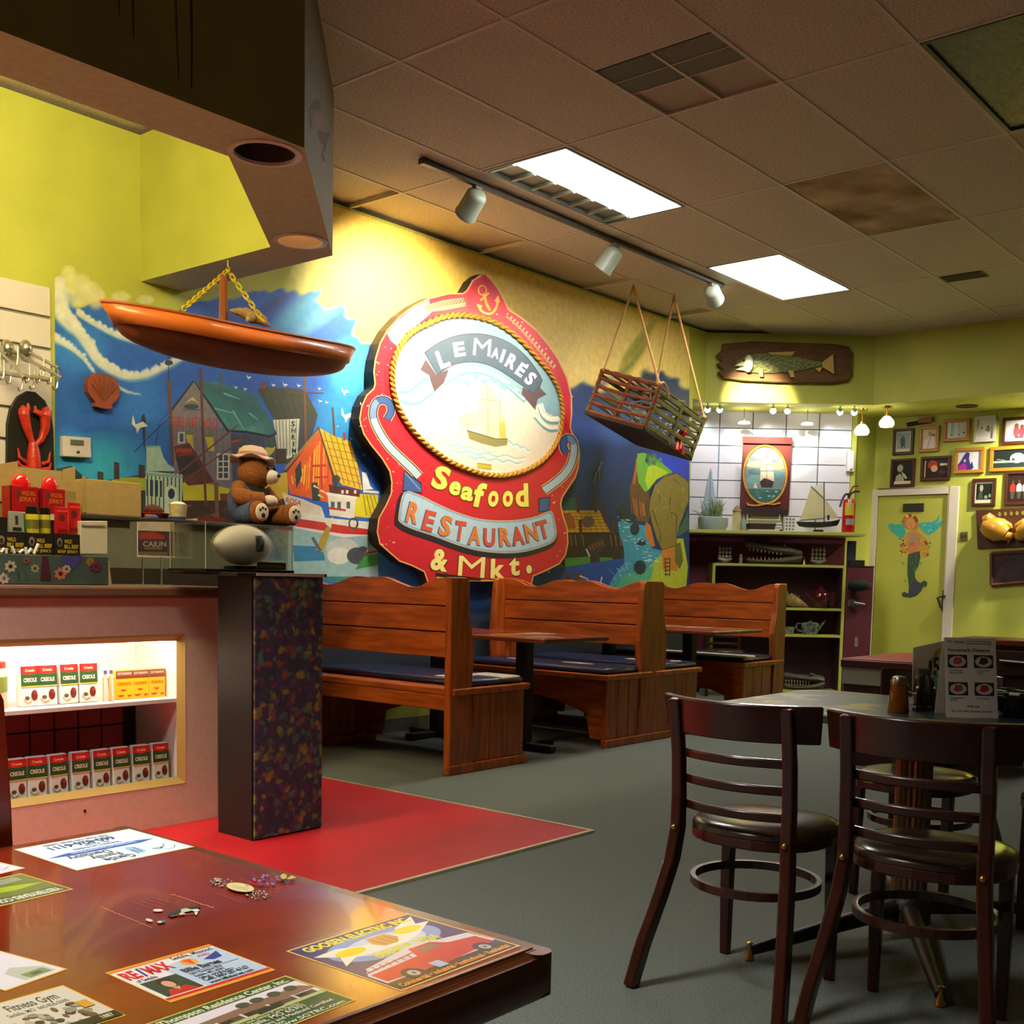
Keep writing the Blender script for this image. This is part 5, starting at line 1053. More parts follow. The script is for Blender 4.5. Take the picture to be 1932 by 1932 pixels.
# name banner
ban = cr(L1((605, 795), (720, 715), (850, 662), (1000, 642), (1150, 660), (1300, 722), (1430, 830), (1520, 950), (1558, 1022)), 4)+cr(L1((1490, 1132), (1420, 1080), (1320, 1010), (1200, 932), (1080, 884), (950, 872), (820, 902), (708, 978)), 4)
ps.poly(L1((612, 850), (700, 975), (800, 930), (760, 1040), (682, 1115), (640, 980), (570, 935)), '#59474a'); ps.poly(L1((1556, 1020), (1540, 1080), (1592, 1135), (1520, 1172), (1500, 1262), (1388, 1130), (1400, 1075), (1490, 1130)), '#59474a')
ps.poly(ban, '#44586a'); ps.closed(ban, 1.4, '#3f3436')
for ch_, x, y, w_, h_, r_2 in (('L', 752, 845, 88, 150, -20), ('E', 885, 768, 92, 118, -9), ('M', 1070, 752, 140, 138, 5), ('A', 1178, 800, 62, 86, 12), ('I', 1236, 822, 26, 108, 18), ('R', 1310, 868, 80, 116, 27), ('E', 1388, 935, 66, 110, 34), ("'", 1432, 905, 16, 34, 38), ('S', 1462, 1005, 66, 108, 40)):
    ps.glyph(ch_, *S1(x, y), w_/4.293, h_/4.293, '#e9e2da', r_2, bold=0 if ch_ == 'M' else .04)
# scrolls
for path in ([S1(*q_) for q_ in ((300, 1335), (332, 1270), (318, 1205), (262, 1178), (208, 1205), (186, 1280), (200, 1360), (250, 1460), (320, 1560), (410, 1650), (500, 1735), (560, 1800))], [S2(*q_) for q_ in ((1752, 322), (1728, 270), (1738, 215), (1775, 200), (1808, 240), (1812, 320), (1780, 430), (1700, 530), (1570, 625))]):
    P = cr(path, 6); n_ = len(P)
    ps.line(P, 17, '#e6bd7a', 20); ps.line(P, 14.5, '#1d2438', 17); ps.line(P[:n_//2+2], 11, '#3a5590', 12); ps.line(P[n_//2-1:], 12, '#a8bccb', 13.5); ps.line(P[n_//3:n_//2+2], 11.5, '#6f8ab0', 12)
for P in (((440, 470), (575, 565), (582, 645), (428, 625)), ((1530, 690), (1620, 680), (1612, 785), (1530, 795))): ps.poly(L2(*P), '#3c5b96'); ps.closed(L2(*P), 2, '#1c2238')
ps.line(L2((445, 480), (570, 620)), 3, '#6a86b4')
# RESTAURANT plate
pl_ = cr(L2((440, 640), (560, 662), (700, 730), (860, 800), (1060, 858), (1300, 868), (1480, 842), (1600, 797), (1640, 805), (1662, 900), (1672, 980), (1640, 1040), (1540, 1085), (1400, 1120), (1240, 1130), (1040, 1110), (860, 1060), (680, 992), (500, 932), (412, 884), (395, 830)), 4, True)
ps.poly([(x-3, y+5) for x, y in inset(pl_, -5)], '#1e2230'); ps.poly(pl_, '#7fa6c6'); ps.poly(inset(pl_, 4), '#a9c6d6'); ps.closed(pl_, 1.5, '#d8b070')
for k, (ch_, x, y, w_, h_, r_2) in enumerate((('R', 512, 805, 92, 168, 14), ('E', 640, 870, 84, 164, 15), ('S', 775, 912, 92, 165, 14), ('T', 892, 952, 82, 158, 9), ('A', 1010, 990, 100, 148, 5), ('U', 1130, 1005, 90, 148, 2), ('R', 1256, 1000, 92, 148, -4), ('A', 1360, 992, 100, 146, -8), ('N', 1468, 965, 98, 146, -12), ('T', 1565, 940, 84, 146, -14))):
    ps.glyph(ch_, S2(x, y)[0]-1, S2(x, y)[1]+.8, w_/4.293+2.4, h_/4.293+2.4, '#3f4a78', r_2, bold=.05); ps.glyph(ch_, *S2(x, y), w_/4.293, h_/4.293, '#c8503a' if k % 2 else '#d07a3a', r_2, bold=.035)
for ch_, x, y, w_, h_, r_2 in (('S', 738, 522, 130, 190, 18), ('e', 850, 605, 92, 112, 14), ('a', 950, 650, 100, 112, 12), ('f', 1048, 660, 90, 200, 12), ('o', 1160, 692, 84, 130, 8), ('o', 1278, 692, 84, 130, 4), ('d', 1392, 662, 104, 188, -2)):
    ps.glyph(ch_, *S2(x, y), w_/4.293+3.2, h_/4.293+3.2, '#6a5a1c', r_2, bold=.05); ps.glyph(ch_, *S2(x, y), w_/4.293, h_/4.293, '#e9dc62', r_2, bold=.04)
for ch_, x, y, w_, h_, r_2 in (('&', 728, 1188, 140, 178, 10), ('M', 985, 1242, 215, 168, 4), ('k', 1198, 1258, 118, 160, 2), ('t', 1332, 1240, 84, 150, 0)):
    ps.glyph(ch_, *S2(x, y), w_/4.293+3, h_/4.293+3, '#4f3c18', r_2, bold=0); ps.glyph(ch_, *S2(x, y), w_/4.293, h_/4.293, '#ece08a', r_2, bold=0 if ch_ == 'M' else .04)
ps.ell(*S2(1450, 1262), 6.6, 9.2, '#4f3c18'); ps.ell(*S2(1450, 1262), 5.4, 8, '#ece08a')
ps.poly(L2((690, 1290), (1060, 1335), (1060, 1352), (700, 1345)), '#2a1c14'); ps.poly(L2((700, 1320), (770, 1330), (770, 1345), (705, 1342)), '#b8b03a')
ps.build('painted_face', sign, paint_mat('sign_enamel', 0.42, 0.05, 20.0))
# twisted rope round the oval
R3 = [at_y(x, y, YSG-0.012) for x, y in cr(oval, 8, True)]
m = MB(); n_ = len(R3)
for s_ in (0, 1):
    pts = []
    N = n_*3
    for k in range(N+1):
        f = k/3; i = int(f) % n_; j = (i+1) % n_; c = R3[i].lerp(R3[j], f-int(f)); tdir = (R3[j]-R3[i]).normalized(); side_ = tdir.cross(V3(0, 1, 0)).normalized(); a = k*0.42+s_*math.pi
        pts.append(c+side_*math.cos(a)*0.011+V3(0, 1, 0)*math.sin(a)*0.008)
    m.tube(pts, 0.0125, 6, cap=False)
m.build('rope_border', mat('golden_rope', '#c98f2c', 0.7, var=0.4, vscale=40), sign, True)
# ================================================================== TRACK LIGHTS
YT = 4.93
t = thing('track_rail', 'black lighting track along the ceiling beside the lit troffers', 'light track', (6.6, YT, ZC-0.035))
MB().box(4.95, 8.45, YT-0.018, YT+0.018, ZC-0.036, ZC-0.005).build('rail', mat('track_black', '#3a352c', 0.4), t, bevel=0.003)
MB().box(4.90, 4.95, YT-0.024, YT+0.024, ZC-0.04, ZC-0.004).build('end_cap', MATS['track_black'], t, bevel=0.004)
M_CAN = mat('grey_green_lamp', '#8f9a86', 0.38)
def head(x, tgt, label, power, angle, lit):
    pivot = V3(x, YT, ZC-0.09); d = (V3(*tgt)-pivot).normalized()
    t = thing('track_spotlight', label, 'spotlight', (x, YT, ZC-0.036), 'track spotlights')
    MB().box(x-0.03, x+0.03, YT-0.02, YT+0.02, ZC-0.06, ZC-0.037).build('adapter', mat('lamp_adapter', '#6f6a58', 0.4), t, bevel=0.003)
    MB().tube([(x, YT, ZC-0.06), pivot], 0.012, 10).build('stem', MATS['lamp_adapter'], t, True)
    a = pivot-d*0.03; q_ = d.to_track_quat('Z', 'Y').to_matrix()
    m = MB(); prof = [(0.028, 0.0), (0.055, 0.012), (0.068, 0.035), (0.070, 0.17), (0.074, 0.175), (0.074, 0.19), (0.060, 0.19), (0.058, 0.15), (0.02, 0.14)]
    n = 24; m.add([a+q_ @ V3(r*math.cos(2*math.pi*k/n), r*math.sin(2*math.pi*k/n), z) for r, z in prof for k in range(n)], [(i*n+k, i*n+(k+1) % n, (i+1)*n+(k+1) % n, (i+1)*n+k) for i in range(len(prof)-1) for k in range(n)]+[tuple(reversed(range(n)))])
    m.build('lamp_can', M_CAN, t, True)
    b_ = MB(); n = 20; b_.add([a+q_ @ V3(0.054*math.cos(2*math.pi*k/n), 0.054*math.sin(2*math.pi*k/n), 0.152) for k in range(n)], [tuple(range(n))])
    b_.build('lamp_lens', mat('warm_lens', '#fff1d8', 0.4, emit=(1, 0.86, 0.62), estr=12.0), t)
    spot('spot_lamp', a+d*0.20, tgt, power, angle, (1.0, 0.84, 0.58), 0.04, 1.0, t)
head(5.40, at_y(738, 640, YM), 'grey cylinder track spotlight nearest us, aimed at the wall left of the sign', 380, 100, True)
head(6.90, at_y(905, 850, YM), 'middle grey cylinder track spotlight aimed down at the sign', 125, 104, True)
head(8.28, at_d(1428, 757, 11.45), 'far track spotlight near the second lit troffer, glaring white', 3200, 21, True)
# cove tube hidden behind the bulkhead, washes the wall above the counter
t = thing('cove_tube_light', 'fluorescent strip mounted inside the soffit above the counter', 'strip light', (1.7, 3.97, 3.2))
MB().box(0.6, 2.75, 3.926, 3.96, 3.10, 3.30).build('batten', M_WHITE, t)
MB().tube([(0.65, 3.985, 3.2), (2.70, 3.985, 3.2)], 0.02, 10).build('tube', mat('cove_tube', '#fff3d0', 0.5, emit=(1.0, 0.84, 0.46), estr=290.0), t, True)

# ================================================================== HANGING MODEL BOAT
YC = 5.12
L, Rr = at_y(190, 570, YC), at_y(668, 661, YC)
bt = thing('hanging_boat', 'orange wooden model boat hung on yellow chain below the soffit', 'model boat', ((L.x+Rr.x)/2, YC, 2.2))
n = 33; S = []
for i in range(n):
    s_ = i/(n-1); x = lerp(L.x, Rr.x, s_); zg = lerp(L.z, Rr.z, s_)-0.035*math.sin(math.pi*s_); e = max(0.0, 1-abs(2*s_-1)**2.4); b_ = 0.20*e**0.75
    st = 0.105*min(1.0, e*6); ins = lambda dz: 0.0
    dep = 0.10+0.09*e**0.7
    rake = (0.09 if s_ < .5 else -0.07)*abs(2*s_-1)**8
    sec = []
    for (bb, dz) in ((1.0, 0.0), (0.97, -0.085), (0.82, -0.6*dep), (0.5, -0.9*dep), (0.0, -dep)):
        dzv = dz if dz != -0.085 else -0.085
        sec.append((bb*b_, zg+dzv, rake*min(1, -dzv/0.1)))
    S.append((x, sec))
def hull(cols, nm, m_, thick):
    m = MB(); rows = []
    for x, sec in S: rows.append([(x+sec[c][2], YC-s2*sec[c][0], sec[c][1]) for s2 in (1,) for c in cols]+[(x+sec[c][2], YC+sec[c][0], sec[c][1]) for c in reversed(cols)])
    w_ = len(rows[0]); vs = [v for r in rows for v in r]; hl = len(cols)
    fs = []
    for i in range(n-1):
        for k in range(w_-1):
            if k == hl-1 and cols[-1] != 4: continue
            fs.append((i*w_+k, i*w_+k+1, (i+1)*w_+k+1, (i+1)*w_+k))
    o = m.add(vs, fs).build(nm, m_, bt, True)
    md = o.modifiers.new('thick', 'SOLIDIFY'); md.thickness = thick; md.offset = 1
    return o
hull([0, 1], 'sheer_strake', mat('lit_orange_wood', '#c96a26', 0.35, var=0.2, vscale=3, stretch=(1, 6, 6), coat=0.2), 0.008)
hull([1, 2, 3, 4], 'hull_bottom', mat('shaded_hull_wood', '#7a3a16', 0.5, var=0.2, vscale=3, stretch=(1, 6, 6)), 0.008)  # shade under the hull put into this darker colour, strake coloured as lit
for s2 in (-1, 1): MB().tube([(x, YC+s2*(sec[0][0]+0.004), sec[0][1]+0.004) for x, sec in S], 0.009, 8).build('gunwale', mat('dark_gunwale', '#8a3c14', 0.4), bt, True)
for i in (8, 16, 24):
    x, sec = S[i]; MB().box(x-0.03, x+0.03, YC-sec[0][0]+0.012, YC+sec[0][0]-0.012, sec[0][1]-0.04, sec[0][1]-0.028).build('thwart', MATS['dark_gunwale'], bt)
pz = lambda i: S[i][1][0][1]
for k, dx in enumerate((-0.012, 0.018)):
    x = at_y(424, 520, YC).x+dx; tp = at_y(424, 518, YC).z; z0 = pz(16)-0.10
    p_ = thing('boat_paddle', 'small wooden paddle standing in the hanging boat, ' + ['left one', 'right one'][k], 'paddle', (x, YC+0.02*k, z0), 'paddles in the hanging boat')
    MB().tube([(x, YC+0.02*k, z0), (x-0.004, YC+0.02*k, z0+0.18)], 0.009, 8).build('shaft', mat('paddle_wood', '#a05a28', 0.5), p_, True)
    MB().prism([(x-0.020, YC+0.02*k, z0+0.14), (x+0.018, YC+0.02*k, z0+0.14), (x+0.013, YC+0.02*k, tp-0.02), (x+0.008, YC+0.02*k, tp), (x-0.014, YC+0.02*k, tp), (x-0.017, YC+0.02*k, tp-0.02)], (0, 0.008, 0)).build('blade', MATS['paddle_wood'], p_, bevel=0.002)
c = at_y(470, 592, YC)
t = thing('starfish', 'tan dried starfish lying in the hanging boat', 'starfish', (c.x, YC-0.02, c.z-0.05))
m = MB()
for k in range(5):
    a = math.radians(20+72*k); m.tube([(c.x, YC-0.02, c.z-0.02), (c.x+0.07*math.cos(a), YC-0.02+0.05*math.sin(a), c.z-0.012+0.03*math.sin(a)), (c.x+0.13*math.cos(a), YC-0.02+0.07*math.sin(a), c.z-0.02+0.05*math.sin(a))], [0.032, 0.024, 0.006], 8)
m.ball((c.x, YC-0.02, c.z-0.02), (0.045, 0.04, 0.03)).build('body', mat('dried_starfish', '#b89a62', 0.8, var=0.4, vscale=60, bump=0.5), t, True)
# chain of yellow links
hook = V3(at_z(420, 488, ZS).x+0.03, 5.19, ZS)
hp = V3(hook.x, hook.y, ZS-0.012)
chn = thing('hanging_chain', 'yellow plastic chain holding the model boat', 'chain', hook)
MB().tube([hp+V3(0, 0, 0.012), hp+V3(0, 0, -0.02), hp+V3(0.012, 0, -0.035), hp+V3(0, 0, -0.048), hp+V3(-0.012, 0, -0.036)], 0.004, 6).build('ceiling_hook', mat('yellow_plastic', '#c9b21c', 0.4), chn, True)
lk = MB(); pth = []
for k in range(16):
    a = 2*math.pi*k/16; pth.append((0.0115*math.cos(a), 0.0, (0.011 if math.sin(a) > 0 else -0.011)+0.0115*math.sin(a)))
lk.tube(pth+[pth[0], pth[1]], 0.0042, 6, cap=False)
l0 = lk.build('chain_link', MATS['yellow_plastic'], None, True, org=V3(0, 0, 0)); l0.parent = chn; first = True
for (px, py) in ((345, 584), (497, 606)):
    e_ = at_y(px, py, YC-0.17); st = hp+V3(0, 0, -0.045); dv = e_-st; N = int(dv.length/0.032); dn = dv.normalized()
    for k in range(N):
        o = l0 if first else l0.copy()
        if not first: COL.objects.link(o)
        first = False
        o.location = st+dv*((k+.5)/N)-chn.location; qq = dn.to_track_quat('Z', 'Y'); o.rotation_mode = 'QUATERNION'
        from mathutils import Quaternion
        o.rotation_quaternion = qq @ Quaternion((0, 0, 1), math.radians(90 if k % 2 else 0))

# ================================================================== LOBSTER TRAP ON ROPES
Aq, Bq, Cq = at_d(1137, 700, 9.3), at_d(1245, 727, 9.0), at_d(1330, 790, 9.77)
e1 = Bq-Aq; e2 = Cq-Bq; e2 = e2-e1*(e2.dot(e1)/e1.dot(e1)); e3 = e1.cross(e2).normalized()
if e3.z > 0: e3 = -e3
e3 = e3*0.34
tr = thing('lobster_trap', 'slatted wooden lobster trap hung on ropes from the ceiling', 'lobster trap', Aq+e1*.5+e2*.5+e3)
TP = lambda a, b, c_: Aq+e1*a+e2*b+e3*c_
M_SLB = mat('reddish_trap_wood', '#8c4624', 0.65, var=0.35, vscale=12); M_SLG = mat('greenish_trap_wood', '#7a7436', 0.7, var=0.35, vscale=12); M_TBOT = mat('dark_trap_board', '#3a2616', 0.7)
for a in (0.0, 1.0):
    for b in (0.0, 0.5, 1.0):
        MB().tube([TP(a, b, -0.02), TP(a, b, 1.02)], 0.017, 8).build('frame_post', M_SLB if b == 0 else M_SLG, tr, True)
MB().tube([TP(0.5, 0, 0), TP(0.52, 0, 0.5), TP(0.45, 0, 1)], 0.014, 8).build('frame_post', M_SLB, tr, True)
for b in (0.0, 0.5, 1.0):
    MB().tube([TP(-0.03, b, 0), TP(1.03, b, 0)], 0.017, 8).build('cross_bar', M_SLB if b == 0 else M_SLG, tr, True)
    MB().tube([TP(-0.03, b, 1), TP(1.03, b, 1)], 0.017, 8).build('cross_bar', M_SLB if b == 0 else M_SLG, tr, True)
u1, u2, u3 = e1.normalized(), e2.normalized(), e3.normalized()
for k in range(4): c_ = 0.17+0.2*k; MB().tube([TP(-0.02, 0, c_), TP(0.5, -0.01, c_+0.03), TP(1.02, 0, c_)], 0.013, 8).build('end_slat', M_SLB, tr, True); MB().tube([TP(0, 1, c_), TP(1, 1, c_)], 0.013, 8).build('end_slat', mat('pale_trap_slat', '#b4b890', 0.7), tr, True)
for k in range(5):
    c_ = 0.06+0.21*k
    for a in (0.0, 1.0):
        o_ = TP(a, -0.03, c_)-u1*0.008; MB().obox(o_, u1*0.016, e2*1.06, u3*0.034).build('side_slat', M_SLG, tr, bevel=0.003)
for k in range(5): o_ = TP(0.02+0.2*k, -0.02, -0.02); MB().obox(o_, u1*0.05, e2*1.04, u3*-0.012).build('top_slat', M_SLB if k < 2 else M_SLG, tr, bevel=0.002)
MB().obox(TP(-0.02, -0.03, 1.03), e1*1.04, e2*1.06, u3*0.02).build('bottom_board', M_TBOT, tr)
nt_ = MB(); rn = random.Random(5)
for k in range(26):
    a0, b0, c0 = rn.uniform(.1, .9), rn.uniform(.1, .8), rn.uniform(.15, .9); nt_.tube([TP(a0, b0, c0), TP(a0+rn.uniform(-.2, .2), b0+rn.uniform(-.1, .1), c0+rn.uniform(-.2, .2)), TP(rn.uniform(.1, .9), b0, rn.uniform(.2, .9))], 0.006, 5)
o = nt_.build('net_twine', mat('pale_blue_twine', '#9fb4b4', 0.8), tr, True); o['kind'] = 'stuff'
R1, R2_ = at_z(1195, 535, ZC), at_z(1272, 553, ZC)
for top, pts_, nm in ((R1, (TP(0.02, 0, -0.03), TP(0.98, 0, -0.03)), 'near'), (R2_, (TP(0.02, 1, -0.03), TP(0.98, 1, -0.03)), 'far')):
    rp_ = thing('hanging_rope', 'tan rope pair holding the ' + nm + ' end of the lobster trap', 'rope', V3(top.x, top.y, ZC-0.02), 'trap ropes')
    MB().tube([V3(top.x, top.y, ZC), V3(top.x, top.y, ZC-0.03)], 0.006, 8).build('ceiling_hook', M_METAL, rp_)
    for q_ in pts_:
        MB().tube([V3(top.x, top.y, ZC-0.025), V3(top.x, top.y, ZC-0.03).lerp(q_, .5), q_], 0.0105, 8).build('rope_strand', mat('tan_rope', '#c99a5a', 0.8, var=0.3, vscale=80), rp_, True)
        MB().ball(q_, (0.022, 0.022, 0.02), 10, 6).build('knot', MATS['tan_rope'], rp_, True)
rt = TP(1.0, 0.0, -0.03); MB().tube(cr([tuple(rt), tuple(rt+u2*0.06+V3(0, 0, 0.03)), tuple(rt+u2*0.14+V3(0, 0, 0.0)), tuple(rt+u2*0.16-V3(0, 0, 0.04))], 5), 0.009, 8).build('rope_tail', MATS['tan_rope'], rp_, True)
# red toy lobster caught at the far end
c = TP(0.94, 0.72, 0.72)
t = thing('toy_lobster', 'small red toy lobster poking out of the trap', 'toy', c)
M_RT = mat('red_toy', '#c01822', 0.5)
MB().tube([c-u3*0.10, c-u3*0.05+u1*.02, c, c+u3*0.07], [0.02, 0.034, 0.036, 0.018], 10).build('body', M_RT, t, True)
for s_ in (-1, 1): MB().tube([c+u3*0.03, c+u3*0.06+u2*(0.05*s_)+u1*.03, c+u3*0.12+u2*(0.06*s_)+u1*.05], [0.012, 0.016, 0.022], 8).build('claw', M_RT, t, True)
MB().tube([c+u1*0.03+u3*.02, c+u1*0.05+u3*0.09], 0.009, 8).build('trim_band', mat('toy_yellow', '#d8a030', 0.5), t, True)

# ================================================================== THINGS ON THE LEFT WALL
t = thing('slatwall_panel', 'white slatwall display panel at the left edge of the mural', 'display panel', (2.6, YM, 1.3))
xr = at_y(91, 600, YM).x; zt = 2.66
M_SLAT = mat('white_slatwall', '#d9d0cc', 0.5)
for k in range(9): MB().box(1.6, xr, YM-0.024, YM-0.001, zt-0.168*(k+1)+0.016, zt-0.168*k).build('slat', M_SLAT, t, bevel=0.003)
MB().box(1.6, xr, YM-0.010, YM-0.0005, zt-0.168*9, zt-0.002).build('backing', mat('slatwall_groove', '#7d7a6a', 0.7), t)
lp = at_y(54, 810, YM-0.03)
t = thing('lobster_plaque', 'black arched plaque with a mounted red lobster on the slatwall', 'wall plaque', (lp.x, YM-0.03, lp.z))
ar = [at_y(9, 905, YM-0.025), at_y(98, 920, YM-0.025)]
pts = [at_y(*q_, YM-0.026) for q_ in ((9, 895), (10, 800), (16, 770), (30, 748), (48, 738), (64, 740), (82, 756), (94, 782), (98, 812), (100, 905))]
MB().prism(pts, (0, -0.02, 0)).build('plaque', mat('black_plaque', '#15140f', 0.5), t, bevel=0.004)
yl = YM-0.075; Q = lambda x, y: at_y(x/3.864, 480+y/3.864, yl)
M_LOB = mat('cooked_lobster', '#c8341c', 0.35, var=0.4, vscale=40, bump=0.3)
MB().tube([Q(240, 1370), Q(245, 1450), Q(245, 1540), Q(250, 1660)], [0.022, 0.034, 0.04, 0.036], 12).build('carapace', M_LOB, t, True)
for s_, cl, tip in ((-1, ((225, 1350), (195, 1260), (175, 1170)), ((165, 1100), (205, 1085))), (1, ((300, 1350), (330, 1270), (330, 1180)), ((345, 1110), (255, 1105)))):
    MB().tube([Q(250, 1400)]+[Q(*q_) for q_ in cl], [0.012, 0.017, 0.024, 0.03], 10).build('claw_arm', M_LOB, t, True)
    MB().tube([Q(*cl[-1]), Q((cl[-1][0]+tip[0][0])/2, cl[-1][1]-40), Q(*tip[0])], [0.03, 0.026, 0.006], 10).build('claw_finger', M_LOB, t, True)
    MB().tube([Q(*cl[-1]), Q(tip[1][0], (cl[-1][1]+tip[1][1])/2), Q(*tip[1])], [0.022, 0.014, 0.005], 8).build('claw_thumb', M_LOB, t, True)
for s_, pth in ((-1, ((200, 1520), (140, 1480), (130, 1410))), (-1, ((200, 1560), (150, 1540), (128, 1500))), (1, ((300, 1530), (355, 1510), (365, 1440))), (1, ((300, 1570), (360, 1560), (372, 1520)))):
    MB().tube([Q(*q_) for q_ in pth], [0.012, 0.010, 0.004], 8).build('leg', M_LOB, t, True)
# chrome hook rack
t = thing('hook_rack', 'chrome wire hook rack sticking out of the slatwall', 'hook rack', at_y(50, 690, YM-0.1))
M_CHR = mat('chrome_wire', '#b9b8ac', 0.25, 0.9)
W1 = lambda x, y, yy: at_y(x/3.864, 480+y/3.864, yy)
for a_, b_ in (((60, 690), (450, 900)), ((170, 690), (430, 830)), ((0, 860), (360, 910)), ((0, 700), (180, 900))):
    MB().tube([W1(*a_, YM-0.03), W1(*b_, YM-0.28)], 0.009, 8).build('rack_arm', M_CHR, t, True)
for k, (x, y) in enumerate(((30, 860), (80, 890), (130, 760), (165, 940), (215, 880), (250, 930), (295, 880), (320, 840), (375, 890), (420, 930), (0, 800))):
    yy = YM-0.06-0.018*k; MB().tube([W1(x, y-90, yy), W1(x, y, yy), W1(x-6, y+45, yy), W1(x-26, y+55, yy), W1(x-36, y+30, yy)], 0.005, 6).build('hook', M_CHR, t, True)
for x, y in ((50, 690), (185, 690)): MB().ball(W1(x, y, YM-0.05), (0.035, 0.04, 0.05), 12, 8).build('rack_knob', M_CHR, t, True)
# thermostat
t = thing('thermostat', 'white plastic thermostat on the mural beside the slatwall', 'thermostat', at_y(146, 862, YM-0.03))
P0 = [at_y(*q_, YM-0.04) for q_ in ((118, 822), (172, 826), (173, 864), (118, 861))]
MB().prism(P0, (0, 0.036, 0)).build('housing', mat('white_plastic', '#d9d2cc', 0.4), t, bevel=0.006)
MB().prism([at_y(*q_, YM-0.0405) for q_ in ((133, 829), (158, 831), (158, 841), (133, 839))], (0, -0.003, 0)).build('display', mat('lcd_dark', '#5f665c', 0.3), t)
MB().prism([at_y(*q_, YM-0.0405) for q_ in ((145, 851), (150, 851), (150, 855), (145, 855))], (0, -0.003, 0)).build('button', M_IRON, t)
# scallop plaque
t = thing('scallop_plaque', 'brown carved scallop shell plaque on the blue mural', 'wall plaque', at_y(186, 770, YM-0.04))
cen = at_y(188, 736, YM); pr = [(0, 0.085), (0.045, 0.083), (0.083, 0.06), (0.10, 0.02), (0.096, -0.025), (0.07, -0.06), (0.05, -0.075), (0.055, -0.10), (0.0, -0.108)]
pr = pr+[(-a, b) for a, b in reversed(pr[1:-1])]
MB().prism([(cen.x+a, YM-0.045, cen.z+b) for a, b in pr], (0, 0.04, 0)).build('shell', mat('brown_carved_wood', '#8a4322', 0.55, var=0.2, vscale=10), t, bevel=0.010)
for k in range(7):
    a = math.radians(-60+20*k); MB().tube([(cen.x, YM-0.046, cen.z-0.06), (cen.x+0.085*math.sin(a), YM-0.046, cen.z-0.03+0.10*math.cos(a))], 0.004, 6).build('rib', mat('carved_rib', '#6f3218', 0.6), t)
# ================================================================== THINGS ON THE COUNTERS
ZT = 1.083
# painted glass riser
t = thing('flower_riser', 'glass riser box painted with flowers on the display counter', 'riser box', (2.3, 4.58, ZT))
xa, xb = 1.5, at_y(205, 1090, 4.45).x
MB().box(xa, xb, 4.45, 4.74, ZT+0.001, 1.205).build('box', mat('teal_grey_glass', '#4f5c58', 0.15, var=0.3, vscale=6), t, bevel=0.003)
p = Paint(lambda u, v: at_y(u, v, 4.4495), (0, -1, 0), 2e-5, 2e-4); g_ = lambda x, y: (x/8.05, 870+y/8.05)
p.poly([g_(x, y) for x, y in ((930, 1430), (1260, 1440), (1180, 1600), (1120, 1650), (950, 1580))], '#3f3f7a')
def flower(x, y, r, c1_, c2_):
    for k in range(7): a = 2*math.pi*k/7; X, Y = g_(x+r*.6*math.cos(a), y+r*.6*math.sin(a)); p.ell(X, Y, r*.4/8.05, r*.3/8.05, c1_, math.degrees(a), 8)
    p.ell(*g_(x, y), r*.35/8.05, r*.35/8.05, c2_, 0, 8)
for a in ((160, 1600, 95, '#a8a08a', '#33261c'), (530, 1630, 70, '#8f8a6c', '#3c2a1c'), (920, 1710, 100, '#b0685a', '#4a2422'), (1010, 1640, 70, '#b09a84', '#5f3a34'), (400, 1510, 55, '#8a4a30', '#3a2a1c'), (1370, 1530, 70, '#8f6f34', '#7a5a2a'), (1460, 1600, 90, '#6a2c4a', '#4f2038'), (60, 1780, 90, '#b8a8a8', '#6a5a4a')): flower(*a)
p.poly([g_(x, y) for x, y in ((640, 1440), (720, 1450), (780, 1800), (610, 1810))], '#4a2430')
for k in range(18): x, y = rnd.uniform(60, 560), rnd.uniform(1700, 1830); p.line([g_(x, y), g_(x+rnd.uniform(-40, 40), y-60)], 1.2, '#33503c')
p.build('painted_flowers', t, M_PRINT)
MB().hexa([(xb+0.004, 4.46, ZT), (xb+0.02, 4.46, ZT), (xb+0.02, 4.47, ZT), (xb+0.004, 4.47, ZT), (xb+0.004, 4.46, 1.19), (xb+0.007, 4.46, 1.19), (xb+0.007, 4.47, 1.19), (xb+0.004, 4.47, 1.19)]).build('corner_stand', mat('pale_card', '#cfc49a', 0.6), t)
ZR = 1.206
# snack display boxes: three black fronted trays
K = lambda px, py, yy=4.50: at_y(px, py, yy)
GOLD = '#c9a92c'
for k, (pa, pb) in enumerate(((-8, 48), (50, 101), (103, 151))):
    xl, x2 = K(pa, 1040).x, K(pb, 1040).x
    t = thing('snack_tray', 'black and gold snack tray on the flower riser, ' + ['left one', 'middle one', 'right one below red packets'][k], 'display tray', ((xl+x2)/2, 4.56, ZR), 'snack trays on the counter')
    MB().box(xl, x2, 4.50, 4.506, ZR, ZR+0.088).box(xl, x2, 4.62, 4.626, ZR, ZR+0.15).box(xl, xl+0.004, 4.506, 4.62, ZR, ZR+0.07).box(x2-0.004, x2, 4.506, 4.62, ZR, ZR+0.07).box(xl, x2, 4.506, 4.62, ZR, ZR+0.004).build('tray', mat('black_card', '#1c1610', 0.5), t)
    p = Paint(lambda u, v: V3(lerp(xl, x2, u), 4.4995, ZR+0.088*(1-v)), (0, -1, 0), 2e-5, 2e-4)
    p.ell(.2, .38, .1, .2, '#8a8278').ell(.2, .42, .06, .13, '#3a2620').text('WILD', .38, .42, .17, GOLD, w=.3, bold=.03).text('BILL BEEF', .38, .66, .17, GOLD, w=.56, bold=.03).text('BEEF JERKY', .12, .88, .13, GOLD, w=.8, bold=.02)
    p.build('printed_label', t, M_PRINT)
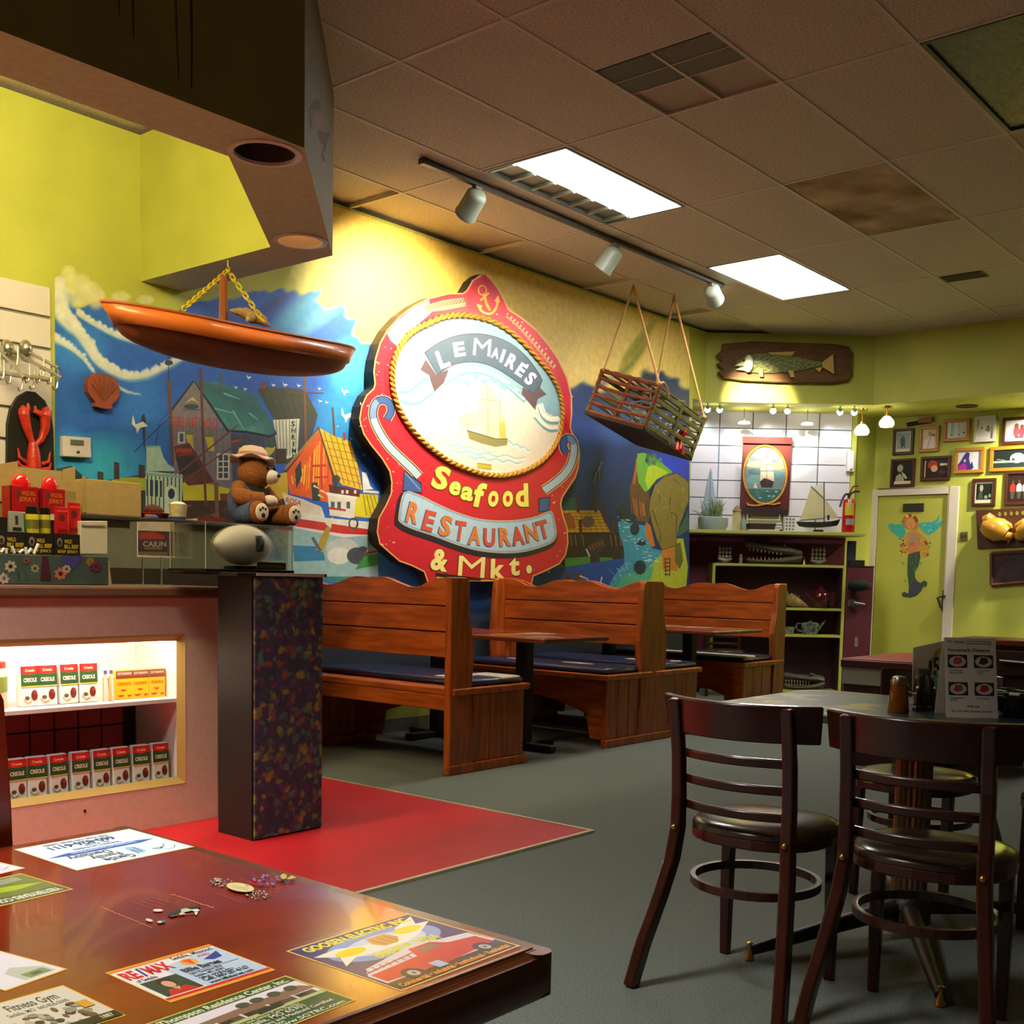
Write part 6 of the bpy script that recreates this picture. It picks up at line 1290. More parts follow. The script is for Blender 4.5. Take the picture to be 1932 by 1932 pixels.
def packet(name, label, cat, px, py_top, py_bot, w, col, kind, yy, grp=None):
    a, b_ = K(px, py_top, yy), K(px, py_bot, yy); h = a.z-b_.z; x = b_.x; zb = max(b_.z, ZR+0.005)
    t = thing(name, label, cat, (x, yy, zb), grp)
    if kind == 'tube':
        MB().lathe([(0.004, 0), (w*.5, 0), (w*.5, h*.72), (w*.48, h*.74)], (x, yy, zb), 16).build('tube_body', mat('yellow_tube', '#b8ae1e', 0.4), t, True)
        MB().lathe([(w*.49, h*.73), (w*.5, h*.74), (w*.46, h*.98), (w*.3, h), (0.003, h)], (x, yy, zb), 16).build('tube_cap', mat('black_cap', '#14140f', 0.4), t, True)
        MB().lathe([(w*.502, h*.25), (w*.508, h*.25), (w*.508, h*.55), (w*.502, h*.55)], (x, yy, zb), 16).build('tube_label', mat('olive_tube_label', '#6f6a2a', 0.5), t)
    else:
        MB().hexa([(x-w/2, yy-.012, zb), (x+w/2, yy-.012, zb), (x+w/2, yy+.012, zb), (x-w/2, yy+.012, zb), (x-w/2, yy-.004, zb+h), (x+w/2, yy-.004, zb+h), (x+w/2, yy+.004, zb+h), (x-w/2, yy+.004, zb+h)]).build('pouch', mat(col[0], col[1], 0.3, coat=0.2), t, bevel=0.003)
        p = Paint(lambda u, v: V3(x-w/2+u*w, yy-.013+.008*(1-v), zb+h*(1-v)), (0, -1, 0), 2e-5, 3e-4)
        col[2](p); p.build('printed_front', t, M_PRINT)
    return t
packet('snack_tube', 'yellow snack tube with black cap, left of the pair', 'snack tube', 61, 955, 1012, 0.052, None, 'tube', 4.56, 'yellow snack tubes')
packet('snack_tube', 'yellow snack tube with black cap, right of the pair', 'snack tube', 85, 957, 1010, 0.045, None, 'tube', 4.57, 'yellow snack tubes')
pr_ = lambda p: p.ell(.45, .38, .25, .12, '#5a2a1c').rect(.1, .1, .9, .2, '#d8383a').rect(.1, .8, .9, .9, '#8a1a1c')
packet('jerky_packet', 'red foil snack packet leaning in the right tray, left one', 'snack packet', 116, 957, 1008, 0.058, ('red_foil', '#b81c22', pr_), 'pouch', 4.555, 'red snack packets')
packet('jerky_packet', 'red foil snack packet leaning in the right tray, right one', 'snack packet', 140, 948, 1008, 0.056, ('red_foil', '#b81c22', pr_), 'pouch', 4.585, 'red snack packets')
packet('silver_packet', 'silver grey snack packet in the left tray', 'snack packet', 30, 965, 1005, 0.062, ('silver_foil', '#8f8f86', lambda p: p.rect(.4, .2, .6, .6, '#3a3a36').rect(.2, .75, .8, .9, '#23251f')), 'pouch', 4.555)
packet('green_packet', 'narrow green-edged snack packet beside the silver one', 'snack packet', 44, 968, 1005, 0.022, ('green_foil', '#5f7a5a', lambda p: p.rect(.2, .3, .8, .9, '#2c6a3c')), 'pouch', 4.565)
# tall red boxes behind, with window tops
for k, (pa, pb, yt_) in enumerate(((20, 74, 915), (78, 124, 920))):
    xl, x2 = K(pa, 1000, 4.66).x, K(pb, 1000, 4.66).x; zt_ = K(pa, yt_, 4.66).z
    t = thing('red_snack_box', 'tall red snack box with glossy domed top behind the trays, ' + ['left one', 'right one'][k], 'snack box', ((xl+x2)/2, 4.69, ZR), 'tall red snack boxes')
    MB().box(xl, x2, 4.66, 4.735, ZR, zt_).build('carton', mat('red_carton', '#a3161c', 0.35), t, bevel=0.003)
    xm = (xl+x2)/2; rr = (x2-xl)*.33
    MB().ball((xm, 4.69, zt_), (rr, 0.032, 0.055), 20, 12).build('domed_top', mat('red_gloss', '#c81a1e', 0.15, coat=0.4), t, True)
    p = Paint(lambda u, v: V3(lerp(xl, x2, u), 4.6595, lerp(zt_, ZR, v)), (0, -1, 0), 2e-5, 3e-4)
    p.rect(.0, .0, .05, 1, '#5a0f14').ell(.28, .12, .07, .06, '#5a3a34').text('WILD BILL', .4, .13, .06, '#c9742a', w=.5, bold=.02).text('JERKY', .3, .22, .06, '#c9742a', w=.6, bold=.02).rect(.1, .38, .95, .55, '#d9cfcf'); p.build('printed_front', t, M_PRINT)
t = thing('red_snack_bag', 'red bag cut off at the left edge behind the trays', 'snack bag', K(0, 950, 4.64))
b0 = K(-12, 1000, 4.62); MB().hexa([(b0.x-.08, 4.632, ZR), (b0.x+.02, 4.632, ZR), (b0.x+.02, 4.655, ZR), (b0.x-.08, 4.655, ZR), (b0.x-.08, 4.638, K(2, 912, 4.62).z), (b0.x+.015, 4.638, K(2, 912, 4.62).z), (b0.x+.015, 4.648, K(2, 912, 4.62).z), (b0.x-.08, 4.648, K(2, 912, 4.62).z)]).build('bag', mat('red_bag', '#a81c1c', 0.3), t, bevel=0.004)
t = thing('white_box', 'cream white boxed lid beside the snack trays', 'box', K(176, 1045, 4.56))
q_ = [K(*v, 4.55) for v in ((152, 983), (203, 983), (203, 1046), (152, 1045))]
MB().prism([V3(v.x, 4.55, max(v.z, ZR)) for v in q_], (0, 0.07, 0)).build('carton', mat('cream_carton', '#cfc6b0', 0.6), t, bevel=0.003)
MB().prism([V3(v.x, 4.549, max(v.z, ZR)) for v in (K(154, 990, 4.55), K(198, 991, 4.55), K(198, 993, 4.55), K(154, 992, 4.55))], (0, -0.002, 0)).build('lid_line', mat('carton_line', '#8f8a70', 0.6), t)
for k, (a_, b_) in enumerate((((2, 1042), (8, 1034)), ((12, 1042), (11, 1032)), ((27, 1043), (22, 1030)), ((36, 1042), (44, 1036)), ((50, 1043), (48, 1030)), ((52, 1042), (59, 1033)), ((64, 1043), (72, 1024)))):
    m = MB().tube([K(*a_, 4.47), K(*b_, 4.47)], 0.006, 6)
    zmin = min(v[2] for v in m.v); m.v = [(x, y, z+ZR-zmin+0.0005) for x, y, z in m.v]
    tag(m.build('paper_scrap', mat('white_scrap', '#e6dcd6', 0.6), None), 'thin white paper scrap standing on the riser, number %s from the left' % ['one', 'two', 'three', 'four', 'five', 'six', 'seven'][k], 'paper scrap', 'white scraps on the riser')
# open cardboard box behind the snacks
t = thing('cardboard_box', 'open cardboard box with raised flaps behind the red snack boxes', 'cardboard box', (2.45, 4.87, ZT))
M_CARD = mat('cardboard', '#a58a58', 0.8, var=0.1, vscale=30)
xl, x2 = K(-40, 950, 4.80).x, K(143, 950, 4.80).x; zb = ZT; zt_ = K(100, 925, 4.80).z
MB().box(xl, x2, 4.80, 4.806, zb, zt_).box(xl, x2, 4.94, 4.946, zb, zt_).box(x2-.006, x2, 4.806, 4.94, zb, zt_).box(xl, xl+.006, 4.806, 4.94, zb, zt_).build('walls', mat('cardboard_shade', '#8a7348', 0.8), t)
f1, f2 = K(32, 900, 4.94), K(118, 887, 4.94)
MB().prism([V3(v.x, 4.943, v.z) for v in (K(33, 925, 4.94), K(33, 880, 4.94), K(118, 889, 4.94), K(118, 925, 4.94))], (0, 0.004, 0)).build('flap', M_CARD, t)
MB().prism([V3(v.x, 4.947, v.z) for v in (K(118, 925, 4.94), K(120, 886, 4.94), K(143, 880, 4.94), K(144, 922, 4.94))], (0, 0.004, 0)).build('flap', M_CARD, t)
MB().prism([V3(v.x, 4.80, v.z) for v in (K(-30, 930, 4.80), K(-30, 880, 4.80), K(33, 870, 4.80), K(33, 925, 4.80), K(28, 960, 4.80))], (0, -0.004, 0)).build('flap', M_CARD, t)
# cardboard box on the back counter
ZB = 1.409
t = thing('cardboard_box', 'plain closed cardboard box on the back counter beside the teddy bear', 'cardboard box', (2.9, 5.1, ZB))
xl, x2 = K(163, 975, 5.0).x, K(267, 978, 5.0).x; zt_ = K(210, 907, 5.0).z
MB().box(xl, x2, 5.0, 5.22, ZB, zt_).build('carton', M_CARD, t, bevel=0.004)
MB().box(xl-0.018, xl, 5.0, 5.004, ZB+0.01, zt_+0.01).build('flap', M_CARD, t)
# yellow cup, red basket, brown pot
c = K(336, 983, 5.05)
t = thing('paper_cup', 'yellow and white paper cup on the back counter', 'cup', (c.x, 5.05, ZB))
MB().lathe([(0.01, 0), (0.036, 0), (0.038, 0.004), (0.046, 0.078), (0.047, 0.08), (0.043, 0.08), (0.03, 0.06), (0.008, 0.058)], (c.x, 5.05, ZB), 24).build('cup_body', mat('yellow_cup', '#cdb648', 0.5, var=0.5, vscale=30, vcol='#d9d4c4'), t, True)
MB().lathe([(0.0368, 0.001), (0.0385, 0.001), (0.0405, 0.016), (0.0395, 0.016)], (c.x, 5.05, ZB), 24).build('blue_band', mat('blue_band', '#2c3a86', 0.5), t)
MB().ball((c.x, 5.05, ZB+0.075), (0.042, 0.042, 0.02), 16, 8).build('foam', mat('white_foam', '#ddd8cc', 0.8), t, True)
c = K(291, 978, 5.12)
t = thing('wicker_basket', 'dark red wicker basket between cardboard box and paper cup', 'basket', (c.x, 5.12, ZB))
MB().lathe([(0.01, 0), (0.06, 0), (0.075, 0.03), (0.07, 0.032), (0.055, 0.008), (0.01, 0.006)], (c.x, 5.12, ZB), 20).build('rim', mat('red_wicker', '#7a2a1c', 0.7, var=0.5, vscale=50), t, True)
MB().ball((c.x-0.005, 5.12, ZB+0.04), (0.05, 0.045, 0.036), 16, 10).build('contents', mat('dark_red_cloth', '#5a2018', 0.8, var=0.5, vscale=30), t, True)
c = K(288, 975, 5.02)
t = thing('blue_wrapper', 'small blue and orange wrapper in front of the wicker basket', 'wrapper', (c.x, 5.02, ZB))
MB().box(c.x-.03, c.x+.02, 5.0, 5.03, ZB, ZB+.012).build('foil', mat('blue_foil', '#3c6a9a', 0.4), t, bevel=0.004)
MB().box(c.x-.03, c.x+.03, 5.032, 5.05, ZB, ZB+.02).build('band', mat('orange_foil', '#b04a20', 0.4), t, bevel=0.004)
t = thing('serving_tray', 'pale flat tray on the back counter left of the teddy bear', 'tray', K(385, 982, 5.08))
c = K(388, 982, 5.08); MB().box(c.x-.10, c.x+.06, 5.0, 5.16, ZB, ZB+.012).build('tray', mat('pale_tray', '#b8a88c', 0.5), t, bevel=0.004)
MB().box(c.x-.105, c.x+.065, 4.995, 5.0, ZB, ZB+.022).build('rim', mat('red_tray_rim', '#6a2a20', 0.5), t)
# card holder on two wire legs
ys = 4.50
t = thing('card_stand', 'acrylic sign holder with printed card on two wire legs', 'sign holder', (K(290, 1098, ys).x, ys, ZT))
q_ = [K(*v, ys) for v in ((260, 984), (329, 985), (331, 1053), (260, 1051))]
MB().prism([V3(v.x, ys, v.z) for v in q_], (0, 0.006, 0)).build('card_back', mat('card_cream', '#cfc6b4', 0.5), t)
MB().prism([V3(v.x, ys+.008, v.z) for v in (K(248, 984, ys), K(300, 984, ys), K(300, 1048, ys), K(248, 1048, ys))], (0, 0.004, 0)).build('acrylic_sheet', mat('smoky_acrylic', '#7d7f70', 0.1, alpha=0.75), t)
p = Paint(lambda u, v: at_y(u, v, ys), (0, -1, 0), 2e-5, 3e-4); g_ = lambda x, y: (230+x/11.36, 970+y/11.36)
p.poly([g_(*v) for v in ((345, 350), (1085, 375), (1085, 900), (345, 870))], '#4a3a40').poly([g_(*v) for v in ((360, 400), (700, 380), (920, 470), (900, 540), (370, 530))], '#a03a34').poly([g_(*v) for v in ((980, 430), (1080, 430), (1080, 880), (980, 850))], '#5a4660')
p.text('CAJUN', *g_(450, 690), 9.5, '#a8a4ae', 1, w=44).rect(*g_(480, 710), *g_(860, 760), '#7d6a34').poly([g_(*v) for v in ((345, 800), (980, 810), (980, 890), (345, 870))], '#6d6a58').poly([g_(*v) for v in ((400, 170), (560, 170), (560, 290), (400, 290))], '#c9b8ae')
p.build('printed_card', t, M_PRINT)
for px in (270, 305): a_, b_ = K(px, 1050, ys), K(px, 1097, ys); MB().tube([V3(b_.x, ys+.003, ZT), V3(a_.x, ys+.003, a_.z)], 0.004, 8).build('wire_leg', M_METAL, t)
MB().box(K(252, 1095, ys).x, K(312, 1095, ys).x, ys-.02, ys+.03, ZT+0.0002, ZT+0.005).build('foot_plate', mat('clear_foot', '#8f9486', 0.15), t)
# football in an acrylic case on the column
yc0, yc1 = 4.0, 4.26; zc0 = 1.151
xl, x2 = at_y(388, 1078, yc0).x, at_y(552, 1080, yc0).x; zt_ = at_y(470, 990, yc0).z
t = thing('acrylic_case', 'clear acrylic display case on the column top', 'display case', ((xl+x2)/2, 4.13, zc0))
M_ACR = mat('clear_acrylic', '#dfe8da', 0.04, trans=1.0, ior=1.1, alpha=0.3)
th = .003
MB().box(xl, x2, yc0, yc0+th, zc0+.012, zt_).build('front_pane', M_ACR, t); MB().box(xl, x2, yc1-th, yc1, zc0+.012, zt_).build('back_pane', M_ACR, t)
MB().box(xl, xl+th, yc0+th, yc1-th, zc0+.012, zt_).build('side_pane', M_ACR, t); MB().box(x2-th, x2, yc0+th, yc1-th, zc0+.012, zt_).build('side_pane', M_ACR, t); MB().box(xl, x2, yc0, yc1, zt_, zt_+th).build('top_pane', M_ACR, t)
for xx in (xl, x2-.002):
    for yy in (yc0, yc1-.002): MB().box(xx-.0005, xx+.0025, yy-.0005, yy+.0025, zc0+.012, zt_+.003).build('edge_glint', mat('acrylic_edge', '#b9b886', 0.3), t)
MB().box(xl-.0005, x2+.0005, yc0-.001, yc0+.001, zt_, zt_+.004).build('edge_glint', MATS['acrylic_edge'], t)
MB().box(xl-.006, x2+.006, yc0-.006, yc1+.006, zc0, zc0+.012).build('base_plate', mat('black_base', '#17130f', 0.25), t, bevel=0.003)
bc = at_y(458, 1038, 4.12)
t = thing('football', 'white autographed football with dark square logo in the acrylic case', 'football', (bc.x, 4.12, zc0+.03))
prof = []; Lf, rf = 0.150, 0.088
for k in range(15): s_ = -1+2*k/14; prof.append((max(0.003, rf*(1-abs(s_)**2.1)**0.72), s_*Lf))
m = MB(); nn = 24; ang = math.radians(4)
zc_ = zc0+.03+rf
m.add([(bc.x+z*math.cos(ang), 4.12+r*math.sin(2*math.pi*q/nn), zc_+r*math.cos(2*math.pi*q/nn)-z*math.sin(ang)*.0) for r, z in prof for q in range(nn)], [(i*nn+q, i*nn+(q+1) % nn, (i+1)*nn+(q+1) % nn, (i+1)*nn+q) for i in range(14) for q in range(nn)])
m.build('ball_skin', mat('white_leather', '#d3ccc2', 0.45, bump=0.05, vscale=200), t, True)
p = Paint(lambda u, v: V3(bc.x+u, 4.12-math.sqrt(max(1e-6, (rf*(1-abs(u/Lf)**2.1)**.72)**2-v*v)), zc_+v), (0, -1, 0), 2e-5, 8e-4)
def gridpatch(u0, v0, u1, v1, col, n_=6):
    for i in range(n_):
        for j in range(n_): a, b_ = lerp(u0, u1, i/n_), lerp(v0, v1, j/n_); p.rect(a, b_, lerp(u0, u1, (i+1)/n_), lerp(v0, v1, (j+1)/n_), col if not callable(col) else col(i, j)); p.l -= 1
gridpatch(.005, -.028, .055, .042, lambda i, j: '#3a3c44' if (i*7+j*3) % 5 else '#8a8a8c')
p.build('logo_patch', t, M_PRINT)
MB().box(bc.x-.075, bc.x+.075, 4.08, 4.16, zc0+.0125, zc0+.028).build('cradle', mat('dark_cradle', '#1c1712', 0.3), t, bevel=0.006)
t = thing('name_plate', 'dark nameplate strip at the foot of the acrylic case', 'nameplate', at_y(520, 1070, 4.03))
c = at_y(505, 1072, 4.02); MB().box(c.x-.06, c.x+.09, 4.008, 4.016, zc0+.0125, zc0+.045).build('plate', mat('walnut_plate', '#2a1e14', 0.4), t)
MB().box(c.x-.05, c.x+.08, 4.006, 4.008, zc0+.02, zc0+.036).build('inlay', mat('brass_inlay', '#6f5a2c', 0.4, 0.5), t)

# teddy bear
c = K(474, 985, 5.16); bx_, by_, bz_ = c.x, 5.16, ZB
t = thing('teddy_bear', 'brown plush teddy bear with pale sun hat sitting on the back counter', 'teddy bear', (bx_, by_, bz_))
M_FUR = mat('brown_plush', '#8f5626', 0.95, var=0.3, vscale=90, bump=0.6); M_MUZ = mat('cream_plush', '#d9cfc0', 0.95, bump=0.4, vscale=90); M_BLK = mat('black_plush', '#1a1512', 0.9, bump=0.3, vscale=90); M_DEN = mat('blue_denim', '#3c4a72', 0.9, bump=0.3, vscale=120)
rz = Matrix.Rotation(math.radians(8), 3, 'Y')
E_ = lambda dx, dy, dz: (bx_+dx, by_+dy, bz_+dz)
MB().ball(E_(0.0, 0, .13), (.10, .085, .13), 24, 16).build('body', M_BLK, t, True)
MB().ball(E_(-.055, .01, .12), (.075, .09, .115), 20, 14).build('denim_side', M_DEN, t, True)
hd = MB().ball(E_(.012, -.015, .285), (.095, .088, .088), 24, 16, rz).build('head', M_FUR, t, True)
MB().ball(E_(.072, -.075, .268), (.052, .045, .040), 20, 12).build('muzzle', M_MUZ, hd, True)
MB().ball(E_(.098, -.112, .275), (.014, .012, .010), 12, 8).build('nose', M_BLK, hd, True)
for dx, dy in ((.035, -.10), (.10, -.075)): MB().ball(E_(dx, dy, .312), (.009, .008, .011), 10, 8).build('eye', M_BLK, hd, True)
for dx in (-.06, .085): MB().ball(E_(dx, .0, .345), (.026, .016, .026), 14, 10).build('ear', M_FUR, hd, True)
for pts_, r_2, m_, nm in (([(-.085, -.01, .21), (-.12, -.05, .16), (-.09, -.10, .14), (-.02, -.125, .135)], [.04, .046, .042, .035], M_FUR, 'arm'), ([(.09, 0, .20), (.12, -.03, .15), (.10, -.07, .12)], [.035, .04, .034], M_FUR, 'arm'),
                         ([(-.06, 0, .055), (-.10, -.10, .055), (-.095, -.17, .065)], [.055, .058, .05], M_DEN, 'leg'), ([(.06, 0, .055), (.11, -.10, .055), (.125, -.17, .062)], [.055, .058, .05], M_FUR, 'leg')):
    MB().tube(cr([E_(*q_) for q_ in pts_], 4), [r_2[min(len(r_2)-1, int(i/4.01))] for i in range((len(pts_)-1)*4+1)], 14).build(nm, m_, t, True)
MB().ball(E_(.022, -.135, .132), (.05, .036, .032), 18, 12).build('mitten', M_MUZ, t, True)
for dx in (-.092, .13):
    f_ = MB().ball(E_(dx, -.185, .064), (.056, .034, .062), 20, 14).build('foot', M_FUR, t, True)
    MB().ball(E_(dx+.004, -.212, .064), (.043, .014, .048), 18, 12).build('sole', M_MUZ, f_, True)
    for ax, az, rr in ((0, -.016, .013), (-.02, .012, .007), (-.004, .022, .007), (.014, .016, .007)): MB().ball(E_(dx+ax+.004, -.224, .064+az), (rr, .005, rr), 10, 6).build('paw_pad', M_BLK, f_, True)
hp_ = [(.004, .075), (.06, .072), (.078, .05), (.084, .022), (.10, .012), (.125, .004), (.122, -.002), (.085, .006), (.004, .006)]
m = MB().lathe(hp_, (0, 0, 0), 28); m.xform(Matrix.Translation(V3(*E_(0.004, -.005, .352))) @ Matrix.Rotation(math.radians(9), 4, 'Y') @ Matrix.Rotation(math.radians(-6), 4, 'X'))
m.v = [(x, y, z+.012*math.sin(5*math.atan2(y-by_, x-bx_))*min(1, math.hypot(x-bx_, y-by_)/.12)**3) for x, y, z in m.v]
hat_ = m.build('sun_hat', mat('pale_pink_straw', '#d3b8a8', 0.9, bump=0.4, vscale=120), t, True)
MB().lathe([(.0795, .020), (.0865, .022), (.084, .034), (.078, .034)], (0, 0, 0), 28).xform(Matrix.Translation(V3(*E_(0.004, -.005, .352))) @ Matrix.Rotation(math.radians(9), 4, 'Y') @ Matrix.Rotation(math.radians(-6), 4, 'X')).build('hat_band', mat('rose_band', '#b07a72', 0.9), hat_, True)
# ================================================================== CORNER NICHE
up = V3(0, 0, 1)
ND = lambda px, py, d: at_d(px, py, d)
# white wall tiles (each its own piece)
tl = ND(1293, 1000, 12.13); zt0 = 1.68
tw, thh = 0.352, 0.183
tm = MB().obox((0, 0, 0), sv*(tw-0.012), nv*0.018, up*(thh-0.010)); first = None
base = ND(1354.5, 900, 12.13); base = V3(base.x, base.y, 0)
gback = MB().obox(base-sv*(tw+.02)+nv*.012+up*1.66, sv*(tw*5+.03), nv*.006, up*1.28).build('tile_grout', mat('blue_grey_grout', '#5f7f92', 0.7))
gback.parent = wall_corner; gback.location = gback.location-wall_corner.location
Mt = mat('white_glazed_tile', '#d8d4d8', 0.25, var=0.06, vscale=3.0)
for i in range(-1, 4):
    for j in range(7):
        o_ = base+sv*(tw*i+.006)+up*(zt0+thh*j+.005)
        if first is None: first = tm.build('wall_tile', Mt, None, org=V3(0, 0, 0)); o = first
        else: o = first.copy(); COL.objects.link(o)
        o.parent = wall_corner; o.location = o_-nv*.006-wall_corner.location
struct(MB().obox(ND(1600, 1000, 12.12), sv*.05, nv*.05, up*1.25).build('trim_niche', M_LIME))
t_ = ND(1288, 1003, 11.7); z_s = 1.652
sh = thing('niche_shelf', 'long lime green shelf across the tiled corner niche', 'shelf', V3(t_.x, t_.y, z_s))
a = V3(t_.x, t_.y, z_s); b_ = ND(1634, 1005, 11.7); wv = V3(b_.x-a.x, b_.y-a.y, 0)
MB().obox(a, wv, nv*.41, up*.035).build('board', mat('lime_shelf_paint', '#b2b25c', 0.4), sh, bevel=0.004)
ZL = z_s+.035
# soffit spots: three pairs
for k, (px, py) in enumerate(((1335, 771), (1358, 769), (1459, 773), (1486, 772), (1585, 775), (1612, 775))):
    c = ND(px, py, 11.62); top = V3(c.x, c.y, ZN)
    t = thing('mini_spotlight', 'tiny bright spotlight under the corner soffit, %s from the left' % ['first', 'second', 'third', 'fourth', 'fifth', 'sixth'][k], 'spotlight', top, 'tiny spotlights over the niche')
    MB().tube([top, V3(c.x, c.y, ZN-.05)], 0.008, 8).build('stem', M_METAL, t)
    dn = (nv*.6-up*.8).normalized(); cc = V3(c.x, c.y, ZN-.055)
    MB().tube([cc-dn*.03, cc+dn*.02], [.022, .03], 12).build('shell', mat('spot_shell', '#8f948a', 0.4, 0.5), t, True)
    MB().ball(cc+dn*.004, .031, 12, 8).build('bulb', mat('mini_bulb', '#ffffff', 0.4, emit=(1, .97, .95), estr=14), t, True)
    if k % 2: spot('mini_lamp', cc+dn*.05, cc+dn*1.0, 15, 110, (.93, .97, 1.0), .03, .8, t)
for k, (px, py) in enumerate(((1404, 799), (1523, 801))):
    c = ND(px, py, 11.9); t = thing('glowing_disc', 'round glowing disc hanging over the niche, ' + ['left one', 'right one'][k], 'lamp', V3(c.x, c.y, ZN), 'glowing discs over the niche')
    MB().tube([V3(c.x, c.y, ZN), V3(c.x, c.y, c.z+.02)], .006, 8).build('stem', M_METAL, t)  # glowing disc hung on a short stem under the soffit
    MB().lathe([(.004, .02), (.05, .018), (.062, .006), (.062, 0), (.004, 0)], c, 24).build('disc', mat('disc_glow', '#ffffff', 0.4, emit=(1, .97, .95), estr=10), t, True)
# ---- mounted fish on a ragged plank
pts = [ND(x, y, 11.45) for x, y in ((1362, 650), (1420, 645), (1500, 648), (1570, 650), (1600, 655), (1607, 668), (1604, 690), (1606, 705), (1598, 718), (1570, 723), (1460, 722), (1400, 719), (1365, 714), (1352, 703), (1364, 698), (1350, 688), (1362, 682), (1350, 672), (1360, 662))]
t = thing('mounted_fish', 'silvery trophy fish mounted on a ragged brown plank', 'mounted fish', ND(1480, 722, 11.45))
MB().prism(pts, -nv*.04).build('plank', mat('driftwood_plank', '#6a4a22', 0.7, var=0.4, vscale=5, stretch=(1, 1, 5), bump=0.3), t, bevel=0.008)
pts2 = [ND(1365+k*14, 686+2*math.sin(k*1.1), 11.41) for k in range(16)]
rad = [.02, .075, .092, .1, .103, .104, .103, .1, .095, .088, .078, .066, .052, .036, .026, .03]
m = MB(); n = 16
for i, (c, r) in enumerate(zip([p_+V3(0, 0, 0) for p_ in [ND(1388+k*11.3, 685+(2 if k > 8 else 0), 11.40) for k in range(16)]], rad)):
    m.v += [tuple(c+up*(r*math.cos(2*math.pi*q/n))-nv*(r*.6*math.sin(2*math.pi*q/n))) for q in range(n)]
m.f = [(i*n+q, i*n+(q+1) % n, (i+1)*n+(q+1) % n, (i+1)*n+q) for i in range(15) for q in range(n)]+[tuple(reversed(range(n))), tuple(15*n+q for q in range(n))]
m.build('fish_body', mat('fish_skin', '#8a8f5a', 0.25, var=0.4, vscale=30, stretch=(1, 1, 3), vcol='#4f5a3a'), t, True)
MB().ball(ND(1412, 686, 11.345), (.05, .05, .085), 16, 12).build('gill_plate', mat('pale_fish_cheek', '#d9dcc0', 0.2), t, True)
for pp in (((1386, 690), (1412, 676), (1412, 690)), ((1388, 697), (1412, 700), (1410, 690))): MB().prism([ND(*v, 11.35) for v in pp], nv*.02).build('jaw', mat('fish_jaw', '#a8aa7a', 0.3), t)
MB().ball(ND(1404, 680, 11.33), .012, 10, 8).build('eye', M_IRON, t, True)
for pp in (((1428, 692), (1438, 694), (1440, 711), (1433, 710)), ((1487, 698), (1497, 700), (1499, 712), (1492, 711)), ((1538, 695), (1552, 692), (1546, 702)), ((1552, 683), (1572, 668), (1574, 706), (1552, 692)), ((1450, 665), (1500, 663), (1495, 670), (1455, 671))): MB().prism([ND(*v, 11.36) for v in pp], nv*.012).build('fin', mat('fish_fin', '#b89a4a', 0.5), t)
t = None
# ---- ship plaque
def lp_(px, py, d=12.09): return ND(px, py, d)
t = thing('ship_plaque', 'maroon plaque with oval painting of a sailing ship and rope border', 'wall plaque', lp_(1445, 970))
q0 = [lp_(x, y) for x, y in ((1401, 836), (1493, 838), (1487, 968), (1395, 963))]
MB().prism(q0, -nv*.03).build('panel', mat('maroon_wood', '#5a2018', 0.5, var=0.2, vscale=6), t, bevel=0.004)
MB().prism([lp_(x, y, 12.075) for x, y in ((1399, 824), (1494, 826), (1493, 839), (1400, 837))], -nv*.05).build('crown', mat('maroon_crown', '#6a1c18', 0.45), t, bevel=0.006)
MB().prism([lp_(x, y, 12.075) for x, y in ((1394, 958), (1486, 962), (1485, 973), (1393, 970))], -nv*.06).build('ledge', mat('dark_ledge_wood', '#2c1a14', 0.5), t, bevel=0.005)
pp_ = Paint(lambda u, v: at_d(u, v, 12.058), -nv, 1e-5, 4e-4)
C0 = (1443.5, 896); W2 = lambda x, y: (1290+x/10.73, 860+y/10.73)
pp_.ell(*C0, 39.5, 54, '#6f7a78', 2, 40); pp_.ell(1443, 862, 30, 14, '#5a6470'); pp_.ell(1430, 875, 22, 6, '#b09a7a', -8); pp_.ell(1462, 880, 18, 6, '#b8926a', 8); pp_.ell(1425, 890, 14, 6, '#4a6a72'); pp_.ell(1465, 898, 14, 10, '#527a80'); pp_.ell(1425, 905, 16, 9, '#6a948e')
pp_.poly([(1409, 922), (1478, 924), (1473, 934), (1464, 944), (1452, 949), (1440, 949.5), (1428, 946), (1417, 938)], '#2c5c54')
for k in range(16): x, y = rnd.uniform(1418, 1468), rnd.uniform(925, 943); pp_.ell(x, y, 3, 1, rnd.choice(['#b9c9ba', '#4a8070', '#1f443e']))
for P in (((1437, 864), (1455, 864), (1457, 876), (1435, 876)), ((1436, 877), (1459, 877), (1460, 888), (1434, 888)), ((1435, 889), (1460, 889), (1461, 908), (1433, 908))): pp_.poly(P, '#c9b89a'); pp_.closed(P, .7, '#5a4a3c')
pp_.poly([(1433, 909), (1442, 902), (1452, 905), (1460, 909), (1457, 920), (1437, 920)], '#33241f'); pp_.line([(1446, 855), (1447, 912)], .9, '#4a3a30'); pp_.poly([(1421, 920), (1426, 910), (1429, 921)], '#c9b8a4')
pp_.build('ship_painting', t, paint_mat('oil_paint', 0.5, 0.08, 40))
rg = [lp_(C0[0]+40.5*math.cos(a), C0[1]+55*math.sin(a), 12.052) for a in [2*math.pi*k/48 for k in range(49)]]
MB().tube(rg, .012, 8, cap=False).build('rope_ring', MATS['golden_rope'], t, True)
MB().tube(cr([tuple(lp_(*v, 12.05)) for v in ((1410, 948), (1412, 953), (1430, 954), (1446, 951), (1460, 952), (1472, 949))], 5), .011, 8).build('rope_knot', MATS['golden_rope'], t, True)
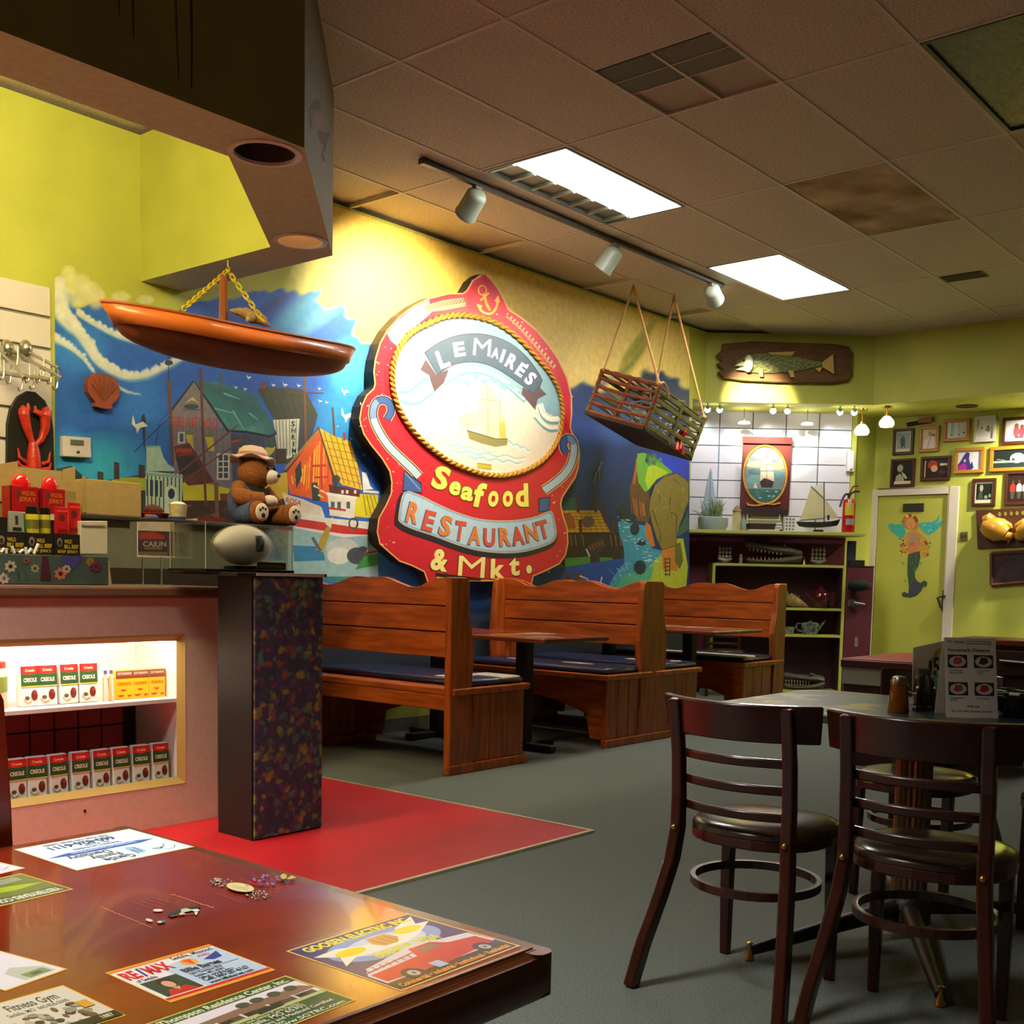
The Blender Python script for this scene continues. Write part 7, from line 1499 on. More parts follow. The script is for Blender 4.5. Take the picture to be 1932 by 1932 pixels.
# ---- things on the niche shelf
def on_shelf(px, d): c = ND(px, 1000, d); return V3(c.x, c.y, ZL)
c = on_shelf(1345, 11.88)
t = thing('planter', 'pale oval planter with spiky grass at the left end of the shelf', 'planter', c)
MB().lathe([(.05, 0), (.17, 0), (.21, .05), (.215, .13), (.2, .135), (.19, .11), (.02, .105)], c, 32, 1.0, .62).xform(Matrix.Identity(4)).build('pot', mat('pale_blue_pot', '#9fb4b4', 0.3), t, True)
m = MB(); rg_ = random.Random(8)
for k in range(60):
    a_ = rg_.uniform(0, 6.28); r0 = rg_.uniform(0, .14); b0 = c+V3(r0*math.cos(a_), r0*.6*math.sin(a_), .10); tp = b0+V3(rg_.uniform(-.16, .16), rg_.uniform(-.1, .1), rg_.uniform(.06, .26)); m.tube([b0, b0.lerp(tp, .6)+V3(0, 0, .03), tp], [.006, .005, .001], 4)
o = m.build('grass_blades', mat('grey_green_grass', '#7f8a4a', 0.7, var=0.5, vscale=20), t); o['kind'] = 'stuff'
c = on_shelf(1337, 12.02)
t = thing('glass_tower', 'pale translucent pointed tower ornament behind the planter', 'ornament', c)
hh = ND(1334, 884, 12.02).z-ZL
MB().hexa([c+sv*-.11-nv*.04, c+sv*.11-nv*.04, c+sv*.11+nv*.04, c-sv*.11+nv*.04, c-sv*.006-nv*.004+up*hh, c+sv*.006-nv*.004+up*hh, c+sv*.006+nv*.004+up*hh, c-sv*.006+nv*.004+up*hh]).build('tower', mat('frosted_blue_glass', '#a9bcc8', 0.35, trans=0.4), t)
for f in (.25, .45): 
    for s_ in (-1, 1): MB().ball(c+sv*(.05*(1-f)*s_)-nv*(.042*(1-f))+up*(hh*f), .010, 8, 6).build('light_bead', mat('bead', '#e9ecf0', 0.3), t, True)
MB().tube([c-nv*.045+up*.05, c-nv*.008+up*hh*.95], .004, 6).build('rib', mat('rib_grey', '#7f8f9c', 0.4), t)
c = on_shelf(1389, 11.8)
t = thing('toy_lighthouse', 'small cream model house beside the planter', 'ornament', c)
MB().box(c.x-.035, c.x+.035, c.y-.03, c.y+.03, c.z, c.z+.20).build('house', mat('cream_model', '#c9bd8a', 0.6), t)
MB().lathe([(.06, .20), (.005, .26)], c, 4).build('roof', mat('brown_roof', '#7a5a34', 0.6), t)
c = on_shelf(1402, 11.73)
t = thing('glass_bottle', 'small clear bottle in front of the model house', 'bottle', c)
MB().lathe([(.004, 0), (.03, 0), (.032, .09), (.012, .12), (.012, .14), (.004, .14)], c, 14).build('bottle', mat('greenish_glass', '#a9c0b8', 0.08, trans=0.6), t, True); MB().lathe([(.003, .14), (.013, .14), (.013, .152), (.003, .152)], c, 10).build('cork', mat('cork', '#8a6a3c', 0.8), t)
c = on_shelf(1440, 11.82)
t = thing('model_ship', 'long brown model steamer below the ship plaque', 'model ship', c)
m = MB(); hl = []
for k in range(11): s_ = -1+.2*k; w_ = .055*(1-abs(s_)**3)**.6; hl.append((s_, w_))
m.v = [tuple(c+sv*(s_*.19*f)+nv*(y_*w_)+up*z_) for z_, f in ((.02, .9), (.075, 1.0)) for y_ in (-1, 1) for s_, w_ in hl]
m.f = []
for L_ in (0, 1):
    a0, b0 = L_*11, 22+L_*11
    m.f += [(a0+k, a0+k+1, b0+k+1, b0+k) for k in range(10)]
m.f += [(k, k+1, 11+k+1, 11+k) for k in range(10)]+[(22+k, 22+k+1, 33+k+1, 33+k) for k in range(10)]
m.build('hull', mat('dark_hull', '#33241c', 0.5), t)
MB().obox(c-sv*.15-nv*.03+up*.076, sv*.30, nv*.06, up*.035).build('deck_house', mat('tan_deck', '#a89a74', 0.5), t, bevel=0.003)
MB().obox(c-sv*.17-nv*.035+up*.112, sv*.34, nv*.07, up*.012).build('canopy', mat('cream_canopy', '#cfc8a8', 0.5), t)
for f in (-.18, .18): MB().obox(c+sv*f-sv*.012-nv*.03, sv*.024, nv*.06, up*.02).build('stand_foot', M_IRON, t)
for f in (-.17, .165): MB().tube([c+sv*f+up*.07, c+sv*f+up*.17], .004, 6).build('mast', mat('pale_mast', '#cfc8b0', 0.5), t)
c = on_shelf(1478, 11.80)
t = thing('white_lattice_block', 'white latticed block ornament beside the model sailboat', 'ornament', c)
MB().obox(c-nv*.03, sv*.115, nv*.06, up*.150).build('block', mat('white_ceramic', '#d3ccc4', 0.4), t, bevel=0.003)
for i in range(3):
    for j in range(4): MB().obox(c+sv*(.018+.034*i)-nv*.032+up*(.016+.034*j), sv*.014, nv*.003, up*.014).build('opening', mat('lattice_hole', '#3c3428', 0.8), t)
c = on_shelf(1466, 11.74)
t = thing('curled_shell', 'small white stacked shell ornament left of the lattice block', 'ornament', c)
for k in range(3): MB().obox(c+sv*(-.03+.008*k)-nv*.02+up*(.004+.030*k), sv*.05, nv*.04, up*.022+sv*.012).build('shell_leaf', mat('white_shell', '#d8d2c8', 0.4), t, bevel=0.004)
# model sailboat
c = on_shelf(1543, 11.86)
t = thing('model_sailboat', 'model sailboat with cream sails on the shelf', 'model sailboat', c)
bz = lambda px, py: ND(px, py, 11.86)
m = MB(); hl = [(1502, 983.5, 0), (1506, 984, .03), (1520, 985, .05), (1545, 985.5, .055), (1568, 983.5, .045), (1580, 981, .02), (1586, 979, 0)]
top_ = [bz(x, y) for x, y, _ in hl]; bot_ = [bz(x, y) for x, y in ((1505, 990), (1508, 993), (1520, 995), (1545, 995.5), (1565, 994), (1578, 992), (1581, 990))]
for tp, bo, (_, _, w_) in zip(top_, bot_, hl): m.v += [tuple(tp-nv*w_), tuple(tp+nv*w_), tuple(bo+nv*w_*.4), tuple(bo-nv*w_*.4)]
m.f = [(i*4+q, i*4+(q+1) % 4, (i+1)*4+(q+1) % 4, (i+1)*4+q) for i in range(6) for q in range(4)]
m.build('hull', mat('navy_hull', '#22202c', 0.4), t)
MB().tube([bz(1555, 985), bz(1555, 909)], .006, 8).build('mast', mat('dark_mast', '#4a4a3c', 0.5), t)
MB().tube([bz(1530, 917.5), bz(1555, 941)], .005, 8).build('gaff', MATS['dark_mast'], t); MB().tube([bz(1508, 982), bz(1556, 978)], .005, 8).build('boom', MATS['dark_mast'], t)
Msl = mat('cream_sail', '#cfc592', 0.8, var=0.15, vscale=6)
MB().prism([bz(1530, 919), bz(1554, 941), bz(1554, 977), bz(1538, 980), bz(1509, 982.5), bz(1518, 957)], nv*.006).build('main_sail', Msl, t)
MB().prism([bz(1556, 940), bz(1584, 979), bz(1560, 977)], nv*.006).build('jib_sail', Msl, t); MB().prism([bz(1533, 918), bz(1554, 912), bz(1554, 938)], nv*.004).build('top_sail', mat('pale_sail', '#d2ccb4', 0.8), t)
MB().tube([bz(1563, 981), bz(1563, 972)], .012, 8).build('wheel_post', M_IRON, t)
MB().obox(c-sv*.04-nv*.03, sv*.09, nv*.06, up*.028).build('stand', M_IRON, t)
# fire extinguisher
c = on_shelf(1600, 11.80); ft = ND(1601, 940, 11.80).z-ZL
t = thing('fire_extinguisher', 'red fire extinguisher at the right end of the shelf', 'fire extinguisher', c)
MB().lathe([(.01, 0), (.062, 0), (.066, .008), (.066, ft-.05), (.055, ft-.015), (.025, ft), (.01, ft)], c, 24).build('cylinder', mat('extinguisher_red', '#c01418', 0.25, coat=0.3), t, True)
rfm = lambda a0, z0, z1, m_, nm: MB().add([c+V3(.0675*math.cos(a), .0675*math.sin(a), z) for z in (z0, z1) for a in [a0+.14*k for k in range(11)]], [(k, k+1, 11+k+1, 11+k) for k in range(10)]).build(nm, m_, t)
af = math.atan2(-SYA, -CYA)
rfm(af-.9, ft*.50, ft*.86, mat('yellow_label', '#c9bc2c', 0.5), 'yellow_label'); rfm(af-.7, ft*.22, ft*.40, mat('grey_label', '#8f9a94', 0.5), 'grey_label')
MB().lathe([(.012, ft-.002), (.022, ft), (.020, ft+.05), (.012, ft+.055)], c, 14).build('valve', mat('valve_black', '#23201c', 0.4), t, True)
MB().tube([c+up*(ft+.04), c+sv*.05+up*(ft+.07), c+sv*.10+up*(ft+.07)], .011, 8).build('handle', MATS['valve_black'], t, True); MB().tube([c+up*(ft+.05), c+sv*.03+up*(ft+.12), c+sv*.085+up*(ft+.13)], .010, 8).build('lever', mat('lever_red', '#7a2a20', 0.5), t, True)
MB().tube(cr([tuple(v) for v in (c+up*(ft+.03), c-sv*.04+up*(ft+.04), c-sv*.075+up*(ft-.02), c-sv*.10-nv*.02+up*(ft-.09))], 5), .012, 8).build('hose', mat('hose_black', '#2c2f2a', 0.5), t, True)
MB().prism([c-nv*.068-sv*.005+up*(ft+.03), c-nv*.068-sv*.03+up*(ft-.09), c-nv*.068-sv*.015+up*(ft-.10), c-nv*.068+sv*.01+up*(ft-.02)], nv*.003).build('tag', mat('white_tag', '#cfcabc', 0.6), t)

# ---- shelving unit below
un = thing('shelving_unit', 'open dark shelving unit with lime trim in the corner', 'shelf unit', ND(1465, 1307, 11.85))
uL, uR = ND(1340, 1200, 11.85), ND(1591, 1200, 11.85); uL.z = 0; uR.z = 0; uw = (uR-uL).length
M_LT = mat('lime_trim_paint', '#aeb04e', 0.45); M_UI = mat('dark_maroon_interior', '#3a1a1c', 0.6)
MB().obox(uL+nv*.27+up*.02, sv*uw, nv*.02, up*1.31).build('back_panel', M_UI, un)
for f in (0, uw-.03): MB().obox(uL+sv*f, sv*.03, nv*.27, up*1.345).build('side_panel', M_LT, un)
for z0 in (.0, .590, .870, 1.322): MB().obox(uL+sv*.03+up*z0, sv*(uw-.06), nv*.27, up*.026).build('shelf_board', M_LT, un, bevel=0.002)
for f in (.03, uw-.034): MB().obox(uL+sv*f+nv*.02+up*.03, sv*.004, nv*.24, up*1.28).build('liner', M_UI, un)
def on_unit(px, z, d=11.97): c = ND(px, 1100, d); return V3(c.x, c.y, z)
U0, U1, U2, U3 = .0262, .6162, .8962, 1.3482
M_GL = mat('cut_glass', '#b9b8a0', 0.08, trans=0.55)
def glass_ship(px, label, w_):
    c = on_unit(px, U3, 11.95); t = thing('glass_ship', label, 'ornament', c, 'blown glass ships')
    MB().obox(c-sv*w_-nv*.03, sv*2*w_, nv*.06, up*.012).build('base', mat('amber_base', '#5a4a24', 0.4), t)
    MB().tube([c-sv*w_*.8+up*.05, c+up*.025, c+sv*w_*.8+up*.05], [.012, .028, .012], 10).build('hull', M_GL, t, True)
    for f in (-.6, -.2, .2, .6):
        MB().tube([c+sv*w_*f+up*.04, c+sv*w_*f+up*.19], .004, 6).build('mast', M_GL, t)
        for h_ in (.07, .115, .155): MB().ball(c+sv*w_*f+up*h_, (.028, .014, .02), 10, 6).build('sail', M_GL, t, True)
glass_ship(1366, 'blown glass ship ornament left of the alligator head', .09); glass_ship(1542, 'blown glass ship ornament right of the alligator head', .10)
c = on_unit(1396, U3, 11.9); t = thing('glass_figurine', 'tiny glass figurine beside the alligator head', 'figurine', c)
MB().lathe([(.003, 0), (.022, 0), (.015, .02), (.02, .05), (.012, .075), (.014, .09), (.003, .1)], c, 14).build('body', M_GL, t, True)
c = on_unit(1515, U3, 11.9); t = thing('brass_bell', 'tiny brass bell at the jaw of the alligator head', 'bell', c)
MB().lathe([(.003, 0), (.022, 0), (.016, .02), (.010, .05), (.003, .055)], c, 14).build('bell', M_BRASS, t, True); MB().tube([c+up*.054, c+up*.085], .004, 6).build('grip', M_BRASS, t)
def gator(px0, px1, z, d, label, col, open_, name):
    a_, b_ = on_unit(px0, z, d), on_unit(px1, z, d); Lg = (b_-a_).length; t = thing(name, label, 'alligator head', (a_+b_)/2)
    m_ = mat('gator_hide' if name == 'alligator_head' else 'gator_hide_dark', col, 0.5, var=0.4, vscale=30, bump=0.6)
    # snout at the left, lower jaw flat, upper jaw raised
    def jaw(pts_, nm):
        m = MB(); n = 14
        for s_, h0, h1, w_ in pts_:
            cc = a_+sv*(Lg*s_); zc_, hh_ = (h0+h1)/2, (h1-h0)/2
            m.v += [tuple(cc+up*(zc_+hh_*math.sin(2*math.pi*q/n))+nv*(w_*math.cos(2*math.pi*q/n))) for q in range(n)]
        k_ = len(pts_); m.f = [(i*n+q, i*n+(q+1) % n, (i+1)*n+(q+1) % n, (i+1)*n+q) for i in range(k_-1) for q in range(n)]+[tuple(reversed(range(n))), tuple((k_-1)*n+q for q in range(n))]
        return m.build(nm, m_, t, True)
    o_ = open_
    jaw([(.03, .03, .06, .03), (.10, .012, .055, .05), (.3, .004, .045, .065), (.6, .002, .06, .09), (.85, .002, .10, .11), (1.0, .02, .13, .09)], 'lower_jaw')
    jaw([(.0, .10+o_, .155+o_, .03), (.08, .085+o_, .165+o_, .05), (.3, .085+o_*.75, .15+o_*.8, .06), (.6, .075+o_*.4, .15+o_*.55, .09), (.8, .07+o_*.15, .165+o_*.25, .11), (1.0, .06, .15, .09)], 'upper_jaw')
    for k in range(9):
        f = .06+.07*k; cc = a_+sv*(Lg*f)-nv*(.045+.03*f)
        MB().tube([cc+up*(.048), cc+up*(.074)], .006, 5, r2=.001).build('tooth', mat('tooth', '#c9b06a', 0.4), t); MB().tube([cc+up*(.088+o_*(1-f)), cc+up*(.062+o_*(1-f))], .006, 5, r2=.001).build('tooth', MATS['tooth'], t)
    MB().ball(a_+sv*(Lg*.68)-nv*.06+up*(.16+o_*.4), .02, 10, 8).build('eye_ridge', m_, t, True)
gator(1404, 1508, U3, 11.93, 'open-jawed alligator head on top of the shelving unit', '#5f5a44', .075, 'alligator_head')
gator(1484, 1560, U0, 11.95, 'small dark reptile head on the bottom shelf of the unit', '#4a4636', .02, 'reptile_head')
c = on_unit(1412, U2); t = thing('ceramic_mug', 'pale green mug on the middle shelf behind the farthest bench', 'mug', c)
MB().lathe([(.01, 0), (.055, 0), (.058, .01), (.06, .15), (.055, .152), (.052, .02), (.01, .015)], c, 22).build('mug_body', mat('pale_green_glaze', '#9aa592', 0.3), t, True); MB().tube(cr([tuple(c+sv*.055+up*.12), tuple(c+sv*.10+up*.10), tuple(c+sv*.10+up*.05), tuple(c+sv*.055+up*.03)], 4), .009, 8).build('handle', MATS['pale_green_glaze'], t, True)
c = on_unit(1378, U2); t = thing('glass_bowl', 'purple glass bowl behind the farthest bench', 'bowl', c)
MB().lathe([(.01, 0), (.04, 0), (.075, .04), (.085, .09), (.07, .13), (.064, .13), (.07, .06), (.01, .012)], c, 22).build('bowl', mat('purple_glass', '#6a4a62', 0.12, coat=0.4), t, True)
c = on_unit(1502, U2); t = thing('conch_shell', 'tan conch shell on the middle shelf beside the red teapot', 'seashell', c)
m = MB().tube([c-sv*.11+up*.085-nv*.01, c-sv*.06+up*.085, c+up*.06, c+sv*.08+up*.035, c+sv*.14+up*.012], [.012, .07, .058, .03, .006], 12); m.build('shell', mat('conch_tan', '#a08a52', 0.6, var=0.4, vscale=16, bump=0.4), t, True)
for k in range(4): MB().tube([c+sv*(-.08+.04*k)+up*.12, c+sv*(-.09+.04*k)+up*(.175-.02*k)], .014, 6, r2=.002).build('spike', MATS['conch_tan'], t)
c = on_unit(1549, U2); t = thing('red_teapot', 'dark red round teapot on the middle shelf', 'teapot', c)
M_RTP = mat('oxblood_glaze', '#4a1418', 0.15, coat=0.4)
MB().lathe([(.01, 0), (.05, 0), (.07, .02), (.098, .09), (.09, .15), (.05, .19), (.02, .2), (.01, .2)], c, 24).build('pot', M_RTP, t, True); MB().lathe([(.04, .19), (.042, .2), (.015, .215), (.016, .235), (.004, .24)], c, 16).build('lid', M_RTP, t, True)
MB().tube(cr([tuple(c+sv*.085+up*.15), tuple(c+sv*.15+up*.15), tuple(c+sv*.15+up*.07), tuple(c+sv*.09+up*.05)], 4), .008, 8).build('handle', M_RTP, t, True); MB().tube([c-sv*.08+up*.07, c-sv*.14+up*.12, c-sv*.16+up*.16], [.022, .014, .01], 8).build('spout', M_RTP, t, True)
c = on_unit(1532, U1); t = thing('patterned_teapot', 'pale patterned teapot with spout on the lower shelf', 'teapot', c)
M_PTP = mat('speckled_china', '#8f9a84', 0.25, var=0.5, vscale=22, vcol='#3c4a3c')
MB().lathe([(.01, 0), (.075, 0), (.085, .02), (.095, .11), (.07, .125), (.01, .13)], c, 22).build('pot', M_PTP, t, True); MB().tube([c+sv*.08+up*.05, c+sv*.13+up*.11, c+sv*.16+up*.15], [.02, .013, .009], 8).build('spout', M_PTP, t, True)
MB().tube(cr([tuple(c-sv*.085+up*.11), tuple(c-sv*.14+up*.11), tuple(c-sv*.14+up*.05), tuple(c-sv*.09+up*.03)], 4), .008, 8).build('handle', M_PTP, t, True); MB().lathe([(.03, .128), (.012, .14), (.012, .155), (.003, .158)], c, 12).build('lid_knob', M_PTP, t, True)
c = on_unit(1492, U1); t = thing('patterned_cup', 'pale patterned cup beside the lower teapot', 'cup', c)
MB().lathe([(.01, 0), (.05, 0), (.062, .06), (.066, .075), (.06, .075), (.045, .01), (.01, .01)], c, 20).build('cup_body', M_PTP, t, True)
MB().lathe([(.01, -.0), (.075, .004), (.077, .008), (.01, .006)], c, 20).build('saucer', M_PTP, t, True)
# maroon cabinet to the right of the unit
cL, cR_ = ND(1592.5, 1200, 11.85), ND(1643, 1200, 11.85); cL.z = cR_.z = 0; cw = (cR_-cL).length
t = thing('maroon_cabinet', 'tall narrow maroon cabinet between shelving unit and green door', 'cabinet', (cL+cR_)/2)
MB().obox(cL, sv*cw, nv*.28, up*1.335).build('body', mat('maroon_cabinet_paint', '#54202a', 0.5), t, bevel=0.003)
MB().obox(cL-sv*.003-nv*.006+up*1.336, sv*(cw+.006), nv*.286, up*.012).build('top_board', mat('cabinet_top_dark', '#33161a', 0.5), t)
MB().obox(cL+sv*(cw*.40)-nv*.004+up*.50, sv*.035, nv*.004, up*.10).build('outlet_plate', mat('grey_plate', '#7a6a62', 0.5), t)
t = thing('baseball_cap', 'black cap hanging on the maroon cabinet', 'cap', ND(1619, 1112, 11.83))
c = ND(1620, 1104, 11.735); m = MB().ball(c, (.11, .11, .065), 20, 12); m.v = [v for v in m.v]; m.build('crown', mat('black_cloth', '#17171a', 0.85), t, True)
MB().prism([ND(1598, 1108, 11.80), ND(1642, 1108, 11.80), ND(1640, 1113, 11.80), ND(1600, 1113, 11.80)], -nv*.08).build('brim', MATS['black_cloth'], t, bevel=0.004)
t = thing('chrome_bracket', 'chrome bracket on the maroon cabinet below the black cap', 'bracket', ND(1607, 1138, 11.84))
MB().tube([ND(1606, 1138, 11.83), ND(1609, 1138, 11.80)], [.045, .04], 16).build('rose', M_METAL, t, True); MB().tube([ND(1609, 1138, 11.80), ND(1631, 1141, 11.80)], [.03, .018], 12).build('arm', mat('grey_metal', '#5f5f60', 0.4, 0.7), t, True)
t = thing('stacked_frames', 'dark frames stacked on the cabinet top under the shelf end', 'picture frame', ND(1606, 1064, 11.9)+V3(0, 0, 0))
c = ND(1598, 1064, 11.92); c.z = 1.3485; MB().obox(c, sv*.09, nv*.03, up*.26).build('frame', mat('dark_blue_frame', '#2c3440', 0.4), t, bevel=0.004); c2 = c-nv*.06+sv*.01; MB().obox(c2, sv*.16, nv*.05, up*.06).build('box', mat('black_box', '#1c1a18', 0.5), t, bevel=0.004)
# brass pendant lamps
for k, (px, y0_, y1_) in enumerate(((1631, 772, 812), (1678, 760, 797))):
    dd = 11.75 if k == 0 else 11.55
    c = ND(px-5, y1_, dd); top = V3(c.x, c.y, ZN)
    t = thing('pendant_lamp', 'brass pendant lamp with glowing white shade near the fish corner, ' + ['left one', 'right one'][k], 'lamp', top, 'brass pendant lamps')
    MB().lathe([(.004, 0), (.05, 0), (.045, -.015), (.004, -.02)], top, 18).build('canopy', M_BRASS, t, True)
    MB().tube([top, c+up*.09], .008, 8).build('rod', M_BRASS, t); MB().lathe([(.006, .09), (.025, .085), (.03, .05), (.006, .045)], c, 14).build('socket', M_BRASS, t, True)
    MB().lathe([(.028, .06), (.045, .045), (.07, .01), (.075, -.02), (.06, -.045), (.02, -.05)], c, 22).build('shade', mat('glowing_shade', '#fff6ea', 0.4, emit=(1, .9, .72), estr=7), t, True)
t = thing('emergency_light_box', 'white wall box on the lime pier above the extinguisher', 'wall box', ND(1605, 888, 12.1))
MB().prism([ND(x, y, 12.08) for x, y in ((1599, 850), (1612, 851), (1611, 890), (1598, 889))], nv*.09).build('box', mat('white_box_plastic', '#e2dadc', 0.4), t, bevel=0.004)
MB().ball(ND(1606, 884, 12.07), (.015, .015, .012), 10, 6).build('lens', mat('white_box_lens', '#cfc9c4', 0.2), t, True)
# ================================================================== DOOR WALL
XF = XD+0.004
pd = Paint(lambda u, v: at_x(u, v, XF), (-1, 0, 0), 1e-5, 4e-4); w8 = lambda x, y: (1690+x/7.98, 940+y/7.98); Q8 = lambda *p: [w8(*v) for v in p]
rd = random.Random(2)
# painted mermaid (plain decorative figure)
pd.poly(Q8((-120, 400), (-60, 380), (0, 400), (90, 380), (130, 420), (150, 520), (120, 600), (60, 600), (-10, 540), (-70, 500)), '#3aa39a')
pd.poly(Q8((330, 390), (420, 360), (540, 360), (610, 320), (660, 240), (650, 330), (610, 380), (720, 330), (690, 410), (600, 500), (500, 560), (430, 520)), '#3aa39a')
for k in range(16): pd.ell(*w8(rd.uniform(390, 620), rd.uniform(380, 500)), 1.6, 1, rd.choice(['#7fc9bc', '#1f7f80', '#a8d8c0']))
pd.poly(Q8((160, 560), (200, 500), (330, 500), (400, 560), (470, 620), (500, 760), (510, 860), (430, 890), (370, 800), (360, 840), (200, 850), (170, 800), (90, 870), (70, 760), (110, 640)), '#b98a34')
for k in range(40): pd.ell(*w8(rd.choice([rd.uniform(60, 180), rd.uniform(370, 520)]), rd.uniform(600, 880)), rd.uniform(1.2, 3), rd.uniform(1, 2.4), rd.choice(['#d8c048', '#8a5a24', '#c9a038', '#6a3a1c']), 0, 7)
pd.poly(Q8((200, 520), (300, 510), (380, 560), (370, 680), (345, 820), (215, 830), (205, 680), (180, 580)), '#c07a48')
pd.poly(Q8((205, 560), (360, 560), (350, 650), (280, 660), (215, 650)), '#9a8a6a'); pd.ell(*w8(245, 690), 5, 4, '#b5604a')
pd.ell(*w8(215, 350), 14, 14, '#b8742c'); pd.ell(*w8(290, 400), 7, 11, '#b8742c'); pd.ell(*w8(225, 385), 8.6, 10.5, '#c98a56')
for k in range(12): a = math.radians(180+rd.uniform(0, 180)); pd.ell(*w8(215+100*math.cos(a), 350+90*math.sin(a)), 3.4, 3, rd.choice(['#8a3a1c', '#d8b03c', '#a85a24']), 0, 8)
pd.ell(*w8(195, 390), 1, .8, '#3a2a1c'); pd.ell(*w8(240, 378), 1, .8, '#3a2a1c'); pd.ell(*w8(230, 425), 1.6, .7, '#8a2a20')
tail = Q8((190, 850), (280, 820), (360, 800), (368, 900), (340, 1020), (290, 1100), (285, 1180), (310, 1240), (370, 1280), (430, 1240), (475, 1270), (460, 1330), (410, 1330), (380, 1400), (300, 1470), (220, 1490), (110, 1480), (90, 1440), (130, 1410), (190, 1440), (205, 1340), (195, 1240), (180, 1120), (185, 980))
pd.poly(tail, '#355038'); pd.closed(tail, .8, '#1f2c24'); pd.poly(Q8((200, 1340), (290, 1230), (370, 1285), (400, 1330), (300, 1460), (210, 1480), (120, 1470), (190, 1440)), '#3f3f50')
for k in range(14): x, y = rd.uniform(210, 340), rd.uniform(850, 1080); pd.line(Q8((x, y), (x+16, y+24)), .8, '#6a8a4a')
for x, y in ((140, 1240), (380, 980), (110, 980), (520, 680)): pd.ell(*w8(x, y), 2, 2, '#3a9a80', 0, 7)
pd.build('painted_mermaid', door, paint_mat('door_mural_paint', 0.5, 0.06, 30))
dm = bpy.data.objects['painted_mermaid']
MB().box(XD-.008, XD+.005, at_x(1743, 957, XD).y, at_x(1704, 957, XD).y, at_x(1722, 965, XD).z, at_x(1722, 950, XD).z).build('door_plate', mat('dark_door_plate', '#2c2a22', 0.4), door)
ph = at_x(1783, 1130, XD)
MB().box(XD-.012, XD+.005, ph.y-.03, ph.y+.03, ph.z-.13, ph.z+.09).build('lock_plate', mat('dark_bronze', '#3a2e22', 0.4, 0.6), door, bevel=0.006)
MB().tube([(XD-.01, ph.y, ph.z+.03), (XD-.05, ph.y, ph.z+.03), (XD-.055, ph.y+.06, ph.z+.01), (XD-.05, ph.y+.02, ph.z-.10)], .012, 8).build('door_handle', MATS['dark_bronze'], door, True)
# framed pictures
M_FRD = mat('dark_brown_frame', '#46200f', 0.4); M_FRG = mat('gold_frame', '#b07a1e', 0.35); M_FRW = mat('white_frame', '#d6cfc4', 0.45)
def frame(px0, py0, px1, py1, m_, label, draw, bw=.028, mat_col='#d8d2c6', mt=.02):
    yl, yr = at_x(px0, (py0+py1)/2, XD).y, at_x(px1, (py0+py1)/2, XD).y
    z1, z0 = at_x((px0+px1)/2, py0, XD).z, at_x((px0+px1)/2, py1, XD).z
    t = thing('picture_frame', label, 'picture frame', (XD-.01, (yl+yr)/2, z0), 'framed pictures on the door wall')
    x0, x1 = XD-.028, XD-.001
    MB().box(x0, x1, yr, yl, z0, z0+bw).build('frame_bar', m_, t, bevel=.004); MB().box(x0, x1, yr, yl, z1-bw, z1).build('frame_bar', m_, t, bevel=.004)
    MB().box(x0, x1, yr, yr+bw, z0+bw, z1-bw).build('frame_bar', m_, t, bevel=.004); MB().box(x0, x1, yl-bw, yl, z0+bw, z1-bw).build('frame_bar', m_, t, bevel=.004)
    MB().box(XD-.012, XD-.004, yr+bw-.002, yl-bw+.002, z0+bw-.002, z1-bw+.002).build('backing', mat('picture_mount', '#c9c2b4', 0.7), t)
    p = Paint(lambda u, v: V3(XD-.0122, lerp(yl-bw, yr+bw, u), lerp(z1-bw, z0+bw, v)), (-1, 0, 0), 1e-5, 2e-4)
    draw(p); p.build('picture', t, M_PRINT)
def d1(p): p.rect(0, 0, 1, 1, '#cdbfa0').rect(.08, .06, .92, .86, '#8fa3a6').ell(.45, .5, .16, .25, '#4a4038').line([(.4, .6), (.38, .82)], .08, '#3c342c').line([(.55, .6), (.6, .82)], .08, '#3c4a50').ell(.45, .3, .09, .1, '#7a5a44').rect(.08, .86, .92, .97, '#d9cdb0')
def d2(p): p.rect(0, 0, 1, 1, '#d8b878').poly([(.1, 1), (.15, .55), (.5, .35), (.9, .45), (1, .9), (1, 1)], '#dccfd0').ell(.55, .24, .14, .12, '#c07a4a').line([(.6, .36), (.4, 1)], .03, '#3a3a40').ell(.8, .3, .16, .06, '#6a6a34')
def d3(p): p.rect(0, 0, 1, 1, '#d9d4d8').rect(.2, 0, .36, .8, '#8fc4d0').rect(.58, 0, .63, .8, '#8fc4d0').rect(.7, 0, .74, .6, '#b0d2da').ell(.25, .8, .07, .05, '#4a7a88').ell(.63, .8, .06, .05, '#4a6a78').ell(.87, .68, .05, .07, '#3a5a6a')
def d4(p): p.rect(0, 0, 1, 1, '#ddd6d8').poly([(.5, .6), (.6, .36), (.72, .32), (.85, .5), (.75, .68), (.62, .62)], '#7f8a4a').ell(.28, .44, .06, .04, '#4a4a50')
def d5(p): p.rect(0, 0, 1, 1, '#cfd0b4').rect(.06, .05, 1, .9, '#dcd4d6').ell(.5, .55, .14, .28, '#a04a50').ell(.5, .28, .1, .12, '#7a5a48').ell(.75, .58, .12, .26, '#8a3a48').ell(.75, .33, .09, .1, '#6a4a3c').rect(.45, .78, .85, .86, '#4a4046')
def d6(p): p.rect(0, 0, 1, 1, '#1c1812').ell(.35, .28, .16, .16, '#a8a07a').poly([(.1, .85), (.15, .62), (.35, .5), (.55, .7), (.6, .85)], '#a8a48a').poly([(.42, .42), (.62, .55), (.75, .72), (.68, .76), (.5, .62)], '#c0b89a').rect(.05, .84, .95, .97, '#d8c9a4')
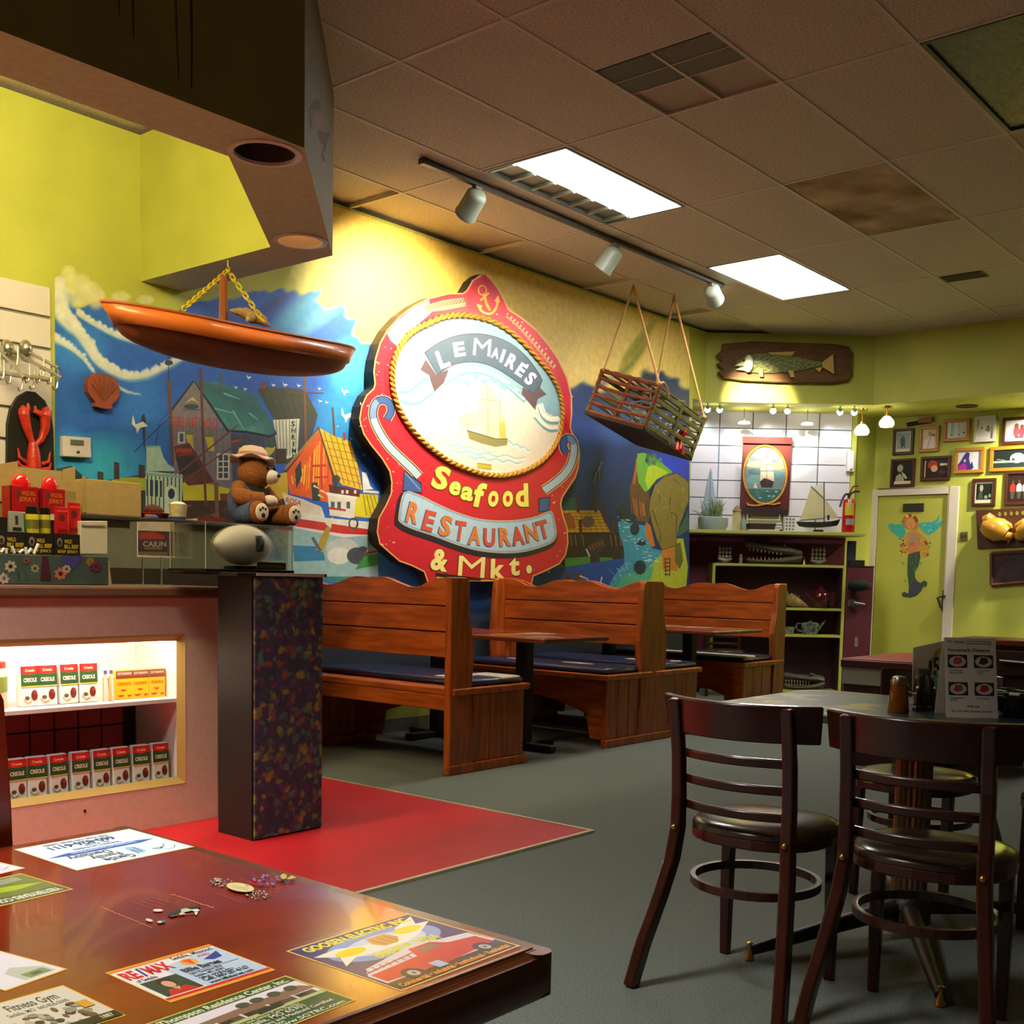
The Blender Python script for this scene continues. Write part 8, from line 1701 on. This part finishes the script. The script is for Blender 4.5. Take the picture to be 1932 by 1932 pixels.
def d7(p): p.rect(0, 0, 1, 1, '#241a12').rect(.04, .05, .09, .95, '#c9b078').ell(.38, .3, .2, .24, '#b0362a').ell(.45, .5, .14, .18, '#d8a07a').rect(.68, .24, 1, .36, '#d8cba8').ell(.8, .7, .2, .1, '#3a3024')
def d8(p): p.rect(0, 0, 1, 1, '#d9d2e0').poly([(0, 1), (.0, .7), (.12, .5), (.25, .2), (.35, .05), (.5, .1), (.48, .4), (.55, .7), (.62, .55), (.7, .9), (.6, 1)], '#3c2f7a').poly([(.0, 1), (.05, .75), (.3, .62), (.4, .8), (.38, 1)], '#a02c9a').ell(.3, .5, .05, .08, '#c9b4d0')
def d9(p): p.rect(0, 0, 1, 1, '#16201c').rect(0, .6, 1, .72, '#8f9c96').rect(0, .72, 1, 1, '#22302e').ell(.72, .48, .22, .28, '#c9d3d8').ell(.6, .55, .05, .08, '#33454e').line([(.1, .5), (.35, .58)], .05, '#7a8a6a')
def d10(p): p.rect(0, 0, 1, 1, '#d6cdb4').rect(.06, .1, .95, .84, '#18201a').ell(.35, .3, .1, .16, '#b0a57a').poly([(.15, .8), (.25, .48), (.4, .45), (.45, .8)], '#4a5044').ell(.62, .72, .1, .08, '#8a9a7a').ell(.85, .66, .08, .09, '#8a9a7a')
def d11(p):
    p.rect(0, 0, 1, 1, '#2a1a14')
    for x, c_ in ((.25, '#a8302a'), (.58, '#d3cfc8'), (.9, '#c9c9d0')): p.ell(x, .28, .06, .07, '#5a3a2a').poly([(x-.14, .62), (x-.14, .42), (x-.06, .34), (x+.06, .34), (x+.14, .42), (x+.14, .62)], c_).poly([(x-.1, .62), (x+.1, .62), (x+.08, .88), (x-.08, .88)], '#4a4a40')
for a in ((1686, 809, 1725, 858, M_FRD, 'dark framed sepia picture at the top left of the door wall', d1), (1735, 804, 1773, 853, M_FRG, 'thin gold framed picture of a pale figure above the door', d2), (1781, 791, 1831, 833, M_FRG, 'landscape picture with blue stripes in thin gold frame', d3), (1839.5, 785, 1880, 834, M_FRW, 'white framed picture with a small green shape', d4), (1892, 787, 1945, 838, M_FRD, 'dark framed picture of red figures at the right edge, top row', d5),
          (1681.5, 866, 1727, 920, M_FRD, 'dark framed black picture just above the left door corner', d6), (1738, 861, 1794, 907, M_FRD, 'brown framed dark picture with a red glow above the door', d7), (1802, 845, 1858, 893, M_FRG, 'wide gold framed purple and white picture', d8), (1868.7, 842, 1945, 889, M_FRG, 'wide gold framed dark picture with a white dome', d9), (1835, 903, 1879.5, 955, M_FRD, 'small dark framed picture with cream border right of the door', d10), (1896.5, 889, 1945, 953, M_FRD, 'dark framed group picture cut by the right edge', d11)):
    frame(*a, bw=.035 if a[4] is M_FRG else .03)
# lobster claw board
t = thing('claw_board', 'brown board with two golden lobster claws right of the door', 'wall plaque', at_x(1890, 1030, XD-.02))
bq = [at_x(x, y, XD-.001) for x, y in ((1843, 963), (1950, 957), (1950, 1030), (1846, 1035))]
MB().prism(bq, (-.03, 0, 0)).build('board', mat('brown_claw_board', '#4f2410', 0.5, var=0.3, vscale=5), t, bevel=.004)
M_CLAW = mat('golden_claw', '#b8862c', 0.25, coat=0.3); XC = XD-.10
cl = lambda x, y: at_x(1690+x/7.98, 940+y/7.98, XC)
for off in (0, 700):
    mir = (lambda x: x) if off == 0 else (lambda x: 3540-x)
    c2 = lambda x, y: cl(mir(x), y)
    MB().tube([c2(1330, 340), c2(1400, 320), c2(1450, 350)], [.05, .07, .06], 12).build('wrist', M_CLAW, t, True)
    MB().tube([c2(1320, 400), c2(1420, 440), c2(1560, 480), c2(1680, 540)], [.07, .115, .125, .07], 14).build('palm', M_CLAW, t, True)
    MB().tube([c2(1560, 410), c2(1640, 385), c2(1720, 420), c2(1755, 455)], [.05, .045, .03, .008], 10).build('finger', M_CLAW, t, True)
    MB().tube([c2(1640, 560), c2(1720, 560), c2(1760, 530)], [.06, .04, .008], 10).build('thumb', M_CLAW, t, True)
p = Paint(lambda u, v: at_x(u, v, XD-.031), (-1, 0, 0), 1e-5, 2e-4)
for k in range(5): p.ell(1886+k*11, 972-k*.6, 5, 7, '#3a3018').ell(1886+k*11, 970-k*.6, 3, 4, '#8a7a3a')
p.build('small_pictures', t, M_PRINT)
t = thing('carved_panel', 'dark carved wooden panel in a frame below the claw board', 'wall plaque', at_x(1910, 1100, XD-.02))
q_ = [at_x(x, y, XD-.001) for x, y in ((1872, 1044), (1955, 1039), (1955, 1097), (1872, 1104))]
MB().prism(q_, (-.02, 0, 0)).build('panel', mat('dark_carving', '#33191a', 0.6, var=0.5, vscale=14, bump=0.6), t)
for i in range(4):
    a_, b_ = q_[i], q_[(i+1) % 4]; MB().tube([a_+V3(-.022, 0, 0), b_+V3(-.022, 0, 0)], .02, 6).build('frame_bar', mat('carved_frame', '#5a2c1a', 0.45), t)
t = thing('light_switch', 'small metal switch plate right of the green door', 'light switch', at_x(1819, 1020, XD-.006))
q_ = [at_x(x, y, XD-.001) for x, y in ((1812, 1004), (1826, 1003), (1826, 1020), (1812, 1021))]
MB().prism(q_, (-.008, 0, 0)).build('plate', mat('brushed_plate', '#7f7a4a', 0.35, 0.7), t, bevel=.003)
for s_ in (1815, 1822): MB().box(XD-.018, XD-.009, at_x(s_, 1012, XD).y-.008, at_x(s_, 1012, XD).y+.008, at_x(s_, 1012, XD).z-.02, at_x(s_, 1012, XD).z+.02).build('toggle', mat('dark_toggle', '#33321c', 0.5), t)
t = thing('wall_bracket_bar', 'thin black bar with a small red label above the pictures', 'wall bar', at_x(1735, 800, XD-.03))
MB().tube([at_x(1712, 801, XD-.02), at_x(1757, 794, XD-.02)], .022, 8).build('bar', M_IRON, t); q_ = at_x(1746, 793, XD-.05); MB().box(q_.x-.01, q_.x+.01, q_.y-.07, q_.y+.07, q_.z-.025, q_.z+.03).build('label_plate', mat('red_brown_plate', '#8a4a34', 0.5), t)
# recessed lights in the soffit above the door wall
for k, (y_, lit) in enumerate(((3.95, False), (3.12, True), (1.9, True))):
    x_ = 11.62; t = thing('soffit_downlight', ['dark recessed downlight in the soffit above the pictures', 'recessed downlight in the soffit at the right frame edge', 'recessed downlight in the soffit past the right frame edge'][k], 'downlight', (x_, y_, ZN), 'soffit downlights')
    MB().lathe([(.085, 0), (.105, 0), (.105, -.008), (.085, -.01), (.085, 0)], (x_, y_, ZN), 26).build('ring', mat('dark_ring', '#3a3626', 0.5), t, True)
    MB().lathe([(.004, -.003), (.084, -.003), (.084, -.007), (.004, -.007)], (x_, y_, ZN), 26).build('lens', mat('dark_lens', '#2a2618', 0.4) if not lit else mat('down_lens', '#fff3dc', 0.4, emit=(1, .92, .72), estr=8), t)
    if lit: spot('down_lamp', (x_, y_, ZN-.03), (XD, y_+.25, 2.0), 230, 120, (1, .93, .72), .06, .7, t)
# red-topped cabinet in front of the door
fl_ = ND(1586, 1242, 7.2); z1 = fl_.z; o0 = V3(fl_.x, fl_.y, 0)
t = thing('red_top_cabinet', 'low cabinet with red top and pale front band before the door', 'cabinet', o0)
wd, dp = .62, .95
MB().obox(o0+V3(0, -1, 0)*.02+V3(1, 0, 0)*.02, V3(0, -1, 0)*(wd-.04), V3(1, 0, 0)*(dp-.04), up*(z1-.16)).build('plinth', mat('dark_maroon_plinth', '#2e1210', 0.5), t)
MB().obox(o0+V3(0, -1, 0)*.01+V3(1, 0, 0)*.01+up*(z1-.16), V3(0, -1, 0)*(wd-.02), V3(1, 0, 0)*(dp-.02), up*.105).build('pale_band', mat('pale_grey_band', '#8f9484', 0.5), t)
MB().obox(o0+up*(z1-.055), V3(0, -1, 0)*wd, V3(1, 0, 0)*dp, up*.05).build('top_frame', mat('maroon_frame', '#3a1013', 0.4), t, bevel=.005)
MB().obox(o0+V3(0, -1, 0)*.01+V3(1, 0, 0)*.01+up*(z1-.005), V3(0, -1, 0)*(wd-.02), V3(1, 0, 0)*(dp-.02), up*.008).build('red_top', mat('red_vinyl', '#8f1420', 0.4), t, bevel=.003)
# dark sideboard at the right
fl_ = ND(1794, 1203, 7.9); z1 = fl_.z; o0 = V3(fl_.x, fl_.y, 0)
t = thing('sideboard', 'dark wooden sideboard with reddish top at the right edge', 'sideboard', o0)
MB().obox(o0+V3(0, -1, 0)*.03+V3(1, 0, 0)*.03, V3(0, -1, 0)*1.1, V3(1, 0, 0)*.45, up*(z1-.04)).build('body', mat('dark_sideboard', '#24130c', 0.5), t)
MB().obox(o0+up*(z1-.04), V3(0, -1, 0)*1.16, V3(1, 0, 0)*.5, up*.04).build('top_board', mat('reddish_wood_top', '#6a2a14', 0.25, var=0.3, vscale=6), t, bevel=.006)
for k in range(2):
    dr_ = MB().obox(o0+V3(0, -1, 0)*(.24+.42*k)+V3(1, 0, 0)*.012+up*(z1-.24), V3(0, -1, 0)*.38, V3(1, 0, 0)*.02, up*.17).build('drawer', mat('drawer_front', '#2c170e', 0.45), t, bevel=.004)
    MB().tube([o0+V3(0, -1, 0)*(.34+.42*k)-V3(1, 0, 0)*.01+up*(z1-.14), o0+V3(0, -1, 0)*(.50+.42*k)-V3(1, 0, 0)*.01+up*(z1-.145)], .010, 8).build('drawer_pull', M_METAL, dr_, True)
# dark chair far back under the booth tables
fc = copy_tree(chairs[0]); c = at_z(1362, 1312, 0.0); fc.location = (c.x, c.y, 0); fc.rotation_euler = (0, 0, math.radians(215)); fc['label'] = 'dark chair far back between the last booth table and the shelving unit'; fc['group'] = 'dark slatted chairs around the dining table'; del fc['group']
# ================================================================== THINGS ON THE DINING TABLE
ZD = 0.7502
def onT(px, py): c = at_z(px, py, ZD); return V3(c.x, c.y, ZD)
c = onT(1694, 1344); hb = at_d(1697, 1275, c.x*CYA+c.y*SYA).z-ZD
t = thing('syrup_shaker', 'amber syrup shaker with metal lid on the marbled table', 'shaker', c)
MB().lathe([(.01, 0), (.032, 0), (.034, .005), (.026, hb*.72), (.025, hb*.76), (.01, hb*.76)], c, 20).build('glass', mat('amber_glass', '#8a4a12', 0.1, coat=0.3), t, True)
MB().lathe([(.01, hb*.76), (.027, hb*.76), (.027, hb*.86), (.02, hb*.97), (.008, hb)], c, 20).build('lid', mat('dull_chrome', '#8f8a7c', 0.3, 0.9), t, True)
# wire caddy
c = onT(1752, 1340); ddc = c.x*CYA+c.y*SYA
t = thing('wire_caddy', 'black wire condiment caddy beside the dessert card', 'caddy', c)
M_WIRE = mat('black_wire', '#23201c', 0.35, 0.6)
hx_, hy_ = .055, .045
def rect_ring(z): return [c+sv*a+nv*b+up*z for a, b in ((-hx_, -hy_), (hx_, -hy_), (hx_, hy_), (-hx_, hy_), (-hx_, -hy_))]
for z in (.012, .055): MB().tube(rect_ring(z), .0035, 6).build('wire_ring', M_WIRE, t)
for a in (-hx_, 0, hx_):
    for b in (-hy_, hy_): MB().tube([c+sv*a+nv*b, c+sv*a+nv*b+up*(.075)], .003, 6).build('wire_post', M_WIRE, t); MB().ball(c+sv*a+nv*b+up*.076, .0055, 8, 6).build('post_tip', mat('bright_tip', '#c9c6b8', 0.3, 0.8), t, True)
MB().tube(cr([tuple(c+sv*.03+nv*.0+up*.012), tuple(c+sv*.03+up*.10), tuple(c+sv*.035+up*.135), tuple(c+sv*.05+up*.14), tuple(c+sv*.055+up*.12), tuple(c+sv*.055+up*.03)], 5), .0035, 6).build('carry_loop', M_WIRE, t, True)
for f in (-.045, -.015, .015, .045): MB().tube([c+sv*f-nv*hy_+up*.012, c+sv*f+nv*hy_+up*.012], .0025, 6).build('floor_wire', M_WIRE, t)
b0 = c-sv*.022+up*.0155
t = thing('sauce_bottle', 'squat black sauce bottle in the wire caddy', 'bottle', b0)
MB().lathe([(.006, 0), (.026, 0), (.028, .01), (.028, .085), (.022, .10), (.006, .10)], b0, 20).build('bottle', mat('black_bottle', '#14100c', 0.2, coat=0.3), t, True); MB().lathe([(.005, .10), (.02, .10), (.02, .118), (.005, .12)], b0, 16).build('cap', mat('dark_cap', '#1f1a16', 0.4), t, True)
b0 = c+sv*.03+up*.0155-nv*.006
t = thing('sugar_jar', 'ribbed green-tinted glass jar in the wire caddy', 'jar', b0)
pr = [(.006, 0), (.02, 0)]+[(.0225+(.0025 if k % 2 else 0), .006+.011*k) for k in range(8)]+[(.018, .1), (.006, .1)]
MB().lathe(pr, b0, 20).build('jar', mat('green_tint_glass', '#7f9a7c', 0.1, trans=0.4), t, True); MB().lathe([(.005, .1), (.02, .1), (.02, .115), (.005, .117)], b0, 16).build('lid', M_METAL, t, True)
# folded number card
D1 = ddc+.03
t = thing('number_card', 'white folded number card standing behind the wire caddy', 'table sign', onT(1752, 1335))
k_ = lambda px, py, d: at_d(px, py, d)
A_, B_, C_, D_ = k_(1723, 1222, D1+.02), k_(1782, 1209, D1+.10), k_(1782, 1300, D1+.10), k_(1724, 1290, D1+.02)
zb = ZD
lo = [V3(D_.x, D_.y, zb), V3(C_.x, C_.y, zb)]
nrm = (B_-A_).cross(lo[0]-A_).normalized()
if nrm.dot(A_-CAM) > 0: nrm = -nrm
MB().prism([lo[0], lo[1], B_, A_], -nrm*.002).build('card', mat('white_card', '#e2dfd8', 0.6), t)
p = Paint(lambda u, v: (A_*(1-u)+B_*u)*(1-v)+(lo[0]*(1-u)+lo[1]*u)*v, nrm, 1e-5, 2e-4)
p.poly([(.35, .45), (.7, .12), (.9, .10), (.6, .45), (.45, .75), (.38, .75)], '#a8b04a'); p.poly([(.15, .55), (.35, .35), (.45, .75), (.2, .75)], '#a9a89c')
p.glyph('1', .55, .40, .10, .28, '#1c2438', 0, bold=.03); p.glyph('5', .74, .37, .20, .28, '#1c2438', 0, bold=.03)
p.build('printed_number', t, M_PRINT)
# dessert card
e0 = onT(1786, 1353); e1_ = onT(1880, 1357)
dm_ = (e0.x*CYA+e0.y*SYA); hm = at_d(1788, 1204, dm_).z-ZD
wv_ = V3((e1_-e0).x, (e1_-e0).y, 0); wlen = .158; wv_ = (sv*1.0)*wlen
t = thing('dessert_card', 'tall white dessert menu card with food pictures on the marbled table', 'menu card', e0+wv_*.5)
lean = nv*.05
MB().prism([e0, e0+wv_, e0+wv_+up*hm+lean, e0+up*hm+lean], nv*.002).build('front_panel', mat('menu_card', '#e2e0d8', 0.5), t)
MB().prism([e0+nv*.10, e0+wv_+nv*.10, e0+wv_+up*hm+lean+nv*.003, e0+up*hm+lean+nv*.003], nv*.002).build('rear_panel', MATS['menu_card'], t)
nm_ = wv_.cross(up*hm+lean).normalized()
if nm_.dot(nv) > 0: nm_ = -nm_
p = Paint(lambda u, v: e0+wv_*u+(up*hm+lean)*(1-v), nm_, 1e-5, 2e-4)
p.text('For display', .06, .065, .03, '#26443c', w=.33, bold=.01).text('Ask your server about our', .42, .05, .018, '#3a5048', w=.5).text('homemade desserts daily', .42, .08, .018, '#3a5048', w=.5)
p.text('Homemade Desserts', .06, .175, .04, '#2b4a50', w=.82, bold=.02)
for (u0, v0), col in (((.05, .215), '#c0563a'), ((.56, .215), '#4a3430'), ((.05, .56), '#a84a50'), ((.56, .56), '#b8302c')):
    p.rect(u0, v0, u0+.38, v0+.165, '#28363c').ell(u0+.19, v0+.085, .165, .068, '#cfcac0'); p.poly([(u0+.1, v0+.11), (u0+.14, v0+.03), (u0+.26, v0+.035), (u0+.29, v0+.09), (u0+.2, v0+.125)], col)
for u0, v0, s_ in ((.08, .42, 'Carrot Cake'), (.08, .45, 'slice $3.50'), (.62, .42, 'Fudge Pie'), (.62, .45, '$3.25'), (.08, .765, 'Cheesecake'), (.08, .795, '$3.95'), (.6, .765, 'Cobbler')): p.text(s_, u0, v0, .018, '#6a8078', w=.26 if len(s_) > 6 else .12)
p.text('Ask Us', .4, .87, .024, '#33443c', w=.24).text('for our daily dessert specials', .1, .93, .022, '#a8605a', w=.8)
p.build('printed_face', t, M_PRINT, kind='stuff')
# black basket
c = onT(1920, 1352); t = thing('black_basket', 'black plastic basket with blue sachets at the right edge of the table', 'basket', c)
n = 28; m = MB(); rings = [(.052, .058, 0), (.058, .064, .004), (.074, .082, .058), (.082, .090, .06), (.082, .090, .068), (.070, .078, .066), (.055, .06, .01)]
m.add([c+sv*(a*math.cos(2*math.pi*k/n))+nv*(b*math.sin(2*math.pi*k/n))+up*z for a, b, z in rings for k in range(n)], [(i*n+k, i*n+(k+1) % n, (i+1)*n+(k+1) % n, (i+1)*n+k) for i in range(len(rings)-1) for k in range(n)]+[tuple(reversed(range(n)))])
m.add([c+sv*(.055*math.cos(2*math.pi*k/n))+nv*(.06*math.sin(2*math.pi*k/n))+up*.0101 for k in range(n)], [tuple(range(n))])
m.build('basket', mat('black_plastic', '#12120f', 0.35), t, True)
for k in range(10):
    a = math.radians(200+k*16); d_ = V3(*(sv*math.cos(a)+nv*math.sin(a))); MB().obox(c+d_*.068+up*.02-sv*.003, sv*.006, d_*.008, up*.024).build('slot', mat('slot_grey', '#2f302c', 0.5), t)
rb = random.Random(3)
for k in range(6):
    o_ = c+sv*rb.uniform(-.04, .03)+nv*rb.uniform(-.04, .03)+up*(.055+.006*k)
    s_ = thing('sugar_sachet', 'blue and white sachet in the black basket, %s of the heap' % ['lowest', 'second lowest', 'third', 'fourth', 'second highest', 'topmost'][k], 'sachet', o_, 'sachets in the basket')
    a = rb.uniform(0, 3.1); ca, sa = math.cos(a), math.sin(a); MB().obox(o_, V3(ca, sa, .1)*.045, V3(-sa, ca, .05)*.03, up*.004).build('sachet', mat('blue_sachet' if k % 2 else 'white_sachet', '#7fa3d8' if k % 2 else '#d3dbe6', 0.4), s_, bevel=.001)
# ================================================================== DECORATIONS ON THE BULKHEAD
pb = Paint(lambda u, v: at_y(u, v, 3.61), (0, -1, 0), 1e-5, 6e-4)
for pts_, w_, c_ in ((((224, 0), (226, 36)), 3, '#2f3a1c'), (((250, -10), (252, 72)), 4.5, '#24361e'), (((331, -10), (333, 60), (337, 150)), 5, '#4f3020'), (((360, -10), (362, 80), (361, 168)), 5.5, '#24361e')): pb.line(list(pts_), w_, c_, w_*.5)
ob = pb.build('painted_weed', None, paint_mat('faded_paint', 0.8, 0.2, 30)); tag(ob, 'faded painted seaweed strands on the dark soffit face', 'wall painting')
P1, P2 = V3(2.945, 3.61, 0), V3(4.0, 4.67, 0); nd_ = V3(P2.y-P1.y, -(P2.x-P1.x), 0).normalized()
def on_diag(u, v): d = ray(u, v); k = ((P1-CAM).dot(nd_))/d.dot(nd_); return CAM+d*k
e_ = lambda x, y: (572+x/14.5, 165+y/10.5)
pb = Paint(on_diag, nd_, 1e-5, 6e-4)
for P, c_ in ((((150, 420), (250, 280), (400, 230), (470, 330), (440, 480), (330, 420), (260, 620), (240, 840), (160, 780)), '#4a3c2c'), (((330, 520), (460, 480), (540, 620), (500, 800), (420, 840), (350, 720)), '#7a5a40'), (((400, 840), (470, 830), (560, 900), (720, 880), (700, 1040), (560, 1160), (440, 1060)), '#4f3a22'), (((560, 1160), (640, 1080), (620, 1230), (540, 1300), (600, 1420), (540, 1500), (480, 1340)), '#2f3a34'), (((200, 460), (260, 400), (300, 560), (220, 640)), '#6a5544')):
    pb.poly([e_(*q_) for q_ in P], c_)
ob = pb.build('painted_figure', None, MATS['faded_paint']); tag(ob, 'dim painted figure on the angled end of the soffit', 'wall painting')
